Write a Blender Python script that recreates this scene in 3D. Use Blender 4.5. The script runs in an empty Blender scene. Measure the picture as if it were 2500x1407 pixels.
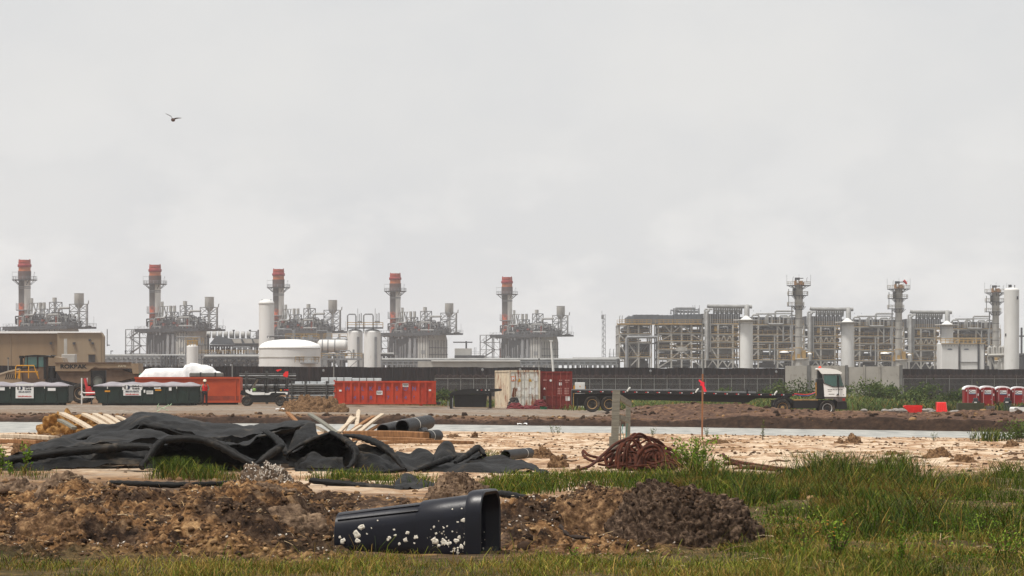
import bpy,math,random
import numpy as np
from mathutils import Vector,Matrix,Euler
from mathutils.bvhtree import BVHTree
R=math.radians
F,CX,HY,CZ=7000.0,1250.0,940.0,2.0
SC=bpy.context.scene
COL=SC.collection
RNG=np.random.default_rng(7)
random.seed(7)
def X(px,d):return(px-CX)/F*d
def Z(py,d):return CZ+(HY-py)/F*d
def P(px,py,d):return Vector((X(px,d),d,Z(py,d)))
def lin(c):return c/12.92 if c<=0.04045 else((c+0.055)/1.055)**2.4
def rgb(r,g,b):return(lin(r/255),lin(g/255),lin(b/255),1.0)
_H=np.random.default_rng(11).random(65536)
def _h2(i,j):return _H[((i*73856093)^(j*19349663))&65535]
def _h3(i,j,k):return _H[((i*73856093)^(j*19349663)^(k*83492791))&65535]
def _s(t):return t*t*(3-2*t)
def n2(x,y):
 x=np.asarray(x,float);y=np.asarray(y,float)
 i=np.floor(x).astype(np.int64);j=np.floor(y).astype(np.int64)
 u=_s(x-i);v=_s(y-j)
 return((_h2(i,j)*(1-u)+_h2(i+1,j)*u)*(1-v)+(_h2(i,j+1)*(1-u)+_h2(i+1,j+1)*u)*v)*2-1
def fbm2(x,y,o=4,g=0.5):
 a,s,t=1.0,0.0,0.0
 for k in range(o):
  s=s+a*n2(x*2**k+17.3*k,y*2**k-9.1*k);t+=a;a*=g
 return s/t
def n3(x,y,z):
 i=np.floor(x).astype(np.int64);j=np.floor(y).astype(np.int64);k=np.floor(z).astype(np.int64)
 u=_s(x-i);v=_s(y-j);w=_s(z-k)
 def L(kk):return(_h3(i,j,kk)*(1-u)+_h3(i+1,j,kk)*u)*(1-v)+(_h3(i,j+1,kk)*(1-u)+_h3(i+1,j+1,kk)*u)*v
 return(L(k)*(1-w)+L(k+1)*w)*2-1
def fbm3(x,y,z,o=4,g=0.5):
 a,s,t=1.0,0.0,0.0
 for k in range(o):
  s=s+a*n3(x*2**k+7.7*k,y*2**k-3.1*k,z*2**k+5.9*k);t+=a;a*=g
 return s/t
def worley2(x,y):
 i=np.floor(x).astype(np.int64);j=np.floor(y).astype(np.int64)
 best=np.full(np.shape(x),9.0)
 for a in(-1,0,1):
  for b in(-1,0,1):
   fx=i+a+_h2(i+a,j+b);fy=j+b+_h2(i+a+91,j+b-37)
   best=np.minimum(best,np.hypot(x-fx,y-fy))
 return best
def worley3(x,y,z):
 i=np.floor(x).astype(np.int64);j=np.floor(y).astype(np.int64);k=np.floor(z).astype(np.int64)
 b1=np.full(np.shape(x),9.0);b2=np.full(np.shape(x),9.0)
 for a in(-1,0,1):
  for b in(-1,0,1):
   for c in(-1,0,1):
    fx=i+a+_h3(i+a,j+b,k+c);fy=j+b+_h3(i+a+91,j+b-37,k+c+5);fz=k+c+_h3(i+a-13,j+b+71,k+c-29)
    d=np.sqrt((x-fx)**2+(y-fy)**2+(z-fz)**2)
    b2=np.minimum(b2,np.maximum(b1,d));b1=np.minimum(b1,d)
 return b1,b2
def sst(a,b,x):
 t=np.clip((x-a)/(b-a),0,1);return t*t*(3-2*t)
def tag(o,label=None,cat=None,group=None,kind=None):
 if label:o['label']=label
 if cat:o['category']=cat
 if group:o['group']=group
 if kind:o['kind']=kind
 return o
def thing(name,label,cat,loc=(0,0,0),rz=0.0,group=None):
 o=bpy.data.objects.new(name,None);COL.objects.link(o)
 o.location=loc;o.rotation_euler=(0,0,rz);o.empty_display_size=0.2
 return tag(o,label,cat,group)
def link(name,me,mats,parent=None,loc=None,smooth=None):
 if not isinstance(mats,(list,tuple)):mats=[mats]
 for m in mats:me.materials.append(m)
 o=bpy.data.objects.new(name,me);COL.objects.link(o)
 if parent is not None:o.parent=parent
 if loc is not None:o.location=loc
 if smooth is not None:
  me.polygons.foreach_set('use_smooth',np.ones(len(me.polygons),bool))
  if smooth<179:me.set_sharp_from_angle(angle=R(smooth))
 return o
def copy_tree(o,parent=None):
 c=o.copy();COL.objects.link(c)
 if parent is not None:c.parent=parent
 for ch in list(o.children):copy_tree(ch,c)
 return c
def np_mesh(name,V,faces):
 """faces: list of int arrays (n,k)"""
 me=bpy.data.meshes.new(name)
 V=np.asarray(V,np.float32)
 me.vertices.add(len(V));me.vertices.foreach_set('co',V.ravel())
 idx=np.concatenate([f.ravel()for f in faces]).astype(np.int32)
 tot=np.concatenate([np.full(len(f),f.shape[1],np.int32)for f in faces])
 st=np.zeros(len(tot),np.int32);st[1:]=np.cumsum(tot)[:-1]
 me.loops.add(len(idx));me.loops.foreach_set('vertex_index',idx)
 me.polygons.add(len(tot));me.polygons.foreach_set('loop_start',st)
 me.update(calc_edges=True);me.validate()
 return me
def grid_faces(nr,nc,closed=False):
 r=np.arange(nr-1)[:,None];c=np.arange(nc if closed else nc-1)[None,:]
 c2=(c+1)%nc
 return np.stack([r*nc+c,r*nc+c2,(r+1)*nc+c2,(r+1)*nc+c],-1).reshape(-1,4)
STUFFY=('equipment','deck_machinery','deck_pipework','pipework','roof_pipework','riser_pipes','wall_boxes','fan_drives','top_equipment','base_equipment','pipes','pipe_loops','red_valves')
class MB:
 """collects boxes, beams, tubes, lathes and prisms; build() links them as ONE mesh"""
 def __init__(s):s.v=[];s.f=[];s.mi=[];s.cur=0
 def mat(s,i):s.cur=i;return s
 def add(s,vs,fs):
  b=len(s.v);s.v.extend([tuple(v)for v in vs])
  for f in fs:s.f.append(tuple(b+i for i in f));s.mi.append(s.cur)
  return s
 def box(s,x0,x1,y0,y1,z0,z1):
  return s.add([(x0,y0,z0),(x1,y0,z0),(x1,y1,z0),(x0,y1,z0),(x0,y0,z1),(x1,y0,z1),(x1,y1,z1),(x0,y1,z1)],[(0,3,2,1),(4,5,6,7),(0,1,5,4),(1,2,6,5),(2,3,7,6),(3,0,4,7)])
 def cbox(s,x0,x1,y0,y1,z0,z1,c=0.03):
  """box with bevelled vertical and horizontal edges (octagonal in plan, chamfered top)"""
  def ring(i,z):return[(x0+i+c,y0+i,z),(x1-i-c,y0+i,z),(x1-i,y0+i+c,z),(x1-i,y1-i-c,z),(x1-i-c,y1-i,z),(x0+i+c,y1-i,z),(x0+i,y1-i-c,z),(x0+i,y0+i+c,z)]
  rs=[ring(c,z0),ring(0,z0+c),ring(0,z1-c),ring(c,z1)]
  vs=[p for r in rs for p in r];fs=[tuple(range(7,-1,-1)),tuple(range(24,32))]
  for k in range(3):
   for i in range(8):fs.append((k*8+i,k*8+(i+1)%8,k*8+8+(i+1)%8,k*8+8+i))
  return s.add(vs,fs)
 def beam(s,a,b,w,h=None):
  a=Vector(a);b=Vector(b);h=w if h is None else h
  d=(b-a);L=d.length
  if L<1e-6:return s
  d/=L
  up=Vector((0,0,1))if abs(d.z)<0.95 else Vector((0,1,0))
  sx=d.cross(up).normalized();sz=sx.cross(d)
  vs=[]
  for p in(a,b):
   for i,j in((-1,-1),(1,-1),(1,1),(-1,1)):vs.append(p+sx*i*w/2+sz*j*h/2)
  return s.add(vs,[(0,1,2,3),(7,6,5,4),(0,4,5,1),(1,5,6,2),(2,6,7,3),(3,7,4,0)])
 def tube(s,pts,r,n=8,caps=True):
  pts=[Vector(p)for p in pts];m=len(pts)
  rs=r if isinstance(r,(list,tuple))else[r]*m
  t0=(pts[1]-pts[0]).normalized()
  up=Vector((0,0,1))if abs(t0.z)<0.9 else Vector((0,1,0))
  nx=t0.cross(up).normalized();vs=[]
  for i,p in enumerate(pts):
   t=(pts[min(i+1,m-1)]-pts[max(i-1,0)])
   if t.length<1e-9:t=t0.copy()
   t.normalize()
   nx=nx-t*nx.dot(t)
   nx=nx.normalized()if nx.length>1e-6 else t.cross(Vector((0.3,0.5,0.8))).normalized()
   ny=t.cross(nx)
   for k in range(n):
    a=2*math.pi*k/n
    vs.append(p+(nx*math.cos(a)+ny*math.sin(a))*rs[i])
  fs=[]
  for i in range(m-1):
   for k in range(n):fs.append((i*n+k,(i+1)*n+k,(i+1)*n+(k+1)%n,i*n+(k+1)%n))
  if caps:fs.append(tuple(range(n)));fs.append(tuple(range((m-1)*n+n-1,(m-1)*n-1,-1)))
  return s.add(vs,fs)
 def cyl(s,a,b,r,r2=None,n=12):return s.tube([a,b],[r,r if r2 is None else r2],n)
 def lathe(s,prof,c=(0,0,0),n=20,axis='z',caps=True):
  vs=[]
  for r,h in prof:
   for k in range(n):
    a=2*math.pi*k/n;u,w=r*math.cos(a),r*math.sin(a)
    vs.append({'z':(c[0]+u,c[1]+w,c[2]+h),'y':(c[0]+u,c[1]+h,c[2]+w),'x':(c[0]+h,c[1]+u,c[2]+w)}[axis])
  fs=[];m=len(prof)
  for i in range(m-1):
   for k in range(n):fs.append((i*n+k,i*n+(k+1)%n,(i+1)*n+(k+1)%n,(i+1)*n+k))
  if caps:fs.append(tuple(range(n-1,-1,-1)));fs.append(tuple(range((m-1)*n,m*n)))
  return s.add(vs,fs)
 def prism(s,poly,y0,y1):
  """polygon in x,z (seen from -y, counter-clockwise) extruded in y"""
  n=len(poly);vs=[(p[0],y0,p[1])for p in poly]+[(p[0],y1,p[1])for p in poly]
  fs=[tuple(range(n)),tuple(range(2*n-1,n-1,-1))]
  for i in range(n):fs.append((i,n+i,n+(i+1)%n,(i+1)%n))
  return s.add(vs,fs)
 def prismx(s,poly,x0,x1):
  n=len(poly);vs=[(x0,p[0],p[1])for p in poly]+[(x1,p[0],p[1])for p in poly]
  fs=[tuple(range(n)),tuple(range(2*n-1,n-1,-1))]
  for i in range(n):fs.append((i,n+i,n+(i+1)%n,(i+1)%n))
  return s.add(vs,fs)
 def build(s,name,mats,parent=None,loc=None,smooth=None):
  me=bpy.data.meshes.new(name);me.from_pydata(s.v,[],s.f)
  if any(s.mi):me.polygons.foreach_set('material_index',s.mi)
  import bmesh
  bm=bmesh.new();bm.from_mesh(me);bmesh.ops.recalc_face_normals(bm,faces=bm.faces[:]);bm.to_mesh(me);bm.free()
  me.update()
  o=link(name,me,mats,parent,loc,smooth)
  if name in STUFFY:o['kind']='stuff'
  return o
def smoothpts(pts,k=6):
 """Catmull-Rom through points (any dimension)"""
 p=[np.array(q,float)for q in pts];out=[]
 for i in range(len(p)-1):
  a=p[max(i-1,0)];b=p[i];c=p[i+1];d=p[min(i+2,len(p)-1)]
  for j in range(k):
   t=j/k
   out.append(0.5*(2*b+(c-a)*t+(2*a-5*b+4*c-d)*t*t+(3*b-a-3*c+d)*t**3))
 out.append(p[-1]);return out
class NT:
 def __init__(s,name):
  s.m=bpy.data.materials.new(name);s.m.use_nodes=True;s.t=s.m.node_tree
  s.b=s.t.nodes['Principled BSDF'];s.o=s.t.nodes['Material Output']
 def n(s,typ,**kw):
  nd=s.t.nodes.new(typ)
  for k,v in kw.items():setattr(nd,k,v)
  return nd
 def l(s,a,b):s.t.links.new(a,b)
 def coord(s,space='Object',scale=(1,1,1)):
  tc=s.n('ShaderNodeTexCoord');mp=s.n('ShaderNodeMapping');mp.inputs['Scale'].default_value=scale
  s.l(tc.outputs[space],mp.inputs['Vector']);return mp.outputs['Vector']
 def noise(s,vec,scale,detail=5,rough=0.6,dist=0.0):
  nd=s.n('ShaderNodeTexNoise');nd.inputs['Scale'].default_value=scale;nd.inputs['Detail'].default_value=detail
  nd.inputs['Roughness'].default_value=rough;nd.inputs['Distortion'].default_value=dist
  s.l(vec,nd.inputs['Vector']);return nd.outputs['Fac']
 def ramp(s,fac,stops):
  nd=s.n('ShaderNodeValToRGB');e=nd.color_ramp.elements
  while len(e)<len(stops):e.new(0.5)
  for i,(p,c)in enumerate(stops):
   e[i].position=p;e[i].color=c if hasattr(c,'__len__')else(c,c,c,1)
  s.l(fac,nd.inputs['Fac']);return nd.outputs['Color']
 def mix(s,fac,a,b,mode='MIX'):
  nd=s.n('ShaderNodeMix',data_type='RGBA',blend_type=mode)
  for sock,v in((nd.inputs[0],fac),(nd.inputs[6],a),(nd.inputs[7],b)):
   if hasattr(v,'links'):s.l(v,sock)
   else:sock.default_value=v
  return nd.outputs[2]
 def math(s,op,a,b=0.0):
  nd=s.n('ShaderNodeMath',operation=op)
  for sock,v in((nd.inputs[0],a),(nd.inputs[1],b)):
   if hasattr(v,'links'):s.l(v,sock)
   else:sock.default_value=v
  return nd.outputs[0]
 def attr(s,name):
  nd=s.n('ShaderNodeAttribute');nd.attribute_name=name;return nd
 def bump(s,h,strength=0.5,dist=0.02,prev=None):
  nd=s.n('ShaderNodeBump');nd.inputs['Strength'].default_value=strength;nd.inputs['Distance'].default_value=dist
  s.l(h,nd.inputs['Height'])
  if prev is not None:s.l(prev,nd.inputs['Normal'])
  s.l(nd.outputs['Normal'],s.b.inputs['Normal']);return nd.outputs['Normal']
 def base(s,c,rough=0.7,metal=0.0,spec=0.3):
  for k,v in(('Base Color',c),('Roughness',rough),('Metallic',metal),('Specular IOR Level',spec)):
   if hasattr(v,'links'):s.l(v,s.b.inputs[k])
   else:s.b.inputs[k].default_value=v
  return s.m
def mat(name,c,c2=None,scale=3.0,lo=0.35,hi=0.7,rough=0.6,metal=0.0,spec=0.3,bump=0.0,bscale=None,bdist=0.02,stretch=(1,1,1),third=None,tscale=12.0,tlo=0.6,thi=0.7,detail=5):
 """two-tone weathered paint: c with patches of c2, and optional small spots of a third tone"""
 t=NT(name);v=t.coord('Object',stretch)
 if c2 is None:c2=tuple(k*0.72 for k in c[:3])+(1,)
 f=t.noise(v,scale,detail,0.62)
 col=t.ramp(f,[(lo,c),(hi,c2)])
 if third is not None:
  col=t.mix(t.ramp(t.noise(v,tscale,6,0.7),[(tlo,0.0),(thi,1.0)]),col,third)
 if bump:t.bump(t.noise(v,bscale or scale*4,6,0.65),bump,bdist)
 return t.base(col,rough,metal,spec)
def flat(name,c,rough=0.5,metal=0.0,spec=0.4):
 t=NT(name);v=t.coord('Object')
 col=t.ramp(t.noise(v,4.0),[(0.3,c),(0.8,tuple(k*0.86 for k in c[:3])+(1,))])
 return t.base(col,rough,metal,spec)
def text(parent,body,size,loc,m,name='lettering',align='CENTER',rot=(math.pi/2,0,0),bold=0.0,sx=1.0,depth=0.004):
 cu=bpy.data.curves.new(name,'FONT');cu.body=body;cu.size=size;cu.align_x=align;cu.align_y='CENTER'
 cu.extrude=depth;cu.offset=bold
 tmp=bpy.data.objects.new(name,cu);COL.objects.link(tmp)
 dg=bpy.context.evaluated_depsgraph_get()
 me=bpy.data.meshes.new_from_object(tmp.evaluated_get(dg));bpy.data.objects.remove(tmp)
 o=link(name,me,m,parent,loc);o.rotation_euler=rot;o.scale=(sx,1,1)
 return o
cam=bpy.data.cameras.new('camera');co=bpy.data.objects.new('camera',cam);COL.objects.link(co)
co.location=(0,0,CZ);co.rotation_euler=(math.pi/2,0,0)
cam.sensor_width=36.0;cam.lens=F/2500*36;cam.shift_y=(HY-703.5)/2500
cam.clip_start=0.5;cam.clip_end=9000
SC.camera=co
SUN_EL,SUN_AZ=66.0,232.0
sd=Vector((math.sin(R(SUN_AZ))*math.cos(R(SUN_EL)),math.cos(R(SUN_AZ))*math.cos(R(SUN_EL)),math.sin(R(SUN_EL))))
sl=bpy.data.lights.new('sun','SUN');sl.energy=3.3;sl.angle=R(10);sl.color=(1.0,0.95,0.88)
so=bpy.data.objects.new('sun',sl);COL.objects.link(so);so.rotation_euler=(-sd).to_track_quat('-Z','Y').to_euler()
W=bpy.data.worlds.new('World');SC.world=W;W.use_nodes=True
wt=W.node_tree;bg=wt.nodes['Background']
sky=wt.nodes.new('ShaderNodeTexSky');sky.sky_type='NISHITA';sky.sun_disc=False
sky.sun_elevation=R(SUN_EL);sky.sun_rotation=R(SUN_AZ);sky.air_density=1.5;sky.dust_density=6.0
tc=wt.nodes.new('ShaderNodeTexCoord')
def wnoise(scale,detail,sc):
 mp=wt.nodes.new('ShaderNodeMapping');mp.inputs['Scale'].default_value=sc;wt.links.new(tc.outputs['Generated'],mp.inputs['Vector'])
 nd=wt.nodes.new('ShaderNodeTexNoise');nd.inputs['Scale'].default_value=scale;nd.inputs['Detail'].default_value=detail;nd.inputs['Roughness'].default_value=0.55
 wt.links.new(mp.outputs['Vector'],nd.inputs['Vector']);return nd.outputs['Fac']
def wramp(f,st):
 nd=wt.nodes.new('ShaderNodeValToRGB');e=nd.color_ramp.elements
 while len(e)<len(st):e.new(0.5)
 for i,(p,c)in enumerate(st):e[i].position=p;e[i].color=c
 wt.links.new(f,nd.inputs['Fac']);return nd.outputs['Color']
def wmix(fac,a,b,mode='MIX'):
 nd=wt.nodes.new('ShaderNodeMix');nd.data_type='RGBA';nd.blend_type=mode
 for sck,v in((nd.inputs[0],fac),(nd.inputs[6],a),(nd.inputs[7],b)):
  if hasattr(v,'links'):wt.links.new(v,sck)
  else:sck.default_value=v
 return nd.outputs[2]
k=7.0
veil=wramp(wnoise(9.0,4,(1,1,1.6)),[(0.30,(0.700*k,0.712*k,0.726*k,1)),(0.70,(0.785*k,0.784*k,0.775*k,1))])
puff=wramp(wnoise(16.0,6,(1,1,1.9)),[(0.49,(0,0,0,1)),(0.60,(1,1,1,1))])
band=wt.nodes.new('ShaderNodeSeparateXYZ');wt.links.new(tc.outputs['Generated'],band.inputs[0])
low=wramp(band.outputs['Z'],[(0.03,(0.75,0.75,0.75,1)),(0.105,(0.0,0.0,0.0,1))])
puff=wmix(1.0,puff,low,'MULTIPLY')
veil=wmix(puff,veil,(0.885*k,0.878*k,0.862*k,1))
wt.links.new(wmix(0.97,sky.outputs['Color'],veil),bg.inputs['Color']);bg.inputs['Strength'].default_value=1.0/k/2**.35
SC.view_settings.view_transform='Standard';SC.view_settings.look='None';SC.view_settings.exposure=0.35;SC.view_settings.gamma=1.0
SC.cycles.use_denoising=True
SC.cycles.max_bounces=6;SC.cycles.diffuse_bounces=3;SC.cycles.transparent_max_bounces=12;SC.cycles.volume_bounces=1
def shore_near(x):return np.interp(x,[-200,-60,-21.4,-2.7,6.7,18.2,40,200],[112,118,120,124,116.7,106,88,60])
def shore_far(x):return np.interp(x,[-200,-80,-27.7,-3.1,7.8,20.9,45,200],[168,162,155,144,136,121.7,103,80])
def pad_h(x):return-1.47-0.40*sst(-18,8,x)
BUMPS=[(60,26.0,.55,1.0,.24),(160,25.0,.38,.7,.30),(265,24.0,.42,.8,.26),(360,23.0,.5,.8,.20),(470,24.5,.55,.9,.20),(560,22.0,.38,.6,.24),(690,22.5,.40,.7,.28),(620,26.0,.8,1.2,.24),(760,25.0,.5,.9,.18),(90,20.6,.40,.5,.22),(230,20.2,.33,.5,.25),(380,20.0,.30,.4,.16),(520,20.0,.33,.5,.24),(640,19.7,.28,.5,.22),(740,20.6,.35,.5,.24),(20,22.5,.4,.6,.2),(900,24.5,.6,1.2,.13),(1040,25.0,.6,1.2,.10),(1290,21.6,.35,.6,.20),(1400,22.5,.5,.8,.27),(1500,22.0,.42,.6,.26),(1380,20.3,.4,.5,.12),(1320,24.0,.35,.5,.22),(2320,19.4,.40,.3,.08),(2080,19.6,.25,.2,.06),(1860,20.5,.4,.4,.05)]
def spoil_w(px,d):
 a=sst(17.6,18.8,d)*(1-sst(26.5,29.5,d))*(1-sst(800,900,px))
 b=sst(18.3,19.4,d)*(1-sst(23.5,25.5,d))*sst(1190,1260,px)*(1-sst(1560,1700,px))
 c=0.5*sst(20.5,21.5,d)*(1-sst(27,29,d))*sst(760,860,px)*(1-sst(1250,1330,px))
 return np.clip(a+b+c,0,1)
def rel_h(x,y,micro=True):
 x=np.asarray(x,float);y=np.asarray(y,float)
 dn=shore_near(x);df=shore_far(x);px=CX+F*x/np.maximum(y,1.0)
 t=y/dn*117.0
 plain=np.interp(t,[0,14,19,30,45,70,100,113,117,119,126],[-1.13,-1.12,-1.11,-1.20,-1.35,-1.62,-1.88,-1.965,-2.0,-2.16,-2.6])
 s=y-df;pad=pad_h(x)
 amp=np.interp(x,[3.5,5.2,7.0,9.6,12,13.7,15.9,19.2,21.8,24,30,60],[0,.26,.68,.84,.80,.54,.46,.40,.56,.52,.45,.3])
 rise=np.interp(s,[-6,-1.0,0,0.9,6,13],[-2.6,-2.2,-2.02,-1.72,-1.62,0])+0
 rise=np.where(s>6,-1.62+(pad+1.62)*np.clip((s-6)/7,0,1),rise)
 rise=np.where((s>0.0)&(s<6),np.maximum(rise,-2.02+(0.30+0.24*sst(4,14,x)+.10*fbm2(x*.5,x*0+3,3))*np.clip(s/0.7,0,1)),rise)
 mnd=amp*(sst(0.8,15,s)*(1-sst(19,30,s)))
 land=np.where(s>-8,rise+mnd,-2.7)
 h=np.where(y<(dn+df)/2,plain,land)
 for bx,bd,rx,ry,hh in BUMPS:
  cx=X(bx,bd)
  q=((x-cx)/rx)**2+((y-bd)/ry)**2
  h=h+np.where(q<6,hh*.72*np.exp(-q*1.1),0)
 if micro:
  w=spoil_w(px,y)
  near=(y<60)
  wx=x+0.12*fbm2(x*3,y*3,2);wy=y+0.2*fbm2(x*3+9,y*3,2)
  wl=worley2(wx*6.5,wy*3.6);wl2=worley2(wx*17,wy*10);wl3=worley2(x*34,y*18)
  clod=0.09*(0.5-np.maximum(wl,.25))+0.06*(0.5-wl2)+.022*(.5-wl3)+0.19*fbm2(x*1.9,y*1.2,6,0.62)
  h=h+np.where(near,w*clod,0)
  pl=(y<dn+1)*(1-w)
  rip=0.6*fbm2(x*0.8,y*0.40,4,.55)+0.4*fbm2(x*2.4,y*0.9,3,.55)
  h=h+pl*np.interp(y,[0,20,45,100,115],[.03,.04,.06,.11,.03])*rip
  bk=np.clip(s/2,0,1)*(y<330)
  mw=np.clip(mnd/0.3,0,1)
  h=h+bk*((0.04+0.12*mw)*fbm2(x*0.9,y*0.40,4,0.6)+mw*(0.10*(0.5-worley2(x*1.3,y*0.8))+0.09*(0.5-worley2(x*3.4,y*1.6))+.05*fbm2(x*4,y*1.0,2,.6))+0.04*(s<14)*fbm2(x*2.2,y*0.7,3))
  h=h+np.where((s>-1.5)&(s<3),0.20*fbm2(x*0.9,y*0.5+40,4,0.6),0)
 return h
def G(x,y):return CZ+float(rel_h(np.array([x]),np.array([y]))[0])
def GA(x,y):return CZ+rel_h(x,y)
def on(px,d,dz=0.0):
 x=X(px,d);return Vector((x,d,G(x,d)+dz))
def onpad(px,d,dz=0.0):
 x=X(px,d);return Vector((x,d,CZ+float(pad_h(np.array(x)))+dz))
rows=np.concatenate([np.arange(6,16.5,.25),np.arange(16.5,30,.03),np.arange(30,60,.09),np.arange(60,112,.12),np.arange(112,160,.16),np.arange(160,215,.7),np.arange(215,330,4),np.geomspace(330,2600,30)])
tans=np.concatenate([-np.geomspace(1.6,.21,26),np.linspace(-.205,.205,640),np.geomspace(.21,1.6,26)])
YY,TT=np.meshgrid(rows,tans,indexing='ij');XX=YY*TT
HH=CZ+rel_h(XX,YY)
me=np_mesh('ground',np.stack([XX,YY,HH],-1).reshape(-1,3),[grid_faces(len(rows),len(tans))])
def fattr(me,name,arr):
 a=me.attributes.new(name,'FLOAT','POINT');a.data.foreach_set('value',np.asarray(arr,np.float32).ravel())
PX=CX+F*TT
dn=shore_near(XX);df=shore_far(XX);S_=YY-df
edge=9*fbm2(XX*.4,YY*.12,4)
fattr(me,'sand',np.clip(sst(24,40,YY+edge*.4-np.where(PX<700,10,0))*(YY<dn+3)+0.0,0,1))
fattr(me,'spoil',spoil_w(PX,YY))
mul=np.clip(np.interp(XX,[3.5,7],[0,1])*(S_>-1)*(1-sst(24,34,S_))+(1-sst(2.0,7.0,S_+.3*edge))*(S_>-2),0,1)
fattr(me,'mulch',mul)
fattr(me,'cut_dark',(S_>-2)*(1-sst(.5,1.6,S_+.25*edge*.3)))  # darker soil band along the cut edge of the far bank
fattr(me,'gravel',np.clip(sst(4.5,10,S_+.25*edge)*(1-sst(208,222,YY))*(1-np.interp(XX,[9,16],[0,1])),0,1))
fattr(me,'green',np.clip(np.maximum(sst(206,224,YY+edge*0.5)*np.interp(XX,[-14,2],[0,1]),0)+(YY<46)*np.where(PX>1450,sst(1450,1650,PX+30*edge)*(1-sst(40,46,YY)),0)+(1-sst(17.5,19.5,YY+.1*edge)),0,1))
t=NT('ground_soil');v=t.coord('Object')
nA=t.noise(v,1.1,7,.6);nB=t.noise(v,8.0,9,.76);nC=t.noise(v,38.0,5,.7);nD=t.noise(v,.12,5,.6)
dirt=t.ramp(nB,[(.30,rgb(46,34,27)),(.47,rgb(104,78,54)),(.60,rgb(158,121,80)),(.74,rgb(206,170,118))])
dirt=t.mix(t.ramp(nA,[(.40,0.0),(.58,0.85)]),dirt,t.ramp(nB,[(.3,rgb(38,33,31)),(.55,rgb(84,70,60)),(.75,rgb(128,108,90))]))
spl=t.ramp(nB,[(.31,rgb(24,17,12)),(.43,rgb(80,57,39)),(.53,rgb(142,106,71)),(.66,rgb(204,166,120))])
spl=t.mix(t.ramp(nA,[(.46,0.0),(.54,0.9)]),spl,t.ramp(nB,[(.33,rgb(18,14,12)),(.5,rgb(56,44,37)),(.68,rgb(108,90,76))]))
col=t.mix(t.attr('spoil').outputs['Fac'],dirt,spl)
vs=t.coord('Object',(1,.40,1))
sA=t.noise(vs,.8,9,.72);sB=t.noise(vs,4.5,8,.75)
sand=t.ramp(sB,[(.30,rgb(146,118,90)),(.45,rgb(184,162,138)),(.66,rgb(210,193,170))])
sand=t.mix(t.ramp(sA,[(.45,0.0),(.53,0.92)]),sand,t.ramp(sB,[(.34,rgb(84,62,47)),(.5,rgb(144,111,82)),(.66,rgb(196,168,136))]))
col=t.mix(t.attr('sand').outputs['Fac'],col,sand)
grav=t.ramp(t.noise(v,2.2,8,.75),[(.32,rgb(84,74,66)),(.5,rgb(126,116,105)),(.68,rgb(160,151,140))])
grav=t.mix(t.ramp(nD,[(.45,0.0),(.62,.7)]),grav,rgb(118,97,78))
col=t.mix(t.attr('gravel').outputs['Fac'],col,grav)
vm=t.coord('Object',(1,.5,1.6))
mB=t.noise(vm,3.4,9,.78)
mulc=t.ramp(mB,[(.34,rgb(34,24,19)),(.46,rgb(78,57,45)),(.58,rgb(112,87,69)),(.74,rgb(156,129,104))])
mulc=t.mix(t.ramp(t.noise(vm,.5,6,.65),[(.46,0.0),(.62,.65)]),mulc,rgb(70,54,47))
col=t.mix(t.attr('mulch').outputs['Fac'],col,mulc)
col=t.mix(t.math('MULTIPLY',t.attr('cut_dark').outputs['Fac'],.9),col,t.ramp(mB,[(.35,rgb(22,17,14)),(.6,rgb(52,39,31)),(.75,rgb(84,66,52))]))
grn=t.ramp(nB,[(.32,rgb(34,30,16)),(.5,rgb(66,58,32)),(.7,rgb(112,92,58))])
col=t.mix(t.math('MULTIPLY',t.attr('green').outputs['Fac'],t.ramp(nA,[(.3,.6),(.6,1.0)])),col,grn)
b1=t.bump(nB,1.0,.06);b2=t.bump(nC,.7,.012,b1)
st_=t.math('ADD',t.math('MULTIPLY',t.attr('spoil').outputs['Fac'],.75),.22)
for nd in t.t.nodes:
 if nd.type=='BUMP':t.l(st_,nd.inputs['Strength'])
ground=link('ground',me,t.base(col,.95,0,.1),smooth=180)
tag(ground,'bare sandy and muddy ground with tracks running up to the canal and yard',kind='structure')
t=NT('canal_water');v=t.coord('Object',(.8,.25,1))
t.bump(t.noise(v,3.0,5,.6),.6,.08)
wm=t.base(t.ramp(t.noise(v,1.6,6,.7),[(.35,rgb(116,117,113)),(.65,rgb(176,174,166))]),.42,0,.3)  # pale mottled base colour carries sky reflection and ripple brightness
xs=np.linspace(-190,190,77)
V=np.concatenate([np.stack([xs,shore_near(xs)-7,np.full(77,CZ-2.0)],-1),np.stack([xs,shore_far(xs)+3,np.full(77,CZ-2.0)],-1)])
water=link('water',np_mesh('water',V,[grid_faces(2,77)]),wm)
tag(water,'pale calm water of the canal reflecting the overcast sky',kind='structure')
hz=MB().box(-4200,4200,-40,2700,-3,75).build('haze',[])
hm=bpy.data.materials.new('haze_air');hm.use_nodes=True
for nd in list(hm.node_tree.nodes):
 if nd.type=='BSDF_PRINCIPLED':hm.node_tree.nodes.remove(nd)
pv=hm.node_tree.nodes.new('ShaderNodeVolumePrincipled');pv.inputs['Color'].default_value=(.95,.96,1,1);pv.inputs['Density'].default_value=1.6e-4
hm.node_tree.links.new(pv.outputs['Volume'],hm.node_tree.nodes['Material Output'].inputs['Volume'])
hz.data.materials.clear();hz.data.materials.append(hm)
tag(hz,'thin pale haze hanging in the air over the whole site',kind='stuff')
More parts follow.
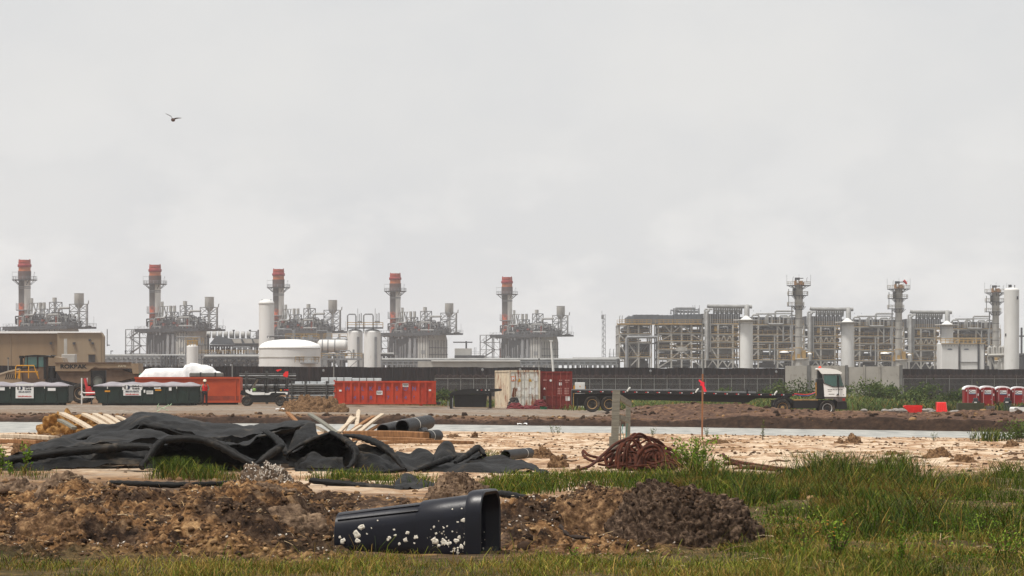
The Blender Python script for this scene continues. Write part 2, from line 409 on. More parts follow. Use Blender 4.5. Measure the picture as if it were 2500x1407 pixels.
def leafmat(name,dark,mid,light,rough=.55):
 t=NT(name);a=t.attr('tint').outputs['Fac']
 col=t.ramp(a,[(0.0,dark),(.5,mid),(1.0,light)])
 t.base(col,rough,0,.10)
 tr=t.n('ShaderNodeBsdfTranslucent');t.l(col,tr.inputs['Color'])
 mx=t.n('ShaderNodeMixShader');mx.inputs[0].default_value=.22
 t.l(t.b.outputs[0],mx.inputs[1]);t.l(tr.outputs[0],mx.inputs[2]);t.l(mx.outputs[0],t.o.inputs['Surface'])
 return t.m
M_GRASS=leafmat('green_grass',rgb(24,36,6),rgb(68,88,17),rgb(168,164,70))
M_DRY=leafmat('dry_grass',rgb(66,52,20),rgb(116,94,38),rgb(178,148,82))
M_LEAF=leafmat('bush_leaves',rgb(34,48,18),rgb(72,90,40),rgb(124,134,74))
M_WEED=leafmat('weed_leaves',rgb(38,62,10),rgb(84,116,28),rgb(166,184,74))
def blades(name,B,H,Wd,lean,mats,tint,mi=None,rng=RNG,curl=0.55):
 """B (n,3) base points; one bent tapering blade each"""
 n=len(B);az=rng.random(n)*6.283;fa=rng.random(n)*6.283
 lx,ly=np.cos(az)*lean*H,np.sin(az)*lean*H
 wx,wy=np.cos(fa)*Wd/2,np.sin(fa)*Wd/2
 z0=np.zeros(n)
 w=np.stack([wx,wy,z0],-1)
 m1=B+np.stack([lx*.22,ly*.22,H*.5],-1);m2=B+np.stack([lx*(.22+curl),ly*(.22+curl),H*(.5+.36)],-1)
 tip=B+np.stack([lx*1.25,ly*1.25,H*(1-.25*lean)],-1)
 V=np.stack([B-w,B+w,m1-w*.85,m1+w*.85,m2-w*.55,m2+w*.55,tip],1).reshape(-1,3)
 o=(np.arange(n)*7)[:,None]
 q=np.concatenate([o+np.array([[0,1,3,2]]),o+np.array([[2,3,5,4]])]);tr=o+np.array([[4,5,6]])
 me=np_mesh(name,V,[q,tr]);fattr(me,'tint',np.repeat(tint,7))
 if mi is not None:me.polygons.foreach_set('material_index',np.concatenate([mi,mi,mi]).astype(np.int32))
 return link(name,me,mats)
def scatter(n,p0,p1,d0,d1,dens,rng=RNG):
 d=np.sqrt(rng.random(n)*(d1**2-d0**2)+d0**2);px=p0+rng.random(n)*(p1-p0);x=X(px,d)
 k=rng.random(n)<dens(px,d,x);return px[k],d[k],x[k]
def dfront(px,d,x):
 lim=np.interp(px,[-200,300,700,800,1000,1250,1500,1750,1900,2700],[17.9,17.7,18.1,18.5,18.25,18.3,19.0,19.6,20.5,21])+.55*fbm2(x*1.6,d*1.2,3)
 return np.where(d<lim,.52+1.1*fbm2(x*2.2,d*1.6,3),0)
px,d,x=scatter(150000,-250,2750,15.2,21.5,dfront)
B=np.stack([x,d,GA(x,d)-.005],-1);n=len(B)
H=(.02+.05*RNG.random(n)**1.6)*(1+.9*fbm2(x*2.2,d*2.0,3))*np.where(RNG.random(n)<.035,2.6,1.0)*np.where(px>1850,1.2,1.0);H=np.clip(H,.012,.2)
tn=np.clip(.50+.3*fbm2(x*1.3,d,3)+.22*RNG.standard_normal(n),0,1)
gy=(RNG.random(n)<np.where(px>1700,.34,.42)+.3*fbm2(x*.8,d*.8+5,2)).astype(int)
fg=blades('grass',B,H,.0025+.003*RNG.random(n),.25+.85*RNG.random(n),[M_GRASS,M_DRY],tn,gy)
tag(fg,'short dry yellowish grass growing along the front of the picture','grass',kind='stuff')
def dright(px,d,x):
 left=np.interp(d,[18,20,22,25,30,36,40,44,47],[1900,1890,1850,1800,1660,1600,1680,1800,1900])+90*fbm2(x*.8,d*.4,3)
 a=sst(0,60,px-left)*(1-sst(36.5,40.5,d+5.5*fbm2(x*.7,d*.1,3)))
 hol=np.exp(-(((px-1935)/70)**2+((d-27.5)/2.0)**2))+np.exp(-(((px-2320)/150)**2+((d-19.5)/.55)**2))+np.exp(-(((px-2090)/110)**2+((d-19.6)/.45)**2))+.7*np.exp(-(((px-2180)/160)**2+((d-26.5)/1.0)**2))
 return np.clip(a*(.40+1.6*fbm2(x*1.3,d*.42,4))*np.interp(d,[18,30],[.75,1.1])-hol,0,1)
px,d,x=scatter(400000,1350,2800,18.5,47,dright)
B=np.stack([x,d,GA(x,d)-.01],-1);n=len(B)
cl=fbm2(x*1.3,d*.42,4)*1.3
tall=RNG.random(n)<.07
H=np.interp(d,[18.5,21,25,32,44],[.06,.075,.105,.14,.14])*(.35+.45*RNG.random(n)+1.15*np.clip(cl+.15,-.3,1))*np.where(tall,2.3,1.0)
H=np.clip(H,.02,.46)
tn=np.clip(.40-.22*cl+.22*RNG.standard_normal(n),0,1)
gy=(RNG.random(n)<np.interp(d,[18,22,40],[.34,.18,.12])+.2*(cl<-.25)+.55*(fbm2(x*.9+50,d*.5,3)>.22)).astype(int)
rg=blades('grass',B,H,.003+.004*RNG.random(n)+d*.00006,.25+.7*RNG.random(n),[M_GRASS,M_DRY],tn,gy)
tag(rg,'tall rank green grass filling the right side beyond the clay mound','grass',kind='stuff')
def dmid(px,d,x):
 e=lambda cx,cd,rx,rd:np.exp(-(((px-cx)/rx)**2+((d-cd)/rd)**2)*1.2)
 w=e(1420,37.5,150,3.2)+e(1270,33.5,110,2.8)+.8*e(880,37.5,130,1.6)+.5*e(1000,35.5,90,1.5)+.8*e(450,38.5,85,1.8)+.35*e(560,37,120,1.5)+.5*e(1560,36,130,3)+.5*e(60,39,90,1.5)+.35*e(600,27.5,180,1.2)+.3*e(1610,41,190,1.2)
 return np.clip(w*(.9+.8*fbm2(x*2,d,3))-.12,0,1)
px,d,x=scatter(150000,-60,1800,26,44.5,dmid)
B=np.stack([x,d,GA(x,d)-.01],-1);n=len(B);cl=fbm2(x*1.6,d*.7,3)
H=np.clip((.06+.11*RNG.random(n))*(1+.9*cl)*np.where(px<600,1.6,1)*np.where(d>39.5,.6,1),.03,.4)
tn=np.clip(.38+.25*cl+.18*RNG.standard_normal(n),0,1)
mg=blades('grass',B,H,.006+.005*RNG.random(n),.25+.5*RNG.random(n),[M_GRASS,M_DRY],tn,(RNG.random(n)<np.where(px<700,.35,.12)).astype(int))
tag(mg,'patchy green grass at the foot of the black sheeting','grass',kind='stuff')
def dyard(px,d,x):return np.clip(sst(1330,1560,px+60*fbm2(x*.2,d*.1,2))*(.7+.6*fbm2(x*.3,d*.1,3)),0,1)*(d>shore_far(x)+32)+.5*(px>900)*(d>226)
px,d,x=scatter(60000,900,2900,205,288,dyard)
B=np.stack([x,d,CZ+pad_h(x)-.02],-1);n=len(B);cl=fbm2(x*.22,d*.06,4)
hs=np.interp(px,[900,1400,1800,2000,2500],[.35,.4,.6,.95,.9])
blk=blades('scrub',B,np.clip((.4+.6*RNG.random(n))*(1+1.1*cl)*hs,.08,1.9),.05+.06*RNG.random(n),.3+.6*RNG.random(n),[M_LEAF,M_DRY],np.clip(.5+.45*cl+.18*RNG.standard_normal(n),0,1),(RNG.random(n)<.12).astype(int))
tag(blk,'knee high green scrub covering the yard behind the white truck','scrub',kind='stuff')
def dbroad(px,d,x):return np.clip(np.where(d<31,1,0)*(.15+1.5*fbm2(x*1.0+31,d*.7,3))*(px>np.interp(d,[18,22,31],[1850,1800,1620])),0,1)
px,d,x=scatter(15000,1500,2700,17.4,31,dbroad)
n=len(px);C=np.stack([x,d,GA(x,d)+.02+.13*RNG.random(n)**1.4],-1)
a=RNG.standard_normal((n,3));a[:,2]=np.abs(a[:,2])*.5;a/=np.linalg.norm(a,axis=1)[:,None];b=np.cross(a,RNG.standard_normal((n,3)));b/=np.linalg.norm(b,axis=1)[:,None];sz=(.012+.016*RNG.random(n))[:,None]
bw=np_mesh('broadleaf_weeds',np.stack([C,C+a*sz*.5+b*sz*.28,C+a*sz,C+a*sz*.5-b*sz*.28],1).reshape(-1,3),[(np.arange(n)*4)[:,None]+np.arange(4)[None]]);fattr(bw,'tint',np.repeat(np.clip(.35+.25*RNG.standard_normal(n),0,1),4))
tag(link('broadleaf_weeds',bw,M_WEED),'low broad leaved weeds growing through the grass on the right','weeds',kind='stuff')
def leaf_cloud(name,c,rad,n,size,m,parent,clumps=14,rng=RNG,flat_=.0):
 cc=rng.standard_normal((clumps,3));cc/=np.linalg.norm(cc,axis=1)[:,None];cc*=(rng.random(clumps)**.4)[:,None]*.8
 k=rng.integers(0,clumps,n);p=cc[k]+rng.standard_normal((n,3))*(.16+.14*rng.random(clumps))[k][:,None]
 tint=np.clip(.42+.25*(rng.random(clumps)[k]-.5)*2+.18*rng.standard_normal(n),0,1)
 p=p*np.array(rad)+np.array(c);p[:,2]=np.maximum(p[:,2],.02)
 a=rng.standard_normal((n,3));a/=np.linalg.norm(a,axis=1)[:,None]
 b=np.cross(a,rng.standard_normal((n,3)));b/=np.linalg.norm(b,axis=1)[:,None]
 sz=size*(.6+.8*rng.random(n))[:,None]
 V=np.stack([p-a*sz,p+b*sz*.35,p+a*sz,p-b*sz*.35],1).reshape(-1,3)
 me=np_mesh(name,V,[(np.arange(n)*4)[:,None]+np.arange(4)[None]]);fattr(me,'tint',np.repeat(tint,4))
 return link(name,me,m,parent)
M_STEM=mat('woody_stem',rgb(74,62,40),rgb(46,38,26),9,rough=.9)
def bush(name,label,px,d,w,h,dep=None,n=900,size=.09,m=None,group='bushes behind the white truck',ground_z=None,cat='bush'):
 p=on(px,d)if ground_z is None else Vector((X(px,d),d,ground_z))
 b=thing(name,label,cat,p,0,group)
 leaf_cloud('foliage',(0,0,h*.5),(w/2,(dep or w)/2,h*.52),n,size,m or M_LEAF,b)
 st=MB()
 for i in range(6):
  a=i*1.05+px;st.tube([(0.06*math.cos(a),.06*math.sin(a),-.05),(w*.2*math.cos(a),w*.2*math.sin(a),h*.4),(w*.33*math.cos(a),w*.33*math.sin(a),h*.75)],[.03*h,.02*h,.008*h],5)
 st.build('stem',M_STEM,b);return b
for i,(q,d,w,h,lab)in enumerate([(1935,262,4.6,2.5,'bright green rounded bush in front of the white concrete wall'),(1878,268,3.0,1.7,'low green bush left of the rounded bush by the concrete wall'),(2120,255,4.2,2.1,'dense dark green bush just right of the white truck cab'),(2170,270,4.0,2.2,'olive bush against the right part of the concrete wall'),(2255,262,4.4,1.9,'wide low bush where the concrete wall meets the dark wall'),(2330,252,4.0,1.7,'low spreading bush behind the tall red barrier'),(2400,262,4.0,1.6,'low bush behind the leftmost portable toilet'),(2045,268,3.2,1.8,'bush half hidden behind the white truck cab'),(2215,236,3.0,1.2,'small bush above the low red barrier'),(1755,275,2.8,1.7,'grey green bush at the fence right of the survey stake'),(1440,272,2.4,1.1,'small bush at the fence right of the red container'),(1560,274,2.6,1.2,'small scrubby bush at the fence above the flatbed trailer'),(1130,268,2.2,1.0,'small bush behind the black gooseneck trailer'),(1085,262,2.4,1.1,'green bush between the orange roll off and the black trailer')]):
 bush('bush',lab,q,d,w,h,n=1500,size=.15,ground_z=CZ+float(pad_h(np.array(X(q,d)))))
def soilmat(name,dark,mid,light,scale=9.0,sp=None):
 t=NT(name);v=t.coord('Object');f=t.noise(v,scale,8,.7)
 col=t.ramp(f,[(.32,dark),(.5,mid),(.72,light)])
 col=t.mix(t.ramp(t.noise(v,scale*.22,5),[(.42,0.0),(.6,.3)]),col,t.ramp(f,[(.3,tuple(k*.8 for k in dark[:3])+(1,)),(.75,mid)]))
 if sp:col=t.mix(t.ramp(t.noise(v,scale*2.6,4,.6),[(.60,0.0),(.66,1.0)]),col,sp)
 vo=t.n('ShaderNodeTexVoronoi',feature='DISTANCE_TO_EDGE');vo.inputs['Scale'].default_value=scale*1.6;t.l(v,vo.inputs['Vector'])
 cr=t.ramp(vo.outputs['Distance'],[(0.0,0.0),(.06,1.0)])
 b=t.bump(cr,.6,.010);t.bump(f,.45,.012,b)
 return t.base(col,.95,0,.1)
M_CLAY=soilmat('cracked_dark_clay',rgb(46,36,29),rgb(100,82,67),rgb(160,136,110),10)
M_CLAY2=soilmat('damp_cracked_clay',rgb(26,20,16),rgb(70,56,46),rgb(138,116,96),24)
M_BROWN=soilmat('brown_clod_soil',rgb(44,32,24),rgb(104,79,57),rgb(176,143,105),18)
M_SHELLY=soilmat('shelly_grey_soil',rgb(40,34,30),rgb(100,84,70),rgb(150,132,112),12,sp=rgb(196,190,182))
M_STRAW=soilmat('straw_and_mud',rgb(64,42,22),rgb(136,100,58),rgb(196,156,100),8)
def mound(name,label,px,d,rx,ry,h,m,lump=.05,cell=.09,sharp=.8,res=(70,150),cat='mound',rough=.08,kind=None,skew=0.0,flat_top=False,group=None):
 nr,na=res;c=on(px,d);c.z=CZ+float(rel_h(np.array([c.x]),np.array([c.y]),False)[0])
 rr=np.linspace(0.004,1,nr)[:,None];aa=(np.arange(na)/na*2*math.pi)[None]
 wob=1+.22*fbm2(np.cos(aa)*1.3+px,np.sin(aa)*1.3,3)
 x=rr*np.cos(aa)*rx*wob+skew*rx*(1-rr);y=rr*np.sin(aa)*ry*wob
 prof=(1-rr**(3.2 if flat_top else 1.6))**(sharp if flat_top else sharp+.35)
 z=h*prof*(1+.30*fbm2(x/rx*1.6+px,y/ry*1.6,3))-.40*np.minimum(1,rx)*rr**10-.03*rr**3
 ox,oy,oz=x+c.x*3,y+c.y,z*np.ones_like(aa)
 b1,b2=worley3(ox/cell,oy/cell,oz/cell);e=np.clip((b2-b1)*2.4,0,1)
 b3,b4=worley3(ox/(cell*2.6),oy/(cell*2.6),oz/(cell*2.6));e2=np.clip((b4-b3)*2.0,0,1)
 disp=lump*(e-.6)*.9+lump*1.3*(e2-.5)+rough*fbm3(ox/(cell*3),oy/(cell*3),oz/(cell*3),4)
 nx,ny,nz=np.cos(aa)*rr*h/rx,np.sin(aa)*rr*h/ry,np.full_like(x,.55)
 L=np.sqrt(nx**2+ny**2+nz**2);disp=disp*np.minimum(1,(1.02-rr)*8)
 V=np.stack([x+disp*nx/L,y+disp*ny/L,z+disp*nz/L],-1).reshape(-1,3)
 o=link(name,np_mesh(name,V,[grid_faces(nr,na,True)]),m,None,c,180)
 return tag(o,label,cat,group,kind)
mound('clay_mound','large dark cracked clay mound to the right of the black bin',1682,20.5,.54,.66,.40,M_CLAY2,.032,.060,.16,(200,360),skew=-.14,rough=.08)
mound('clay_mound','low cracked clay ridge joined to the left of the large dark clay mound',1465,21.6,.48,.5,.17,M_BROWN,.026,.052,.30,(130,230),rough=.06)
mound('clay_mound','small rounded cracked clay mound behind the upper rim of the bin',1120,29.0,.36,.4,.29,M_CLAY,.02,.04,.5,(90,170),rough=.08)
mound('shell_mound','mound of grey soil crusted with white shells in front of the black sheeting',672,28.0,.50,.55,.42,M_SHELLY,.05,.07,.8,(90,170))
mound('spoil_mound','peaked brown dirt clod on the ridge behind the bin',1408,23.6,0.213,.2,0.095,M_BROWN,.022,.045,.35,(60,110))
mound('spoil_mound','brown clod lump at the left end of the low clay ridge',1340,23.0,0.200,.2,0.095,M_BROWN,.022,.045,.35,(60,110))
mound('spoil_mound','dark clod heap at the far left edge of the foreground',30,26.5,0.425,.4,0.168,M_CLAY,.022,.045,.35,(70,130))
mound('spoil_mound','dark lumpy clod heap near the left, in front of the sheeting',168,25.6,0.325,.35,0.190,M_CLAY,.022,.045,.35,(70,130))
mound('spoil_mound','brown lump right of the dark clod heap on the left',262,25.0,0.250,.3,0.158,M_BROWN,.022,.045,.35,(60,110))
mound('spoil_mound','smooth grey clay lump in the middle of the left spoil',262,21.9,0.275,.3,0.142,M_CLAY,.022,.045,.35,(60,110))
mound('spoil_mound','dark clod heap in front of the shell mound',640,22.6,0.350,.35,0.158,M_CLAY,.022,.045,.35,(70,130))
mound('spoil_mound','dark low clod heap beside the left end of the bin',700,20.2,0.325,.3,0.127,M_CLAY,.022,.045,.35,(70,130))
mound('spoil_mound','brown clod heap low in the left corner',130,19.9,0.300,.3,0.127,M_BROWN,.022,.045,.35,(70,130))
mound('dirt_pile','flat topped block of brown mud and straw left of the pale boards',175,66.0,.95,.8,.84,M_STRAW,.12,.20,.45,(80,150),flat_top=True,rough=.16)
mound('dirt_pile','crumbled brown clods spilling from the mud block on the left',105,60.0,.75,.7,.52,M_BROWN,.12,.2,.8,(70,130),rough=.14)
mound('dirt_pile','brown dirt pile on the road edge in front of the utility vehicle',748,163.0,2.3,2.0,.98,M_BROWN,.20,.4,.85,(80,140),rough=.22)
mound('dirt_pile','lower dirt pile touching the pile in front of the utility vehicle',800,163.5,1.5,1.6,.70,M_BROWN,.18,.4,.85,(60,110),rough=.2)
for q,d,r,h,lab in[(2082,88,.36,.30,'brown dirt clump on the sand nearest the canal'),(2050,86,.22,.14,'small clump left of the dirt clump near the canal'),(2290,58,.42,.22,'wide dirt clump on the right of the sand flat'),(2345,54,.34,.13,'flat dirt clump right of the wide clump on the sand'),(2180,64,.22,.10,'tiny dark clump on the middle of the sand flat'),(1160,98,.14,.24,'upright brown clod on the sand right of the corrugated pipes'),(1325,58,.32,.20,'clump of dug soil left of the rusty cable pile'),(1362,47,.20,.22,'broken clod beside the left end of the rusty cables'),(1745,84,.5,.16,'low clump of brown soil right of the survey stake'),(2470,80,.34,.24,'clump by the green bush at the right edge of the canal'),(1105,100,.3,.1,'low brown clod on the sand behind the corrugated pipes')]:
 mound('dirt_clump',lab,q,d,r,r*1.1,h,M_BROWN,.05,.08,.7,(36,70),cat='dirt clump',group='dirt clumps lying on the sand')
M_BIN=mat('navy_black_plastic',rgb(19,21,33),rgb(13,14,22),3,.3,.7,rough=.36,spec=.36,bump=.2,bscale=50,bdist=.004,third=rgb(58,52,46),tscale=9,tlo=.62,thi=.78,detail=8)
M_BIN_IN=flat('bin_inside',rgb(14,14,18),.7)
M_SHELL=mat('oyster_white',rgb(226,220,206),rgb(150,138,122),30,.4,.7,rough=.8,bump=.5,bscale=90,bdist=.004)
BD=18.95;bo=P(812,1349,BD);bo.z=CZ-1.105
binr=thing('trash_bin','dark navy plastic wheelie bin lying on its side crusted with white oyster shells','trash bin',bo,R(-14))
def rrect(y0,y1,z0,z1,r,n=9):
 out=[]
 for cy,cz,a0 in((y1-r,z1-r,0),(y0+r,z1-r,90),(y0+r,z0+r,180),(y1-r,z0+r,270)):
  for k in range(n):a=R(a0+90*k/(n-1));out.append((cy+r*math.cos(a),cz+r*math.sin(a)))
 return out
def loft(mb,st,cap0=False,cap1=False):
 n=len(st[0][1]);vs=[];fs=[]
 for u,ring in st:vs+=[(u,p[0],p[1])for p in ring]
 for i in range(len(st)-1):
  for k in range(n):fs.append((i*n+k,i*n+(k+1)%n,(i+1)*n+(k+1)%n,(i+1)*n+k))
 if cap0:fs.append(tuple(range(n)))
 if cap1:fs.append(tuple(range((len(st)-1)*n+n-1,(len(st)-1)*n-1,-1)))
 return mb.add(vs,fs)
def sec(u,grow=0.0,r=.115):
 f=u/1.08;zt=.262+.118*f;zb=-.02-.04*f;dy=.30+.16*f
 return(u,rrect(-.02*f-grow,dy+grow,zb-grow,zt+grow,r+grow*.6))
mb=MB()
st=[(0.0,rrect(.03,.27,.02,.23,.09))]+[sec(u)for u in(.012,.05,.2,.4,.60)]+[sec(.615,.003),sec(.63,.010),sec(.80,.011),sec(.93,.012),sec(.965,.012)]
loft(mb,st,cap0=True)
loft(mb,[sec(.985,-.014)]+[sec(u,-.014)for u in(.8,.5,.2,.06)],cap1=True)
body=mb.build('body',M_BIN,binr,smooth=40)
rb=MB();loft(rb,[sec(.962,.010),sec(.968,.030),sec(.985,.036),sec(1.03,.034),sec(1.075,.030),sec(1.082,.018),sec(1.075,.002),sec(.98,-.006)])
rb.build('rim',M_BIN,binr,smooth=40)
rl=MB()
rl.tube([(.03,.06,.250),(.3,.054,.283),(.62,.044,.318)],.007,6);rl.tube([(.03,.018,.222),(.3,.012,.252),(.62,.004,.286)],.005,6)
rl.build('rib',M_BIN,binr,smooth=60)
ax=MB();ax.tube([(.02,.16,.02),(.02,.42,.02)],.012,8);ax.build('axle',M_BIN_IN,binr)
for wy in(.32,):
 w=MB();w.lathe([(.03,-.03),(.10,-.03),(.115,-.015),(.115,.015),(.10,.03),(.03,.03)],(.05,wy+.05,.06),20,'y');w.build('wheel',M_BIN_IN,binr,smooth=40)
binr.scale=(.948,1,1.09);binr.location.z-=.03
bpy.context.view_layer.update()
Mw=binr.matrix_world;inv=Mw.inverted()
bv=BVHTree.FromPolygons([Mw@v.co for v in body.data.vertices],[tuple(p.vertices)for p in body.data.polygons])
SH=[(813,1306,9),(884,1286,10),(872,1305,10),(837,1321,7),(873,1321,7),(951,1313,6),(996,1301,6),(990,1318,7),(1016,1312,7),(1062,1321,10),(1085,1325,9),(1096,1327,7),(1115,1321,7),(1134,1271,8),(1118,1275,3.5),(922,1271,2.5),(1065,1303,3.5),(1105,1298,2.5),(975,1328,4),(1140,1345,7),(1126,1335,6),(1122,1312,5),(830,1312,4),(947,1318,4),(965,1307,4),(1072,1332,5),(1012,1327,3),(907,1290,2),(1128,1242,2.5),(1105,1243,2),(1150,1300,4),(1110,1340,4),(1060,1287,3),(1092,1285,2.5),(962,1294,3),(896,1304,2.5),(1135,1328,5),(1118,1350,4)]
rs=random.Random(4)
for q,y,r in SH:
 dr=(P(q-.002*(q-812),y,20)-Vector((0,0,CZ))).normalized()
 hit,nrm,_,_=bv.ray_cast(Vector((0,0,CZ)),dr)
 if hit is None:continue
 rad=r*BD/F*.92;s_=MB()
 pr=[(0.02,.13),(.38,.12),(.5,.19),(.8,.13),(1.0,.02),(1.02,-.15)];n=11;vs=[];fs=[]
 wob=[1+rs.uniform(-.38,.32)for _ in range(n)];el=rs.uniform(.7,1.15)
 for rr_,hh in pr:
  for k in range(n):
   a=6.283*k/n;vs.append((rr_*math.cos(a)*rad*wob[k],el*rr_*math.sin(a)*rad*wob[k]*rs.uniform(.9,1.1),hh*rad+rs.uniform(0,.05)*rad))
 for i in range(len(pr)-1):
  for k in range(n):fs.append((i*n+k,i*n+(k+1)%n,(i+1)*n+(k+1)%n,(i+1)*n+k))
 fs.append(tuple(range(n)));s_.add(vs,fs)
 if nrm.dot(dr)>0:nrm=-nrm
 o=s_.build('oyster_shell',M_SHELL,binr,smooth=50)
 o.matrix_local=inv@(Matrix.Translation(hit)@nrm.to_track_quat('Z','Y').to_matrix().to_4x4())
def fabric(name):
 t=NT(name);v=t.coord('Object');f=t.noise(v,2.5,6,.6)
 wv=t.n('ShaderNodeTexWave');wv.inputs['Scale'].default_value=40;wv.inputs['Distortion'].default_value=1.5;t.l(v,wv.inputs['Vector'])
 col=t.ramp(f,[(.3,rgb(10,10,10)),(.55,rgb(20,19,18)),(.78,rgb(40,37,34))])
 col=t.mix(t.ramp(t.noise(v,1.1,6,.7),[(.58,0.0),(.72,.5)]),col,rgb(104,92,76))
 b=t.bump(t.noise(v,14,5,.6),.55,.02);t.bump(wv.outputs['Fac'],.12,.003,b)
 m=t.base(col,.58,0,.16);return m
M_FAB=fabric('woven_black_fabric')
def cloth(parent,name,rows_,k=12,kc=14,wr=.02,wf=3.0,thick=.012,seed=0,fold=0.0):
 """rows_: list of polylines [(px,py,d),...] from the top edge to the foot; lofted and wrinkled"""
 m=max(len(r)for r in rows_)
 rr=[]
 for r in rows_:
  r=np.array([list(P(*p))for p in r]);tt=np.linspace(0,1,len(r));t2=np.linspace(0,1,m)
  rr.append(np.stack([np.interp(t2,tt,r[:,i])for i in range(3)],-1))
 A=np.array(rr);A=np.array([smoothpts(list(r),k)for r in A]);A=np.stack(smoothpts(list(A),kc),0)
 nr,nc,_=A.shape
 du=np.gradient(A,axis=1);dv=np.gradient(A,axis=0);N=np.cross(du,dv);N/=np.maximum(np.linalg.norm(N,axis=2,keepdims=True),1e-9)
 x,y,z=A[...,0]+seed,A[...,1]*.6,A[...,2]
 dsp=wr*1.2*fbm3(x*wf,y*wf,z*wf*1.6,5,.55)+wr*3.4*(.42-np.abs(fbm3(x*wf*.55+5+.5*z,y*wf*.5,z*wf*1.1,2))**.7)+wr*.5*(.4-np.abs(fbm3(x*wf*2.6+1,y*wf*2,z*wf*3,2)))+fold*np.sin(x*9+z*4+3*fbm3(x,y,z,2))
 th=.5+seed*.9;uu=x*math.cos(th)+z*math.sin(th)*2+.25*fbm3(x*1.5,y,z*1.5,2);vv=-x*math.sin(th)+z*math.cos(th)
 for fq,am,sp_ in((2.2,3.6,0),(5.5,1.5,7)):
  w1=np.abs(n2(uu*fq+sp_,vv*fq*.18+seed));w2=np.abs(n2(vv*fq*.8+sp_+3,uu*fq*.2-seed));dsp=dsp+wr*am*((.3-np.minimum(w1,.5))+.7*(.3-np.minimum(w2,.5)))
 A=A+N*dsp[...,None]
 V=np.concatenate([A.reshape(-1,3),(A+N*thick+np.array([0,thick*.5,0])).reshape(-1,3)]);n=nr*nc
 f=grid_faces(nr,nc);fs=[f,f[:,::-1]+n]
 bd=[np.stack([np.arange(nc-1),np.arange(1,nc),np.arange(1,nc)+n,np.arange(nc-1)+n],-1),np.stack([np.arange(nc-1)+(nr-1)*nc,np.arange(1,nc)+(nr-1)*nc,np.arange(1,nc)+(nr-1)*nc+n,np.arange(nc-1)+(nr-1)*nc+n],-1)]
 o=np.array(parent.location)if parent else np.zeros(3)
 return link(name,np_mesh(name,V-o,fs+bd),M_FAB,parent,None,60)
def roll(parent,name,pts,r,seed=0,n=14,k=8,flatn=.8):
 """a folded edge: a soft, slightly flattened wrinkled tube through (px,py,d) points"""
 c=np.array(smoothpts([list(P(*p))for p in pts],k));m=len(c)
 rs_=np.array([q[0]for q in smoothpts([[v]for v in(r if isinstance(r,(list,tuple))else[r]*len(pts))],k)])
 T=np.gradient(c,axis=0);T/=np.linalg.norm(T,axis=1)[:,None]
 U=np.cross(T,np.array([0,1.0,0.15]));U/=np.maximum(np.linalg.norm(U,axis=1)[:,None],1e-6);Wv=np.cross(U,T)
 a=np.arange(n)/n*6.283;ring=c[:,None]+(np.cos(a)[None,:,None]*U[:,None]*flatn+np.sin(a)[None,:,None]*Wv[:,None])*rs_[:,None,None]
 s=np.cumsum(np.r_[0,np.linalg.norm(np.diff(c,axis=0),axis=1)])[:,None]
 dsp=rs_[:,None]*(.14*fbm2(s*14+seed,a[None]*1.2,3)+.13*np.sin(s*38+2.2*np.sin(a)[None]+3*fbm2(s*4,seed+0*a[None],2)))
 ring=ring+(ring-c[:,None])/rs_[:,None,None]*dsp[...,None]
 V=ring.reshape(-1,3);fs=[grid_faces(m,n,True),np.arange(n)[None],(np.arange(n)[::-1]+(m-1)*n)[None]]
 o=np.array(parent.location)if parent else np.zeros(3)
 return link(name,np_mesh(name,V-o,fs),M_FAB,parent,None,180)
hp=thing('geotextile_sheeting','big crumpled heap of black geotextile sheeting lying across the sand','fabric heap',P(650,1160,44))
px_m=44/F
cloth(hp,'sheet',[[(170,1068,49.6),(240,1054,50),(318,1036,50.6),(345,1022,50.8),(400,1024,51),(470,1034,51),(540,1046,50.6),(620,1042,50.2),(690,1042,50),(760,1044,49.6)],[(148,1066,48.0),(230,1042,48.6),(312,1024,49),(345,1011,49.2),(400,1013,49.4),(470,1024,49.4),(540,1037,49),(620,1031,48.6),(690,1032,48.4),(762,1030,48)],[(144,1074,47.4),(232,1052,47.8),(312,1038,48.2),(350,1022,48.4),(400,1026,48.4),(465,1042,47.8),(530,1056,47.2),(600,1056,47),(660,1048,46.8),(760,1033,47.2)],[(146,1084,47.0),(236,1064,47.4),(310,1054,47.7),(350,1040,47.9),(400,1046,47.6),(460,1060,47),(525,1073,46.2),(585,1077,45.9),(642,1063,45.9),(757,1036,46.6)],[(152,1092,47.6),(240,1078,48),(310,1072,48.2),(350,1064,48.4),(400,1068,48.2),(460,1080,47.6),(525,1086,47),(585,1088,46.8),(645,1076,46.8),(755,1052,47)],[(158,1104,47.6),(240,1098,48),(310,1096,48.2),(350,1094,48.2),(400,1096,48),(460,1098,47.4),(525,1102,46.8),(585,1104,46.6),(645,1096,46.6),(750,1080,46.8)]],wr=.03,wf=2.6,seed=1)
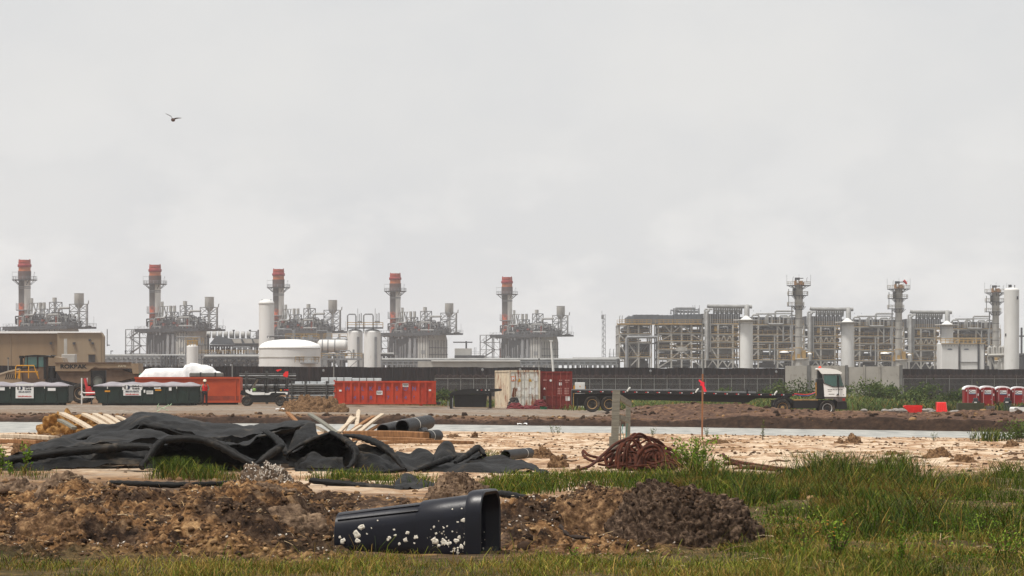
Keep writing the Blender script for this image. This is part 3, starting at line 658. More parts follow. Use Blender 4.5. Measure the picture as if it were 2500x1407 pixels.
cloth(hp,'sheet',[[(14,1120,46.4),(64,1104,46.8),(112,1092,47),(200,1086,47.2),(258,1074,47.4),(335,1060,47.6),(382,1064,47.4),(420,1074,47),(448,1088,46.4)],[(6,1116,45.4),(62,1094,45.8),(112,1078,46),(200,1074,46.2),(258,1057,46.4),(335,1044,46.6),(382,1050,46.4),(420,1063,46),(446,1080,45.6)],[(3,1121,45.0),(60,1101,45.2),(114,1087,45.4),(200,1081,45.5),(268,1070,45.6),(342,1060,45.7),(395,1066,45.5),(428,1074,45.2),(444,1084,45)],[(0,1127,44.7),(60,1111,44.9),(118,1098,45),(200,1090,45),(275,1084,45),(350,1078,45),(405,1079,44.9),(440,1088,44.7)],[(4,1134,45.3),(60,1120,45.5),(118,1108,45.6),(200,1100,45.6),(275,1096,45.6),(350,1092,45.6),(405,1092,45.4),(436,1098,45.2)],[(8,1144,45.2),(60,1140,45.4),(118,1136,45.4),(200,1132,45.4),(275,1128,45.4),(350,1124,45.4),(405,1122,45.2),(430,1120,45)]],wr=.025,wf=2.5,seed=4)
roll(hp,'rolled_edge',[(0,1128,43.8),(60,1118,43.7),(140,1106,43.7),(240,1097,43.8),(320,1091,43.8),(385,1094,43.7)],[.07,.08,.085,.085,.08,.06],2)
cloth(hp,'sheet',[[(0,1128,43.9),(120,1114,43.9),(240,1104,44),(380,1098,44)],[(0,1138,43.6),(120,1130,43.7),(240,1122,43.8),(370,1118,43.8)],[(10,1148,43.3),(120,1146,43.4),(240,1142,43.5),(350,1140,43.6)]],wr=.035,wf=3.5,seed=7)
roll(hp,'rolled_edge',[(345,1142,43.0),(360,1122,43.1),(385,1088,43.3),(412,1074,43.4),(480,1072,43.4),(530,1086,43.2),(575,1110,43.0),(622,1136,42.8)],[.06,.065,.07,.07,.075,.08,.075,.05],9)
cloth(hp,'sheet',[[(366,1098,43.3),(412,1078,43.4),(480,1075,43.4),(540,1092,43.2),(618,1134,42.9)],[(372,1098,44.4),(412,1084,44.6),(480,1081,44.6),(540,1096,44.4),(612,1128,44)],[(368,1118,44.7),(412,1114,45),(480,1112,45),(540,1118,44.7),(610,1136,44.2)],[(350,1144,44.4),(412,1148,44.5),(480,1150,44.5),(540,1150,44.4),(610,1150,44.2)]],wr=.03,wf=3,seed=11)
cloth(hp,'sheet',[[(540,1092,45.3),(600,1084,45.1),(660,1066,44.9),(720,1048,45.2)],[(540,1092,46.4),(600,1086,46.4),(660,1070,46.4),(720,1052,46.6)],[(545,1110,45.4),(600,1110,45.6),(660,1100,45.6),(720,1085,46)],[(560,1144,44.4),(610,1146,44.6),(660,1140,44.6),(720,1130,45)]],wr=.03,wf=3,seed=13)
roll(hp,'rolled_edge',[(648,1054,44.6),(668,1066,44.2),(686,1084,43.8),(697,1104,43.4),(702,1122,43.2)],[.05,.065,.075,.06,.03],15,flatn=.6)
roll(hp,'rolled_edge',[(622,1136,42.8),(650,1116,42.9),(676,1098,43.1),(690,1088,43.3)],[.04,.065,.07,.05],17)
roll(hp,'rolled_edge',[(695,1112,43.2),(730,1088,43.4),(770,1070,43.6),(812,1056,43.8)],[.035,.05,.055,.045],19,flatn=.55)
cloth(hp,'sheet',[[(700,1090,44.4),(730,1052,45),(750,1034,45.4),(768,1036,45.4)],[(702,1100,44.2),(735,1072,44.5),(757,1056,44.8),(775,1062,44.8)],[(704,1110,44.0),(740,1090,44.2),(762,1080,44.3),(790,1080,44.3)]],wr=.025,wf=3,seed=21)
cloth(hp,'sheet',[[(698,1112,43.3),(760,1076,43.6),(812,1057,43.8),(866,1090,43.1)],[(702,1110,44.8),(760,1082,45),(812,1064,45.2),(862,1092,44.9)],[(702,1126,43.8),(765,1106,44.4),(815,1098,44.6),(862,1110,44.4)],[(704,1146,43),(765,1144,43.2),(815,1146,43.2),(862,1150,43.2)]],wr=.05,wf=3.4,seed=23)
roll(hp,'rolled_edge',[(808,1056,43.7),(836,1070,43.4),(858,1086,43.1),(868,1104,42.8),(864,1126,42.6),(848,1146,42.4)],[.05,.065,.075,.08,.075,.05],25,flatn=.6)
roll(hp,'rolled_edge',[(838,1064,44.0),(872,1066,43.8),(906,1076,43.4),(940,1094,43.1),(968,1120,42.8),(988,1146,42.5)],[.045,.06,.08,.09,.08,.05],27,flatn=.6)
cloth(hp,'sheet',[[(862,1090,44.2),(905,1084,44.4),(945,1100,44.2),(985,1140,43.4)],[(864,1118,43.9),(905,1114,44.2),(945,1122,44),(986,1148,43.2)],[(866,1148,43),(905,1150,43),(945,1152,43),(990,1156,42.6)]],wr=.06,wf=3.2,seed=29)
cloth(hp,'sheet',[[(716,1130,43.2),(762,1104,43.0),(800,1118,42.9),(835,1126,42.8)],[(718,1140,42.9),(762,1128,42.6),(800,1136,42.5),(838,1140,42.5)],[(720,1150,42.6),(762,1148,42.4),(800,1150,42.3),(842,1154,42.3)]],wr=.04,wf=4,seed=31)
roll(hp,'rolled_edge',[(722,1150,42.3),(790,1153,42.2),(850,1150,42.2),(915,1155,42.1),(988,1146,42.2)],[.03,.045,.04,.05,.035],33)
cloth(hp,'sheet',[[(960,1108,44.6),(1000,1102,44.6),(1040,1102,44.4),(1062,1118,44)],[(975,1126,43.8),(1004,1124,43.9),(1028,1124,43.8),(1050,1130,43.6)],[(992,1156,42.5),(1006,1154,42.7),(1014,1150,42.8),(1022,1146,42.9)]],wr=.03,wf=3,seed=35)
cloth(hp,'sheet',[[(1046,1106,45.2),(1092,1088,45.4),(1130,1104,45),(1166,1092,45)],[(1040,1120,44.4),(1098,1102,44.6),(1130,1118,44.2),(1172,1110,44.4)],[(1020,1146,43),(1080,1130,43.4),(1125,1130,43.6),(1180,1130,43.8)]],wr=.05,wf=2.6,seed=37)
roll(hp,'rolled_edge',[(1014,1150,42.5),(1050,1136,42.8),(1090,1122,43.2),(1110,1114,43.5)],[.03,.05,.06,.04],39)
roll(hp,'rolled_edge',[(1112,1130,43.2),(1140,1112,43.6),(1168,1094,44),(1182,1112,43.8)],[.03,.055,.06,.04],41)
cloth(hp,'sheet',[[(1070,1132,44.0),(1130,1124,44.2),(1190,1116,44.3),(1250,1120,44.0),(1300,1134,43.2)],[(1050,1142,43.1),(1130,1136,43.2),(1190,1134,43.2),(1262,1138,42.9),(1325,1148,42.5)],[(1010,1157,42.3),(1100,1160,42.0),(1180,1162,41.9),(1262,1160,41.9),(1340,1161,41.8)]],wr=.045,wf=2.6,seed=43)
g2=thing('fabric_strip','narrow strip of black sheeting lying on the ground in front of the heap','fabric strip',P(900,1185,34.5))
roll(g2,'rolled_edge',[(758,1173,34.6),(800,1178,34.5),(860,1184,34.4),(920,1190,34.3),(1000,1196,34.0)],[.04,.05,.05,.05,.04],51)
cloth(g2,'sheet',[[(958,1190,34.6),(978,1172,35),(996,1162,35.2),(1030,1170,35),(1064,1184,34.6)],[(962,1194,34.2),(980,1180,34.5),(1000,1174,34.6),(1030,1182,34.4),(1060,1190,34.2)],[(970,1200,33.8),(985,1194,34),(1000,1192,34),(1030,1197,33.9),(1055,1199,33.8)]],wr=.02,wf=4,seed=53)
g3=thing('fabric_strip','grey strip of sheeting half buried behind the left dirt clods','fabric strip',P(400,1185,32))
roll(g3,'rolled_edge',[(265,1178,33.4),(330,1181,33),(400,1184,32.8),(470,1184,32.8),(560,1180,33),(620,1177,33.4)],[.03,.04,.045,.04,.035,.03],55)
g4=thing('fabric_strip','short end of dark sheeting just right of the bin rim','fabric strip',P(1250,1210,27))
roll(g4,'rolled_edge',[(1200,1203,27.6),(1240,1208,27.3),(1284,1216,27)],[.03,.04,.03],57)
def woodmat(name,c,c2,c3):return mat(name,c,c2,3.0,.35,.7,rough=.85,bump=.5,bscale=10,bdist=.006,stretch=(1,1,9),third=c3,tscale=5,tlo=.55,thi=.75)
M_PALE=woodmat('weathered_pale_wood',rgb(200,186,166),rgb(160,142,120),rgb(100,84,68))
M_GREYW=woodmat('grey_weathered_wood',rgb(128,126,116),rgb(100,98,90),rgb(80,78,68))
M_BRNW=woodmat('brown_weathered_wood',rgb(150,110,74),rgb(112,78,52),rgb(84,56,38))
def plank(label,a,b,w,th,m,grp=None,cat='board',name='wooden_board',point=False,roll_=0.0):
 """a board from a to b (world points); local z runs along the grain"""
 a=Vector(a);b=Vector(b);d=b-a;L=d.length
 mb=MB();c=.12*th
 ring=[(-w/2+c,-th/2),(w/2-c,-th/2),(w/2,-th/2+c),(w/2,th/2-c),(w/2-c,th/2),(-w/2+c,th/2),(-w/2,th/2-c),(-w/2,-th/2+c)]
 zs=[0,L*.33,L*.66,L-(w*1.1 if point else 0)];vs=[]
 for i,z in enumerate(zs):
  bow=.012*L*math.sin(math.pi*z/L)
  for x,y in ring:vs.append((x,y+bow,z+(0 if 0<i<3 else(.25*x if not point else 0))))
 fs=[tuple(range(7,-1,-1))]
 for i in range(3):
  for k in range(8):fs.append((i*8+k,i*8+(k+1)%8,(i+1)*8+(k+1)%8,(i+1)*8+k))
 if point:
  base=len(vs);vs+=[(-.1*w,-th/2,L),(.1*w,-th/2,L),(.1*w,th/2,L),(-.1*w,th/2,L)]
  vs_map=[0,1,1,2,2,3,3,0]
  for k in range(8):
   p,q=base+vs_map[k],base+vs_map[(k+1)%8]
   fs.append((24+k,24+(k+1)%8,q,p)if p!=q else(24+k,24+(k+1)%8,p))
  fs.append((base,base+1,base+2,base+3))
 else:fs.append(tuple(range(24,32)))
 mb.add(vs,fs);o=mb.build(name,m)
 q=d.to_track_quat('Z','Y')@Euler((0,0,roll_)).to_quaternion()
 o.rotation_mode='QUATERNION';o.rotation_quaternion=q;o.location=a
 return tag(o,label,cat,grp)
gb='pale boards leaning left of the black heap'
for i,(a,b,w)in enumerate([((152,1010,53),(226,1050,52),.12),((206,1012,53),(262,1042,52),.11),((232,1012,53.2),(278,1038,52.2),.10),((258,1014,53.4),(292,1034,52.4),.09),((286,1018,53.4),(312,1030,52.6),.07)]):
 plank(['longest pale board leaning leftmost against the mud block','second pale board from the mud block','middle pale board of the five leaning left of the heap','fourth pale board from the mud block','shortest pale board, nearest the black heap'][i],P(*b),P(*a),w,.05,M_PALE,gb)
plank('shadowed grey board behind the longest pale board',P(182,1046,54),P(146,1026,54.5),.10,.05,M_GREYW,gb)
plank('long pale board lying flat at the left edge',P(-30,1066,52),P(132,1070,51),.22,.07,M_PALE,'boards lying at the left edge')
plank('brown board under the long pale board at the left edge',P(-40,1079,51.5),P(96,1080,50.8),.16,.07,M_BRNW,'boards lying at the left edge')
gs='broken stakes sticking up behind the heap'
for lab,a,b,w,m,pt in[('grey brown board leaning left at the top of the heap',(822,1058,49),(757,1012,50),.085,M_GREYW,False),('pointed pale stake standing upright in the bunch',(868,1060,49),(876,1002,50),.07,M_PALE,True),('pale stake leaning right, leftmost of the bunch',(828,1056,48.8),(866,1020,49.6),.07,M_PALE,False),('pale stake crossing behind the pointed stake',(838,1056,49.2),(858,1018,50),.06,M_PALE,False),('brown stake in the middle of the bunch',(852,1058,48.6),(912,1018,49.6),.07,M_BRNW,False),('wide pale stake leaning farthest right',(876,1057,48.4),(934,1012,49.4),.075,M_PALE,False),('short brown stake low on the right of the bunch',(895,1057,48.6),(928,1038,49.2),.06,M_BRNW,False),('pale stake lying low in the bunch',(852,1060,48.2),(882,1040,48.8),.06,M_PALE,False),('dark slat leaning at the top edge of the heap',(724,1030,50.4),(702,1008,51),.07,M_BRNW,False),('pale slat on the ground left of the bunch',(765,1040,50),(795,1055,49.5),.06,M_PALE,False)]:
 plank(lab,P(*a),P(*b),w,.04,m,gs,cat='stake' if 'stake' in lab else 'board',name='wooden_stake' if 'stake' in lab else 'wooden_board',point=pt)
plank('upper long brown timber lying across the right of the heap',P(845,1060,47.4),P(1040,1063,46.6),.14,.10,M_BRNW,'timbers on the right of the heap',cat='timber',name='timber_beam')
plank('lower long brown timber lying on the right of the heap',P(935,1081,45.9),P(1152,1081,45.3),.10,.05,M_BRNW,'timbers on the right of the heap',cat='timber',name='timber_beam')
plank('wide board under the upper timber on the right of the heap',P(870,1072,46.8),P(1050,1076,46),.18,.06,M_BRNW,'timbers on the right of the heap',cat='timber',name='timber_beam')
M_PIPE=mat('black_corrugated_plastic',rgb(48,48,50),rgb(34,34,36),6,rough=.5,spec=.5,third=rgb(92,86,78),tscale=4,tlo=.6,thi=.75)
M_TIE=flat('white_strap',rgb(200,198,190),.6)
def corr(label,a,b,r,ties=()):
 a=Vector(a);b=Vector(b);d=b-a;L=d.length;o=thing('corrugated_pipe',label,'pipe',a,0,'black corrugated pipes beside the heap')
 prof=[];n=max(6,int(L/.055))
 for i in range(n):
  z=L*i/n;p=L/n
  prof+=[(r*.93,z),(r*.93,z+p*.35),(r,z+p*.5),(r,z+p*.9)]
 prof+=[(r*.93,L),(r*.86,L),(r*.86,0),(r*.93,0)]
 m=MB();m.lathe(prof,(0,0,0),22,'z',caps=False);p=m.build('tube',M_PIPE,o,smooth=40)
 q=d.to_track_quat('Z','Y');p.rotation_mode='QUATERNION';p.rotation_quaternion=q
 for t_ in ties:
  m=MB();m.lathe([(r*1.0,L*t_-.012),(r*1.025,L*t_-.012),(r*1.025,L*t_+.012),(r*1.0,L*t_+.012)],(0,0,0),22,'z');s=m.build('strap',M_TIE,o,smooth=40);s.rotation_mode='QUATERNION';s.rotation_quaternion=q
 return o
corr('black corrugated pipe on top of the stack, its dark open end facing left',P(982,1043,47.2),P(1045,1031,49.6),.125,(.42,))
corr('black corrugated pipe at the left of the stack beside the stakes',P(935,1052,47.4),P(990,1040,48.8),.115,(.55,))
corr('black corrugated pipe low under the right end of the stack',P(1040,1066,46.8),P(1068,1064,47.6),.10,(.3,))
corr('black corrugated pipe deep in the shadow of the stack',P(950,1058,47.9),P(1040,1058,48.3),.10)
corr('lone black corrugated pipe end in the grass right of the heap',P(1234,1112,46.5),P(1292,1106,49),.088,(.75,))
wb=thing('wooden_barricade','weathered grey post and rail frame standing behind the rusty cables','barricade',on(1505,64))
sc=64/F
def wl(px_,py_,d=64):return P(px_,py_,d)-wb.location
mb=MB();b0=wl(1500,1102);tp=wl(1505,953)
mb.add([(b0.x-.085,-.07,b0.z-.1),(b0.x+.085,-.07,b0.z-.1),(b0.x+.085,.07,b0.z-.1),(b0.x-.085,.07,b0.z-.1),(tp.x-.085,-.07,tp.z),(tp.x+.08,-.07,tp.z+.005),(tp.x+.08,.07,tp.z+.005),(tp.x-.085,.07,tp.z)],[(0,3,2,1),(4,5,6,7),(0,1,5,4),(1,2,6,5),(2,3,7,6),(3,0,4,7)])
mb.build('post',M_GREYW,wb)
mb=MB();a=wl(1532,1090,66);b=wl(1534,978,66);mb.beam((a.x,2,a.z-.1),(b.x,2,b.z),.11,.11);mb.build('post',M_GREYW,wb)
mb=MB();a=wl(1512,970,64.2);b=wl(1540,988,65.8);mb.beam((a.x,.12,a.z),(b.x,1.88,b.z),.05,.13);mb.build('rail',M_GREYW,wb)
mb=MB();a=wl(1512,1018,64.2);b=wl(1536,1028,65.8);mb.beam((a.x,.12,a.z),(b.x,1.88,b.z),.05,.11);mb.build('rail',M_GREYW,wb)
mb=MB();a=wl(1492,1100,63.6);b=wl(1492,1066,63.6);mb.beam((a.x,-.3,a.z-.1),(b.x,-.3,b.z),.08,.06);mb.build('brace',M_GREYW,wb)
mb=MB();a=wl(1514,1092,64.6);b=wl(1514,1016,64.6);mb.beam((a.x,.5,a.z-.1),(b.x,.5,b.z),.035,.03);mb.build('stake',M_GREYW,wb)
M_TEAL=flat('teal_twine',rgb(40,130,120),.6)
mb=MB();mb.tube([wl(1521,1036,65),wl(1518,1052,65),wl(1523,1066,65),wl(1519,1084,65)],.008,5);mb.tube([wl(1531,1034,65),wl(1530,1056,65),wl(1527,1074,65)],.008,5);mb.build('twine',M_TEAL,wb)
sk=thing('survey_stake','tall thin wooden survey stake with a pink ribbon standing by the canal','survey stake',on(1714,104))
M_LATH=woodmat('lath_wood',rgb(150,104,74),rgb(124,84,58),rgb(96,66,46));M_PINK=flat('pink_ribbon',rgb(236,40,66),.5)
d_=104.0;h_=(1060-905)/F*d_
mb=MB();mb.beam((0,0,-.15),(.02,0,h_),.06,.025);mb.build('lath',M_LATH,sk)
mb=MB();zr=h_-24/F*d_
mb.box(-.06,.08,-.03,.03,zr-.07,zr+.06);mb.add([(-.03,-.04,zr),(.05,-.045,zr),(.17,-.05,zr-.28),(.07,-.04,zr-.30)],[(0,1,2,3)]);mb.add([(-.02,-.05,zr),(-.13,-.05,zr+.10),(-.10,-.04,zr+.16),(.02,-.04,zr+.05)],[(0,1,2,3)]);mb.build('ribbon',M_PINK,sk)
M_RUST=mat('rusty_steel',rgb(86,42,25),rgb(44,25,18),8,rough=.9,bump=.6,bscale=60,bdist=.006,third=rgb(112,64,38),tscale=14)
cb=thing('wire_rope_pile','tangled pile of thick rusty wire rope loops behind the clay mound','cable pile',on(1575,44))
rc=random.Random(21);ol=np.array(cb.location)
def cable(pts,r=.024,k=8,name='cable',par=cb):
 q=smoothpts([list(P(*p))for p in pts],k);o=MB();o.tube([Vector(a)-Vector(par.location)for a in q],r,8);return o.build(name,M_RUST,par,smooth=60)
cable([(1395,1150,42),(1440,1138,42.6),(1475,1108,43.6),(1510,1080,44.2),(1560,1066,44.8),(1605,1076,45.2),(1630,1100,45.4),(1652,1128,45.2)],.024)
cable([(1422,1104,44.2),(1428,1116,44),(1448,1126,43.8),(1475,1122,44),(1500,1100,44.4),(1530,1075,44.8),(1552,1060,45),(1560,1090,44.6),(1552,1130,44)],.022)
cable([(1424,1100,44.4),(1438,1112,44.2),(1462,1118,44.2),(1490,1130,43.8)],.02)
for i in range(34):
 cx=1505+rc.random()*120;w=rc.uniform(22,46);h=rc.uniform(30,82)*(1-abs(cx-1565)/130);dd=rc.uniform(43.2,45.8);by=1140-(dd-43.2)*4
 pts=[(cx-w*rc.uniform(.7,1.2),by+6,dd),(cx-w*.9,by-h*.6,dd+.1),(cx-w*.25,by-h,dd+.2),(cx+w*.5,by-h*rc.uniform(.75,.95),dd+.3),(cx+w*rc.uniform(.8,1.0),by-h*.4,dd+.2),(cx+w*rc.uniform(.5,1.1),by+8,dd)]
 cable(pts,rc.uniform(.015,.024))
for i in range(16):
 cx=1480+rc.random()*90;dd=rc.uniform(42.8,45)
 cable([(cx+rc.uniform(-30,10),1132+rc.random()*16,dd),(cx+30,1118+rc.random()*24,dd+.2),(cx+70,1122+rc.random()*20,dd+.3),(cx+100,1136+rc.random()*12,dd)],rc.uniform(.014,.022))
hm_=MB()
hz_=mound('rust_scale','x',1585,44.4,.50,.5,.34,M_RUST,.06,.07,.8,(50,90))
hz_.parent=cb;hz_.location=Vector(hz_.location)-Vector(cb.location);hz_.name='rust_heap'
for kk in('label','category'):del hz_[kk]
for lab,pts in[('long rusty rod lying on the sand right of the leafy bush',[(1765,1110,48),(1775,1120,47.6),(1800,1128,47.2),(1860,1138,46.2),(1960,1152,45)]),('hooked rusty rod below the long rod on the sand',[(1768,1134,46),(1790,1132,46),(1808,1138,45.8),(1812,1150,45.4)]),('short straight rusty rod beside the hooked rod',[(1790,1148,45.4),(1830,1142,45.4),(1900,1150,44.8)])]:
 r_=thing('rusty_rod',lab,'metal rod',on(pts[0][0],pts[0][2]),0,'rusty rods on the sand');cable(pts,.03,6,'bar',r_)
dl=thing('driftwood_branch','dark driftwood branch lying on the brown soil right of the bin','branch',on(1380,19.6));q=smoothpts([list(P(1368,1284,19.9)),list(P(1378,1298,19.8)),list(P(1395,1310,19.7)),list(P(1440,1314,19.6))],6)
M_DRIFT=mat('driftwood',rgb(62,50,42),rgb(40,32,28),8,rough=.9,bump=.6,bscale=40)
o=MB();o.tube([Vector(a)-dl.location for a in q],[.012+.006*math.sin(i)for i in range(len(q))],7);o.build('wood',M_DRIFT,dl,smooth=60)
def weed(label,px,d,h,n_st,spread,m,size,n_leaf=16,flower=None,group=None,cat='weed',name='leafy_weed',seed=1):
 r=np.random.default_rng(seed);o=thing(name,label,cat,on(px,d),0,group);st=MB();C=[];T=[];fl=MB()
 for i in range(n_st):
  a=r.random()*6.28;L=h*(.6+.45*r.random());s_=spread*r.random()**.6
  p0=np.array([.15*s_*math.cos(a),.15*s_*math.sin(a),-.02]);p2=np.array([s_*math.cos(a),s_*math.sin(a),L]);p1=(p0+p2)/2+np.array([0,0,.06*h])
  st.tube([p0,p1,p2],[.006*h+.002,.005*h+.0015,.002],5)
  for k in range(n_leaf):
   f=.2+.8*(k+r.random())/n_leaf;q=(1-f)**2*p0+2*f*(1-f)*p1+f*f*p2;C.append(q+r.standard_normal(3)*size*.35);T.append(.3+.5*f*r.random()+.15*r.random())
  if flower and r.random()<flower[1]:
   for j in range(3):
    c=p2+r.standard_normal(3)*size*.8;fl.lathe([(0.001,.0),(size*.34,size*.1),(size*.36,size*.16),(.001,size*.2)],tuple(c),8)
 C=np.array(C);T=np.clip(np.array(T),0,1);n=len(C)
 a=r.standard_normal((n,3));a[:,2]=np.abs(a[:,2])*.6+.15;a/=np.linalg.norm(a,axis=1)[:,None];b=np.cross(a,r.standard_normal((n,3)));b/=np.linalg.norm(b,axis=1)[:,None]
 sz=size*(.6+.8*r.random(n))[:,None]
 V=np.stack([C,C+a*sz*.5+b*sz*.26,C+a*sz,C+a*sz*.5-b*sz*.26],1).reshape(-1,3)
 me=np_mesh('leaf_mass',V,[(np.arange(n)*4)[:,None]+np.arange(4)[None]]);fattr(me,'tint',np.repeat(T,4));link('foliage',me,m,o)
 st.build('stem',M_STEM,o,smooth=60)
 if fl.v:fl.build('flower',flower[0],o,smooth=60)
 return o
M_YEL=flat('orange_yellow_petals',rgb(226,140,30),.6)
weed('leafy weed clump topped with small orange yellow flowers in the right foreground',2040,18.6,.24,18,.16,M_WEED,.024,20,(M_YEL,.4),'weeds in the right foreground',seed=3)
weed('single upright light green weed right of the flowering clump',2200,17.9,.17,4,.03,M_WEED,.024,18,None,'weeds in the right foreground',seed=5)
weed('pale green weed sprouting below the dark clay mound',1400,17.9,.10,4,.03,M_WEED,.018,14,None,'weeds in the right foreground',seed=6)
weed('small flowering weed between the clay mound and the flowering clump',1965,19.3,.2,6,.09,M_WEED,.02,14,(M_YEL,.5),'weeds in the right foreground',seed=8)
weed('low leafy weed at the right edge of the foreground',2455,18.4,.18,12,.16,M_WEED,.022,16,None,'weeds in the right foreground',seed=9)
weed('light green weed at the right end of the bare mud patch',2395,20.6,.2,10,.14,M_WEED,.022,16,None,'weeds in the right foreground',seed=10)
weed('broad light green bush growing from the right end of the rusty cable pile',1700,43,.52,34,.46,M_WEED,.05,26,None,None,'bush','leafy_bush',seed=12)
weed('smaller pale bush in the grass below the broad light green bush',1725,38.5,.3,22,.36,M_WEED,.04,20,None,None,'bush','leafy_bush',seed=13)
weed('tall thin feathery weed in front of the left end of the sheeting',62,40.5,.45,4,.06,M_WEED,.05,26,None,'saplings in front of the sheeting','weed','tall_weed',seed=14)
weed('feathery weed cut by the left edge of the picture',4,41,.42,5,.09,M_WEED,.05,22,None,'saplings in front of the sheeting','weed','tall_weed',seed=15)
weed('short weed between the two feathery weeds on the left',24,39.5,.24,4,.05,M_WEED,.04,16,None,'saplings in front of the sheeting','weed','tall_weed',seed=16)
weed('dark green bush at the water edge on the far right',2492,96,.75,26,.9,M_LEAF,.09,24,None,None,'bush','leafy_bush',seed=17)
weed('low green growth trailing left of the bush at the water edge',2462,97,.35,20,.8,M_LEAF,.08,18,None,None,'bush','leafy_bush',seed=22)
for i,(q,d,lab)in enumerate([(1350,112,'sparse shoreline weed left of the barricade'),(1362,113,'tiny shoreline weed beside the sparse one'),(1592,106,'shoreline weed between barricade and survey stake'),(1728,103,'shoreline weed just right of the survey stake'),(1862,96,'thin tall weed on the sand right of the survey stake'),(2280,98,'shoreline weed in front of the reeds on the right'),(2372,97,'shoreline weed left of the reeds')]):
 weed(lab,q,d,.36 if i!=4 else .7,5,.16 if i!=4 else .08,M_LEAF,.05,12,None,'sparse weeds along the canal edge',seed=30+i)
def tuft(label,px,d,n,h,spread,m=M_GRASS,group='grass tufts',seed=1,w=.008):
 r=np.random.default_rng(seed);o=thing('grass_tuft',label,'grass tuft',on(px,d),0,group)
 B=np.stack([r.standard_normal(n)*spread*.35,r.standard_normal(n)*spread*.35,np.full(n,-.03)],-1)
 b=blades('blade_clump',B,h*(.55+.5*r.random(n)),np.full(n,w),.25+.55*r.random(n),m,np.clip(.4+.2*r.standard_normal(n),0,1),rng=r);b.parent=o;return o
tuft('tall spiky grass tuft at the right end of the timbers',1188,46.5,260,.36,.34,seed=2)
tuft('bright grass tuft in front of the arched fold of the sheeting',425,39.5,420,.36,.38,seed=3)
tuft('yellow green grass tuft right of the bright tuft on the left',500,38.6,260,.26,.36,[M_GRASS,M_DRY],seed=4)
tuft('tall dark tuft standing highest on the sand edge at the right',2025,41,420,.46,.5,seed=5)
tuft('tall dark tuft right of centre on the sand edge',2185,40.5,420,.46,.5,seed=6)
tuft('small tuft between the two tall dark tufts',2120,39.5,260,.3,.4,seed=7)
tuft('spiky tuft in the grass at the right edge',2470,40,320,.34,.5,seed=8)
tuft('small tuft right of the tall spiky grass tuft',1215,45,160,.2,.3,seed=9)
tuft('grass tuft at the foot of the sheeting below the folded triangle',842,40,180,.17,.3,seed=10)
tuft('pale reed tuft at the canal edge on the right',2418,97,200,.55,.9,[M_GRASS],seed=11,w=.02)
tuft('sparse tuft at the left side of the sheeting foot',930,37,160,.15,.26,seed=12)
for i in range(16):
 q=1700+(i*397)%820;d_=23.5+(i*5.3)%15.5
 tuft('grass tuft standing a little above the right field',q,d_,220,.16+.012*(d_-22)*.8,.22+.012*(d_-22),[M_GRASS,M_DRY],group='tufts through the right field',seed=40+i,w=.005)
sk_=random.Random(17);sb=MB()
for i in range(90):
 q=1040+170*sk_.random()**.7;y=1290+75*sk_.random()**.6-(20 if q<1100 else 0);dr=(P(q,y,20)-Vector((0,0,CZ))).normalized();hit,nrm,_,_=bv.ray_cast(Vector((0,0,CZ)),dr)
 if hit is None:continue
 r_=.002+.006*sk_.random()**2;c_=inv@(hit-dr*.001);vs=[(c_.x+r_*math.cos(a)*sk_.uniform(.7,1.2)/.948,c_.y-.003,c_.z+r_*math.sin(a)*sk_.uniform(.7,1.2))for a in(0,1.05,2.1,3.14,4.2,5.2)];sb.add(vs+[(c_.x,c_.y-.007,c_.z)],[(k,(k+1)%6,6)for k in range(6)])
sb.build('shell_specks',M_SHELL,binr)['kind']='stuff'
M_CHIP=mat('shell_white',rgb(222,214,202),rgb(168,154,138),40,rough=.7)
def dchip(px,d,x):
 w=spoil_w(px,d)*.5
 e=lambda cx,cd,rx,rd:np.exp(-(((px-cx)/rx)**2+((d-cd)/rd)**2)*1.2)
 return np.clip(w*(.3+1.2*fbm2(x*1.4,d*.8,2))+1.2*e(640,26.8,90,1.2)+1.0*e(1275,20.6,60,.9)+.5*e(1010,26,180,1.2)+.5*e(455,20.2,60,.6),0,1)
def chips(name,label,n,box,dens,s0,s1,zo=.004):
 px,d,x=scatter(n,*box,dens);n=len(px);c=np.stack([x,d,GA(x,d)+zo],-1)
 a=RNG.standard_normal((n,3));a[:,2]*=.5;a/=np.linalg.norm(a,axis=1)[:,None];b=np.cross(a,RNG.standard_normal((n,3)));b/=np.linalg.norm(b,axis=1)[:,None];up=np.cross(a,b)
 s=(s0+(s1-s0)*RNG.random(n)**3)[:,None]
 V=np.stack([c-a*s,c+b*s*.6,c+a*s,c-b*s*.6,c+up*s*.4],1).reshape(-1,3);o=(np.arange(n)*5)[:,None]
 T=np.concatenate([o+np.array([[0,1,4]]),o+np.array([[1,2,4]]),o+np.array([[2,3,4]]),o+np.array([[3,0,4]]),o+np.array([[0,2,1]]),o+np.array([[0,3,2]])])
 return tag(link(name,np_mesh(name,V,[T]),M_CHIP),label,'shell',None,'stuff')
chips('shell_fragments','white shell fragments scattered over the dug soil',7000,(-60,1720,18,29,),dchip,.005,.020,.02)
mc=[o for o in COL.objects if o.name.startswith('shell_mound')][0]
vv=np.array([v.co for v in mc.data.vertices])+np.array(mc.location);kk=[i for i in RNG.integers(0,len(vv),900)if vv[i][0]<mc.location.x+.25 and vv[i][2]>mc.location.z+.05]
ms=MB()
for i in kk:
 p=vv[i];s=.010+.018*RNG.random();a=RNG.standard_normal(3);b=RNG.standard_normal(3);a/=np.linalg.norm(a);b/=np.linalg.norm(b);u=np.array([0,-.3,1])
 ms.add([p-a*s,p+b*s*.6,p+a*s,p-b*s*.6,p+u*s*.5],[(0,1,4),(1,2,4),(2,3,4),(3,0,4)])
sp=ms.build('shell_crust',M_CHIP);sp.parent=mc;sp.location=-Vector(mc.location);tag(sp,None,None,None,'stuff')
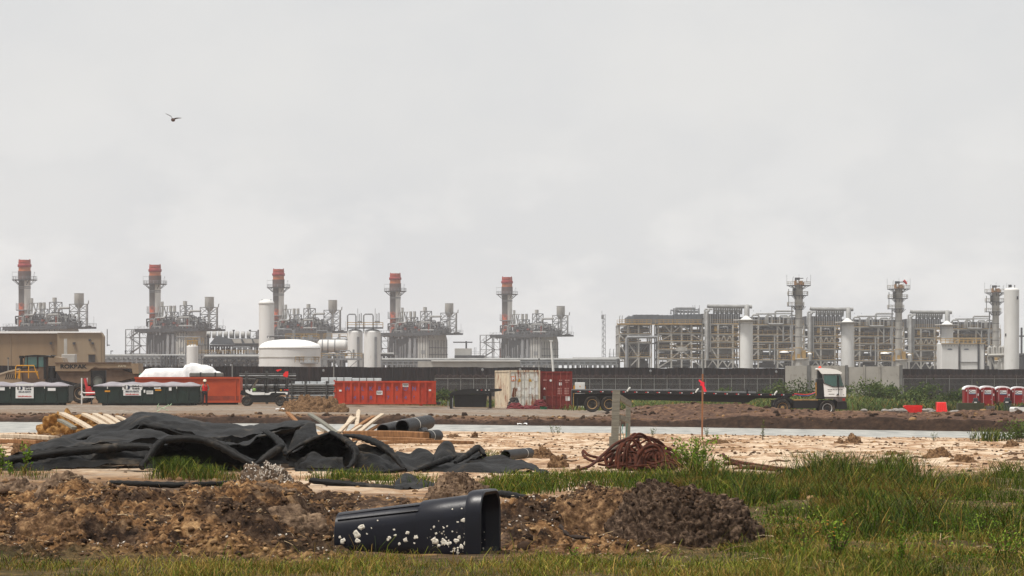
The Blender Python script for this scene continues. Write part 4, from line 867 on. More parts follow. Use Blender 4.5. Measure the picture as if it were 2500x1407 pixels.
def dsand(px,d,x):return np.where((d<shore_near(x)-1)&(px>1200),.5+.5*fbm2(x*.5,d*.2,2),0)
chips('sand_litter','small pale stones and shells scattered over the sand flat',1500,(1080,2600,46,116),dsand,.012,.05)
M_STK=mat('bleached_stick',rgb(120,98,78),rgb(84,66,52),9,rough=.9)
rk=random.Random(9)
for i,(q,d,L,an)in enumerate([(2115,49,.55,.1),(2200,47,.3,-.15),(2240,58,.3,.3),(2385,72,.55,-.05),(2475,68,.5,.1),(1905,52,.5,.5),(2060,78,.5,.05),(1460,72,.4,.2),(1950,66,.4,-.2),(1385,52,.4,.3),(1640,62,.35,.1),(2480,55,.45,.2),(2310,66,.3,.6),(1845,46,.5,-.25)]):
 o=thing('dry_stick','dry brown stick lying on the open sand flat','stick',on(q,d,.015),an,'dry sticks on the sand flat')
 m=MB();m.tube([(-L/2,0,0),(-L*.1,.02,.03),(L*.2,-.01,.01),(L/2,.03,.02)],[.012,.022,.018,.008],6);m.build('wood',M_STK,o,smooth=60)
for i,(q,d,L,an,lab)in enumerate([(1330,18.4,.34,-.5,'pale straw stalk lying in the grass right of the bin'),(2245,19.6,.14,.2,'pale twig standing out of the bare mud patch'),(1790,18.6,.2,-.4,'pale stalk at the foot of the dark clay mound'),(2300,27,.4,.5,'long pale bent grass stalk crossing the right field'),(2455,20.2,.16,-.2,'bleached twig at the right edge near the mud')]):
 o=thing('straw_stalk',lab,'stalk',on(q,d,.03),an,'pale stalks in the grass');m=MB();m.tube([(-L/2,0,0),(0,.02,.04+.2*(i==3)),(L/2,.0,.06+.32*(i==3))],[.003,.003,.0015],5);m.build('stalk',M_STK,o)
def tintmat(name,stops,rough=.95):
 t=NT(name);a=t.attr('tint').outputs['Fac'];v=t.coord('Object');n=t.noise(v,30,6,.7)
 col=t.mix(t.ramp(n,[(.35,.55),(.65,0.0)]),t.ramp(a,stops),rgb(38,28,22));t.bump(n,.8,.01);return t.base(col,rough,0,.1)
M_CLOD=tintmat('loose_clod_soil',[(0,rgb(40,31,26)),(.45,rgb(98,76,58)),(.75,rgb(146,114,80)),(1,rgb(196,160,116))])
g_=(1+5**.5)/2
ICO=np.array([(-1,g_,0),(1,g_,0),(-1,-g_,0),(1,-g_,0),(0,-1,g_),(0,1,g_),(0,-1,-g_),(0,1,-g_),(g_,0,-1),(g_,0,1),(-g_,0,-1),(-g_,0,1)])/1.9
ICF=np.array([(0,11,5),(0,5,1),(0,1,7),(0,7,10),(0,10,11),(1,5,9),(5,11,4),(11,10,2),(10,7,6),(7,1,8),(3,9,4),(3,4,2),(3,2,6),(3,6,8),(3,8,9),(4,9,5),(2,4,11),(6,2,10),(8,6,7),(9,8,1)])
def clods(name,label,n,box,dens,s0,s1,pw=3.0,tb=.45):
 px,d,x=scatter(n,*box,dens);n=len(px);s=s0+(s1-s0)*RNG.random(n)**pw
 c=np.stack([x,d,GA(x,d)+s*.15],-1);sc=s[:,None]*(.6+.7*RNG.random((n,3)))*np.array([1.15,1.0,.75])
 a=RNG.random(n)*6.283;ca,sa=np.cos(a),np.sin(a)
 L=ICO[None]*(.7+.6*RNG.random((n,12,1)))*sc[:,None]
 V=np.stack([L[...,0]*ca[:,None]-L[...,1]*sa[:,None],L[...,0]*sa[:,None]+L[...,1]*ca[:,None],L[...,2]],-1)+c[:,None]
 f=((np.arange(n)*12)[:,None,None]+ICF[None]).reshape(-1,3);me=np_mesh(name,V.reshape(-1,3),[f])
 fattr(me,'tint',np.repeat(np.clip(tb+.35*fbm2(x*1.1,d*.7,3)+.2*RNG.standard_normal(n),0,1),12))
 return tag(link(name,me,M_CLOD),label,None,None,'stuff')
for mo,nn,mx in((0,1500,.013),(1,800,.013),(2,300,.012)):
 o=[q for q in COL.objects if q.name.startswith('clay_mound')][mo];vv=np.array([v.co[:]for v in o.data.vertices]);vv=vv[vv[:,2]>-.05];c=vv[RNG.integers(0,len(vv),nn)];s=.004+mx*RNG.random(nn)**3
 L=ICO[None]*(.7+.6*RNG.random((nn,12,1)))*(s[:,None]*(.6+.7*RNG.random((nn,3))))[:,None]+c[:,None]
 me=np_mesh('crumbs',L.reshape(-1,3),[((np.arange(nn)*12)[:,None,None]+ICF[None]).reshape(-1,3)]);fattr(me,'tint',np.repeat(np.clip(.2+.15*RNG.standard_normal(nn),0,1),12));link('crumbs',me,M_CLOD,o)['kind']='stuff'
clods('loose_clods','loose clods and crumbs of dug soil covering the spoil heaps',42000,(-80,1780,17.8,29),lambda px,d,x:np.clip(spoil_w(px,d)*(.55+.7*fbm2(x*1.7,d,3))+.25*np.exp(-(((px-1660)/190)**2+((d-20.3)/.9)**2)),0,1),.004,.026,2.6,.48)
clods('spoil_lumps','larger broken lumps of clay lying on the spoil heaps',260,(-80,1780,18.2,28),lambda px,d,x:spoil_w(px,d)*.8,.025,.055,2.0,.3)
clods('sand_clods','brown clods and crumbs of soil strewn over the sand flat',20000,(-60,2600,27,117),lambda px,d,x:np.where(d<shore_near(x)-.5,np.clip(.35+1.0*fbm2(x*.45,d*.22,3),0,1),0),.010,.060,3.6,.52)
clods('mulch_chunks','chunks of brown mulch and soil on the canal bank',12000,(-60,2620,112,178),lambda px,d,x:np.where((d>shore_far(x)+.3)&(d<shore_far(x)+np.where(x>5,24,7)),np.clip(.45+.9*fbm2(x*.35,d*.15,3),0,1),0),.03,.17,3.0,.30)
def debris(name,label,n,box,dens,L0,L1,w,mats_):
 px,d,x=scatter(n,*box,dens);n=len(px);L=L0+(L1-L0)*RNG.random(n)**2.5;a=RNG.random(n)*6.283;e=.25*RNG.standard_normal(n)
 c=np.stack([x,d,GA(x,d)+.012+.01*RNG.random(n)],-1);u=np.stack([np.cos(a),np.sin(a),e],-1)*L[:,None]/2;v_=np.stack([-np.sin(a),np.cos(a),.6+0*a],-1)*w*(.6+.8*RNG.random(n))[:,None]
 k=np.stack([0*a,0*a,L*.1*RNG.random(n)],-1)
 V=np.stack([c-u,c-u+v_,c+k,c+v_+k,c+u,c+u+v_],1).reshape(-1,3);o=(np.arange(n)*6)[:,None]
 me=np_mesh(name,V,[np.concatenate([o+np.array([[0,1,3,2]]),o+np.array([[2,3,5,4]])])]);fattr(me,'tint',np.repeat(np.clip(.55+.3*RNG.standard_normal(n),0,1),6))
 return tag(link(name,me,mats_),label,None,None,'stuff')
M_DEB=tintmat('dead_stalks',[(0,rgb(84,62,42)),(.5,rgb(168,138,98)),(1,rgb(222,200,164))])
debris('dead_stalks','dead stalks and straw scattered over the dug soil',5200,(-80,1760,17.6,30),lambda px,d,x:np.clip(spoil_w(px,d)*(.5+.8*fbm2(x*1.2+9,d,3)),0,1),.02,.16,.0035,M_DEB)
debris('dead_grass_litter','flattened dead grass lying among the green grass',9000,(1350,2700,17,42),lambda px,d,x:np.clip(dright(px,d,x)*.5+.35,0,1),.03,.16,.003,M_DEB)
def frame(px,d,pad=True):
 o=onpad(px,d)
 return o,(lambda q:X(q,d)-o.x),(lambda y:Z(y,d)-o.z)
def wheel(parent,x,y,z,r,w,mt,mr,name='wheel',holes=5,hub=None,front=-1):
 o=bpy.data.objects.new(name,None);COL.objects.link(o);o.parent=parent;o.location=(x,y,z)
 m=MB();m.lathe([(r*.60,-w/2*.8),(r*.68,-w/2),(r*.93,-w/2),(r,-w/2*.7),(r,w/2*.7),(r*.93,w/2),(r*.68,w/2),(r*.60,w/2*.8)],(0,0,0),28,'y');m.build('tyre',mt,o,smooth=40)
 m=MB();f=-w/2*front if False else-w/2
 m.lathe([(r*.62,f*.75),(r*.60,f*.95),(r*.54,f*.8),(r*.46,f*.35),(r*.30,f*.3),(r*.24,f*.75),(r*.2,f*.85),(.005,f*.85)],(0,0,0),24,'y',caps=False)
 m.lathe([(r*.62,w/2*.7),(.005,w/2*.6)],(0,0,0),24,'y',caps=False)
 for k in range(8):
  a=k*6.283/8;m.lathe([(r*.03,f*.32-.03),(r*.03,f*.3)],(r*.38*math.cos(a),0,r*.38*math.sin(a)),6,'y')
 m.build('rim',mr,o,smooth=40)
 if hub:m=MB();m.lathe([(r*.26,f*.7),(r*.22,f*1.02),(.005,f*1.04)],(0,0,0),14,'y');m.build('hub',hub,o,smooth=40)
 return o
M_TYRE=mat('dusty_tyre_rubber',rgb(46,43,40),rgb(30,29,28),5,rough=.9,third=rgb(96,84,72),tscale=3,tlo=.5,thi=.7)
M_BLK=mat('black_paint',rgb(22,22,23),rgb(14,14,15),2,rough=.5,spec=.4,third=rgb(60,52,46),tscale=4,tlo=.62,thi=.8)
M_WHT=mat('white_paint',rgb(228,228,226),rgb(208,207,203),2,rough=.35,spec=.5,third=rgb(176,168,156),tscale=3,tlo=.68,thi=.85)
M_GRN=mat('dark_green_steel',rgb(12,38,30),rgb(8,27,23),1.2,rough=.5,spec=.4,third=rgb(34,50,40),tscale=5,tlo=.6,thi=.75)
M_TARP=mat('grey_mesh_tarp',rgb(150,146,150),rgb(124,120,126),1.5,rough=.8,bump=.3,bscale=12)
M_ORG=mat('worn_orange_paint',rgb(184,62,30),rgb(158,46,26),1.3,.4,.65,rough=.55,spec=.3,third=rgb(130,74,56),tscale=3.2,tlo=.6,thi=.74,bump=.15,bscale=14)
M_ORG2=mat('flat_orange_steel',rgb(178,72,36),rgb(158,58,30),1.0,rough=.6,third=rgb(150,92,66),tscale=2.5,tlo=.64,thi=.8)
M_SIGN=flat('sign_white',rgb(226,226,224),.5);M_INK=flat('sign_black',rgb(24,26,30),.6);M_NAVY=flat('sign_navy',rgb(28,42,66),.6);M_GREYI=flat('sign_grey',rgb(118,118,112),.6)
M_BLUEL=mat('worn_blue_lettering',rgb(104,84,132),rgb(142,82,96),6,.45,.7,rough=.6);M_AMBER=flat('amber_plastic',rgb(206,140,30),.4);M_REDP=flat('red_plastic',rgb(196,24,24),.4);M_REDB=mat('bright_red_plastic',rgb(226,30,24),rgb(204,24,22),2,rough=.45,spec=.4)
M_STEEL=mat('galvanised_steel',rgb(150,152,152),rgb(120,122,124),3,rough=.5,metal=.3);M_DSTEEL=mat('dull_dark_steel',rgb(88,88,86),rgb(60,60,60),3,rough=.6,metal=.3,third=rgb(110,90,74),tscale=6,tlo=.6,thi=.75)
M_YELR=mat('yellow_rail_paint',rgb(216,156,40),rgb(190,130,34),3,rough=.5);M_GLASS=flat('tinted_cab_glass',rgb(52,92,84),.08,0,.8);M_DGLASS=flat('dark_glass',rgb(26,34,36),.08,0,.7)
M_WRAP=mat('white_plastic_wrap',rgb(238,238,236),rgb(216,217,218),1.2,rough=.45,spec=.4,bump=.5,bscale=3,bdist=.08)
def sign_plate(par,x0,x1,z0,z1,y,m=None,name='sign'):
 b=MB();b.box(x0,x1,y-.012,y,z0,z1);return b.build(name,m or M_SIGN,par)
def brand(par,xc,z,w,y,layout):
 """white plate with overlapping disc emblem and rental lettering"""
 s=w/1.35
 if layout=='big':
  p=sign_plate(par,xc-w/2,xc+w/2,z-.55*w,z+.25*w,y)
 else:
  p=sign_plate(par,xc-w/2,xc+w/2,z-.13*w,z+.15*w,y);
  q=sign_plate(par,xc-w*.45,xc+w*.45,z-.27*w,z-.137*w,y,None,'sign');q2=sign_plate(par,xc-w*.45,xc+w*.45,z-.41*w,z-.277*w,y,None,'sign')
 e=MB();e.lathe([(.11*w,0),(.11*w,.004),(.001,.004)],(xc-.32*w,y-.020,z+.01*w),24,'y');e.build('emblem',M_GREYI,p)
 e=MB();e.lathe([(.11*w,0),(.11*w,.004),(.001,.004)],(xc-.22*w,y-.026,z+.01*w),24,'y');e.build('emblem',M_NAVY,p)
 pts=[(xc-.27*w+.045*w*math.cos(a*.5236),z+.01*w+.095*w*math.sin(a*.5236))for a in range(12)]
 e=MB();e.prism(pts,y-.033,y-.030);e.build('emblem',M_SIGN,p)
 text(p,'United',.125*w,(xc+.17*w,y-.02,z+.07*w),M_INK,bold=.006*w);text(p,'Rentals',.125*w,(xc+.19*w,y-.02,z-.05*w),M_INK,bold=.006*w)
 if layout=='big':
  text(p,'800-UR-RENTS',.105*w,(xc,y-.02,z-.2*w),M_NAVY,bold=.004*w);text(p,'UnitedRentals.com',.1*w,(xc,y-.02,z-.44*w),M_REDP,bold=.003*w)
 else:
  text(q,'800-UR-RENTS',.105*w,(xc,y-.02,z-.204*w),M_NAVY,bold=.004*w);text(q2,'UnitedRentals.com',.09*w,(xc,y-.02,z-.345*w),M_REDP,bold=.003*w)
def rolloff(label,px0,d,big):
 o,fx,fz=frame(px0,d);t=thing('roll_off_container',label,'dumpster',o,0,'green roll off containers with grey tarps')
 L=255/F*d;zt=fz(942 if not big else 942);D=2.4
 b=MB();b.prism([(.42,.16),(L-.12,.16),(L-.04,.30),(L,zt),(.02,zt),(-.03,zt-.35),(.04,.62)],0,D);b.build('box',M_GRN,t)
 b=MB()
 b.box(-.05,L+.03,-.07,.0,zt-.10,zt);b.box(.2,L-.08,-.06,.0,.18,.28)
 for k in range(1,9):x=L*k/9.0;b.box(x-.05,x+.05,-.05,.0,.285,zt-.105)
 b.build('rib',M_GRN,t)
 b=MB();b.box(L,L+.06,.05,D-.05,.3,zt);b.box(L-.02,L+.09,-.04,.03,.6,.72);b.box(L-.02,L+.09,-.04,.03,1.3,1.42);b.cyl((L+.05,-.02,.3),(L+.05,-.02,zt-.1),.035);b.build('door',M_GRN,t)
 for x in(.75,L-.75):
  b=MB();b.lathe([(.04,-.1),(.10,-.1),(.10,.1),(.04,.1)],(x,.25,.09),14,'y');b.build('roller',M_BLK,t,smooth=40)
 b=MB();b.box(.45,L-.4,.35,.5,.0,.158);b.box(.45,L-.4,D-.5,D-.35,.0,.158);b.build('skid',M_BLK,t)
 nx,ny=90,16;xs=np.linspace(-.10,L+.05,nx);u=np.linspace(0,1,ny)
 XX_,UU=np.meshgrid(xs,u);ph=2*math.pi*(XX_+.35)/(L/5.15)
 top=.20+.085*np.abs(np.cos(ph/2))**2.2+.02*fbm2(XX_*1.5+px0,UU*2,3)
 e=np.minimum(np.minimum(1,(XX_+.12)/.9),(L+.06-XX_)/.9);e=np.clip(e,0,1)**.7
 zz=zt+.005+top*np.sin(np.clip(UU,0,1)*math.pi)**.6*e
 V=np.stack([XX_,-.075+UU*(D+.14),zz],-1).reshape(-1,3)
 hang=np.stack([xs,np.full(nx,-.085),zt-.075-.02*np.abs(np.sin(xs*2.1))],-1)
 V=np.concatenate([hang,V]);me=np_mesh('tarp',V,[grid_faces(ny+1,nx)]);tp=link('tarp',me,M_TARP,t,None,60)
 md=tp.modifiers.new('thick','SOLIDIFY');md.thickness=.015
 for x in np.arange(.9,L,L/3.02):
  b=MB();b.box(x-.03,x+.03,-.115,-.09,zt-.22,zt-.06);b.build('tie_strap',M_TIE,t)
 return t,fx,fz,L,zt
t,fx,fz,L,zt=rolloff('green roll off container with grey tarp, left of the person in the red vest',232,204,False)
brand(t,fx(323),fz(946.5),48/F*204,-.06,'small')
for a,b_,c,d_,m_ in[(256,269,953.5,957.5,M_AMBER),(351,355,952,959,M_SIGN),(358,374,954,962.5,M_SIGN),(376.5,392.5,941,949.5,M_SIGN),(379,394,951,954.5,M_AMBER),(412.5,419,945,954,M_SIGN),(363,366,944,946,M_SIGN)]:
 s_=sign_plate(t,fx(a),fx(b_),fz(d_),fz(c),-.055,m_,'label_plate')
 if b_-a>8 and m_ is M_SIGN:
  k=MB();w_=fx(b_)-fx(a)
  for q in range(3):k.box(fx(a)+.04,fx(b_)-.04-.08*(q==2),-.072,-.069,fz(c)-.06-q*.06,fz(c)-.035-q*.06)
  k.build('print',M_GREYI,s_)
t2,fx,fz,L,zt=rolloff('green roll off container with grey tarp cut by the left edge',-90,207,True)
brand(t2,fx(60.5),fz(948.5),44/F*207,-.06,'big')
for a,b_,c,d_,m_ in[(0,12,945,953.5,M_SIGN),(117,136,947.5,954.5,M_SIGN),(0,7,941.5,944.5,M_AMBER)]:sign_plate(t2,fx(a),fx(b_),fz(d_),fz(c),-.055,m_,'label_plate')
o,fx,fz=frame(330,212);t=thing('open_top_container','flat sided orange open top container behind the person in the red vest','dumpster',o)
L=fx(585);zt=fz(921);b=MB()
for y0,y1 in((0,.08),(2.32,2.4)):b.box(0,L,y0,y1,.15,zt)
b.box(0,.08,.081,2.319,.15,zt);b.box(L-.08,L,.081,2.319,.15,zt);b.box(.081,L-.081,.081,2.319,.15,.25);b.build('box',M_ORG2,t)
b=MB();b.box(-.05,L+.06,-.08,-.002,zt-.13,zt+.01);b.box(L-.36,L-.26,-.06,-.002,.30,zt-.131);b.box(L-.06,L+.05,-.06,-.002,.30,zt-.131);b.box(.0,.1,-.06,-.002,.30,zt-.131);b.box(-.05,L+.05,-.07,-.002,.15,.30);b.build('rib',M_ORG2,t)
M_ORGD=mat('muddy_orange',rgb(150,62,40),rgb(112,52,38),1.5,rough=.8)
b=MB();b.box(.101,L-.361,-.014,-.002,.301,fz(967));b.box(L-.259,L-.061,-.014,-.002,.301,fz(967));b.build('lower_panel',M_ORGD,t)
b=MB();b.box(.3,L-.3,.3,.5,0,.149);b.box(.3,L-.3,1.9,2.1,0,.149);b.build('skid',M_BLK,t)
def lump_cloth(name,label,px0,px1,d,prof,dep,m,zbase,cat,zoff=0):
 """wrapped load: silhouette profile [(px, py)] domed through the depth"""
 o=P(px0,zbase,d);t_=thing(name,label,cat,o);q=np.array(prof,float);xs=np.linspace(px0,px1,80);top=np.interp(xs,q[:,0],q[:,1]);ny=22;u=np.linspace(0,1,ny)
 XX_=(xs[None,:]-px0)*d/F*np.ones((ny,1));h=(zbase-top)[None,:]*d/F
 a=np.clip(np.minimum(u,1-u)[:,None]/.22,0,1);zz=h*(1-(1-a)**2.5)**.6
 yy=u[:,None]*dep*np.ones_like(XX_);w=.06*fbm3(XX_*1.3,yy*1.3,zz*1.5,4);w2=.04*(1-2*np.abs(fbm3(XX_*2.2+4,yy,zz*.5,3)))
 V=np.stack([XX_,yy-w-w2,np.maximum(zz+(w*.6)*(zz>.1),0)],-1).reshape(-1,3)
 link('wrap',np_mesh('wrap',V,[grid_faces(ny,80)]),m,t_,None,180);return t_
wl_=lump_cloth('wrapped_load','load wrapped in white plastic standing inside the plain orange container',338,541,213,[(338,918),(346,911),(354,901),(372,899),(448,899),(449,891),(462,890),(463,886.5),(478,887),(486,890.5),(500,891),(515,897),(524,907),(532,907.5),(541,914)],1.7,M_WRAP,935,'wrapped load')
t=thing('strapped_bundle','grey strapped bundle on top of the plain orange container beside the white load','bundle',P(462,921.3,212.3))
b=MB();w_=83/F*212;h_=11/F*212;b.cbox(0,w_,0,.5,.0,h_,.06);b.build('bundle',mat('grey_felt',rgb(112,112,106),rgb(88,90,86),3,rough=.9),t)
for q in(26,62):b=MB();b.box(q/F*212,(q+3)/F*212,-.02,.52,-.01,h_+.03);b.build('strap',M_BLK,t)
t=thing('green_crate','green crates between the dump truck and the white wrapped load','crate',P(340,921,213.4));M_GC=flat('crate_green',rgb(20,96,62),.5)
b=MB();b.cbox(0,22/F*213,0,.6,0,9.5/F*213,.02);b.box(.03,.6,-.02,-.001,.06,.09);b.build('crate',M_GC,t);b=MB();b.cbox(23/F*213,33/F*213,.05,.6,0,5/F*213,.02);b.build('crate',M_GC,t)
d=205.0;o,fx,fz=frame(817,d);t=thing('roll_off_container','ribbed orange roll off container with blue letters, left of the black gooseneck trailer','dumpster',o)
L=fx(1062);zt=fz(931);zb=fz(986.5);D=2.4;b=MB()
b.box(.1,L-.02,0,.06,zb,zt);b.box(.1,L-.02,D-.06,D,zb,zt);b.box(.1,.16,.061,D-.061,zb,zt);b.box(L-.5,L-.44,.061,D-.061,zb,zt);b.box(.161,L-.501,.061,D-.061,zb,zb+.06);b.build('box',M_ORG,t)
b=MB();edges=[817.5,826,839.5,857,876,895,916,937,958,980,1000,1022,1039,1057]
for q in edges[2:]:b.prism([(fx(q)-.075,zb+.10),(fx(q)+.075,zb+.10),(fx(q)+.075,zt-.11),(fx(q)-.075,zt-.11)],-.085,-.001)
b.box(0,L+.08,-.10,-.001,zt-.109,zt+.02);b.box(0,L+.1,-.10,-.001,zb-.02,zb+.099);b.build('rib',M_ORG,t)
b=MB();b.box(0,.098,-.06,D,zb+.1,zt-.11)
for y in(930,941,956,971,983):b.box(-.07,.06,-.11,-.061,fz(y)-.05,fz(y)+.05)
b.build('door',M_ORG,t)
b=MB();b.beam((fx(1040),-.11,zb+.1),(fx(1057),-.11,fz(957)),.06,.05);b.box(L-.04,L+.06,-.12,-.101,zb+.1,zt-.11);b.build('brace',M_ORG,t)
b=MB();b.box(.2,L+.25,.4,.55,.10,zb-.021);b.box(.2,L+.25,1.85,2.0,.10,zb-.021);b.cbox(L+.02,L+.38,.3,2.1,.12,.3,.04);b.build('skid',M_BLK,t)
for q in(825,1028):
 b=MB();b.prism([(fx(q)-.13,zb-.02),(fx(q)-.10,.02),(fx(q)+.10,.02),(fx(q)+.13,zb-.02)],-.02,.35);b.build('foot',M_ORG,t)
cent=[(edges[k]+edges[k+1])/2 for k in range(2,12)]
for ch,q in zip('WILKERSON',cent):text(t,ch,.40,(fx(q),-.013,fz(949.5)),M_BLUEL,bold=.012)
for ch,k in(('4',1),('3',2),('8',3),('7',5),('1',6),('4',7),('6',8)):text(t,ch,.36,(fx(cent[k]),-.013,fz(971.5)),M_BLUEL,bold=.012)
for a,b_,c,d_ in[(918,934,954.5,964),(982.5,998,936.5,945),(828,834,952,956),(1047,1052.5,951,955)]:
 s_=sign_plate(t,fx(a),fx(b_),fz(d_),fz(c),-.02,None,'label_plate')
 if b_-a>9:
  k=MB();k.box(fx(a)+.05,fx(b_)-.05,-.036,-.033,fz(c)-.12,fz(c)-.06);k.box(fx(a)+.1,fx(b_)-.1,-.036,-.033,fz(c)-.2,fz(c)-.15);k.build('print',M_GREYI,s_)
def pipe_rack(label,px0,px1,d,rows_,posts,group):
 o,fx,fz=frame(px0,d);t=thing('pipe_rack',label,'pipe rack',o,0,group)
 for y,r,n,m in rows_:
  b=MB()
  for k in range(n):b.cyl((fx(px0)+.1*(k%2),.1+k*r*2.1,fz(y)),(fx(px1)-.12*((k*7)%3),.1+k*r*2.1,fz(y)),r,None,8)
  b.build('pipe_layer',m,t,smooth=50)
 for q in posts:
  b=MB();b.box(fx(q)-.05,fx(q)+.05,-.05,.0,0,fz(rows_[0][0])+.25);b.box(fx(q)-.05,fx(q)+.05,1.2,1.26,0,fz(rows_[0][0])+.25);b.box(fx(q)-.04,fx(q)+.04,.001,1.199,.1,.2);b.build('upright',M_DSTEEL,t)
 return t
M_RUSTP=mat('rust_brown_steel',rgb(92,60,48),rgb(66,44,38),4,rough=.8)
pipe_rack('rack of grey steel pipes between the utility vehicle and the lettered orange roll off',706,818,214,[(939,.055,8,M_STEEL),(943,.06,8,M_DSTEEL),(947.5,.06,8,M_DSTEEL),(952,.06,8,M_DSTEEL),(957,.07,8,M_DSTEEL),(966,.05,8,M_STEEL),(972,.07,8,M_DSTEEL),(979,.07,8,M_DSTEEL)],[712,745,797],'racks of steel pipe')
pipe_rack('rack of grey steel pipes behind the utility vehicle',584,722,222,[(914,.05,6,M_DSTEEL),(918,.05,6,M_STEEL),(926,.06,6,M_DSTEEL),(941,.06,6,M_STEEL),(946,.07,6,M_DSTEEL),(958,.06,6,M_DSTEEL),(972,.07,6,M_STEEL)],[600,650,700],'racks of steel pipe')
M_CRT=mat('pale_grey_crates',rgb(206,210,212),rgb(182,188,190),2,rough=.5)
for px0,px1,y0,y1,d,lab in[(720,792,932,941,216,'long low pale crate on the rack left of the lettered roll off'),(784,858,922,938,218,'tall pale crate stacked behind the left end of the lettered roll off'),(860,930,923.5,938,218.4,'pale crate peeking over the rim of the lettered roll off')]:
 t=thing('shipping_crate',lab,'crate',P(px0,y1,d),0,'pale crates behind the lettered roll off');w_=(px1-px0)/F*d;h_=(y1-y0)/F*d
 b=MB();b.cbox(0,w_,0,1.0,0,h_,.02);b.build('box',M_CRT,t)
 for k in range(1,4):b=MB();b.box(w_*k/4-.025,w_*k/4+.025,-.02,1.02,-.015,h_+.012);b.build('strap',M_DSTEEL,t)
 b=MB();b.box(.1,.25,.1,.9,-(Z(y1,d)-onpad(px0,d).z),-.016);b.box(w_-.25,w_-.1,.1,.9,-(Z(y1,d)-onpad(px0,d).z),-.016);b.build('stand',M_DSTEEL,t)
def corrug(mb,x0,x1,y,z0,z1,n,dep,axis='x'):
 ps=[]
 for k in range(n):
  a=x0+(x1-x0)*k/n;w=(x1-x0)/n
  ps+=[(a,0),(a+w*.3,0),(a+w*.45,dep),(a+w*.85,dep)]
 ps.append((x1,0));vs=[]
 for p,q in ps:
  vs+=[(p,y+q,z0),(p,y+q,z1)]if axis=='x' else[(y+q,p,z0),(y+q,p,z1)]
 mb.add(vs,[(2*k,2*k+2,2*k+3,2*k+1)for k in range(len(ps)-1)])
def container(label,px,d,rz,Wd,H,m,md,mrod):
 o=onpad(px,d);t=thing('shipping_container',label,'container',o,rz);D=6.06
 b=MB();corrug(b,.06,D-.06,.03,.16,H-.12,26,.045,'y');corrug(b,.06,D-.06,Wd-.03,.16,H-.12,26,-.045,'y');b.build('side_panel',m,t)
 b=MB();b.box(.05,Wd-.05,.05,D-.05,H-.06,H-.02);b.box(.05,Wd-.05,D-.06,D-.02,.12,H-.07);b.box(.05,Wd-.05,.08,D-.07,.10,.15);b.build('roof',m,t)
 b=MB()
 for x in(0,Wd-.12):
  for y in(0,D-.12):b.box(x,x+.12,y,y+.12,0,H)
 for y in(.0,D-.1):
  b.box(.121,Wd-.121,y+.005,y+.095,H-.14,H-.005);b.box(.121,Wd-.121,y+.005,y+.095,.02,.15)
 for x in(.005,Wd-.095):
  b.box(x,x+.09,.121,D-.121,H-.12,H-.01);b.box(x,x+.09,.121,D-.121,.02,.16)
 b.build('corner_frame',m,t)
 doors=[]
 for x0,x1 in((.125,Wd/2-.012),(Wd/2+.012,Wd-.125)):
  b=MB();z0,z1=.16,H-.15;b.box(x0,x1,.055,.085,z0,z1);n=4
  for k in range(n):
   a=z0+(z1-z0)*k/n;c=z0+(z1-z0)*(k+1)/n;b.box(x0+.02,x1-.02,.038,.054,a+.09,c-.09)
  dr=b.build('door',md,t);doors.append(dr)
  for f in(.30,.74):
   x=x0+(x1-x0)*f;b=MB();b.cyl((x,.02,.08),(x,.02,H-.06),.022)
   for z in(.3,.9,1.6,H-.35):b.box(x-.04,x+.04,.005,.037,z-.03,z+.03)
   b.beam((x,.0,1.05),(x+.26,.0,1.0),.03);b.build('lock_rod',mrod,dr)
 return t,doors
def rustwall(name,c,c2):
 tt=NT(name);v=tt.coord('Object');vs_=tt.coord('Object',(3.0,3.0,.35))
 col=tt.ramp(tt.noise(v,1.3,6),[(.35,c),(.7,c2)])
 f=tt.math('MULTIPLY',tt.noise(vs_,2.2,7,.7),tt.ramp(tt.noise(v,.9,3),[(.3,.7),(.7,1.15)]))
 col=tt.mix(tt.ramp(f,[(.49,0.0),(.60,.95)]),col,rgb(138,74,40));tt.bump(f,.2,.01)
 return tt.base(col,.7,0,.25)
M_CW=rustwall('rusty_cream_paint',rgb(214,200,176),rgb(190,178,158));M_CW2=rustwall('rusty_white_doors',rgb(218,217,208),rgb(196,194,184))
M_CR=mat('oxide_red_paint',rgb(122,36,28),rgb(100,30,25),1.4,rough=.55,third=rgb(88,34,28),tscale=4,tlo=.6,thi=.75);M_RODR=mat('red_lock_rods',rgb(160,84,72),rgb(128,60,52),5,rough=.5)
H1=94/F*214
t,drs=container('rust streaked cream shipping container with white doors, left of the red container',1243,214,R(10.5),2.36,H1,M_CW,M_CW2,mat('pale_lock_rods',rgb(186,176,160),rgb(140,110,84),6,rough=.5))
M_YLW=flat('warning_yellow',rgb(196,150,40),.6);M_OR3=flat('logo_orange',rgb(214,120,70),.6)
def tri(par,x,z,s,m,y):b=MB();b.prism([(x-s,z-s*.8),(x+s,z-s*.8),(x,z+s)],y-.006,y);return b.build('warning_triangle',m,par)
sign_plate(drs[0],.16,.50,2.05,2.42,.034,M_OR3,'logo_panel');text(drs[0],'M',.34,(.33,.018,2.23),M_SIGN,'lettering',bold=.02)
tri(drs[0],.80,2.13,.14,M_YLW,.034);tri(drs[1],1.60,2.13,.14,M_YLW,.034)
sign_plate(drs[1],1.9,2.15,2.05,2.4,.034,M_SIGN,'label_plate');sign_plate(drs[1],1.45,1.68,1.1,1.65,.034,M_SIGN,'label_plate');sign_plate(drs[1],1.9,2.16,1.0,1.6,.034,M_SIGN,'label_plate');sign_plate(drs[0],.66,.92,1.35,1.6,.034,M_SIGN,'label_plate')
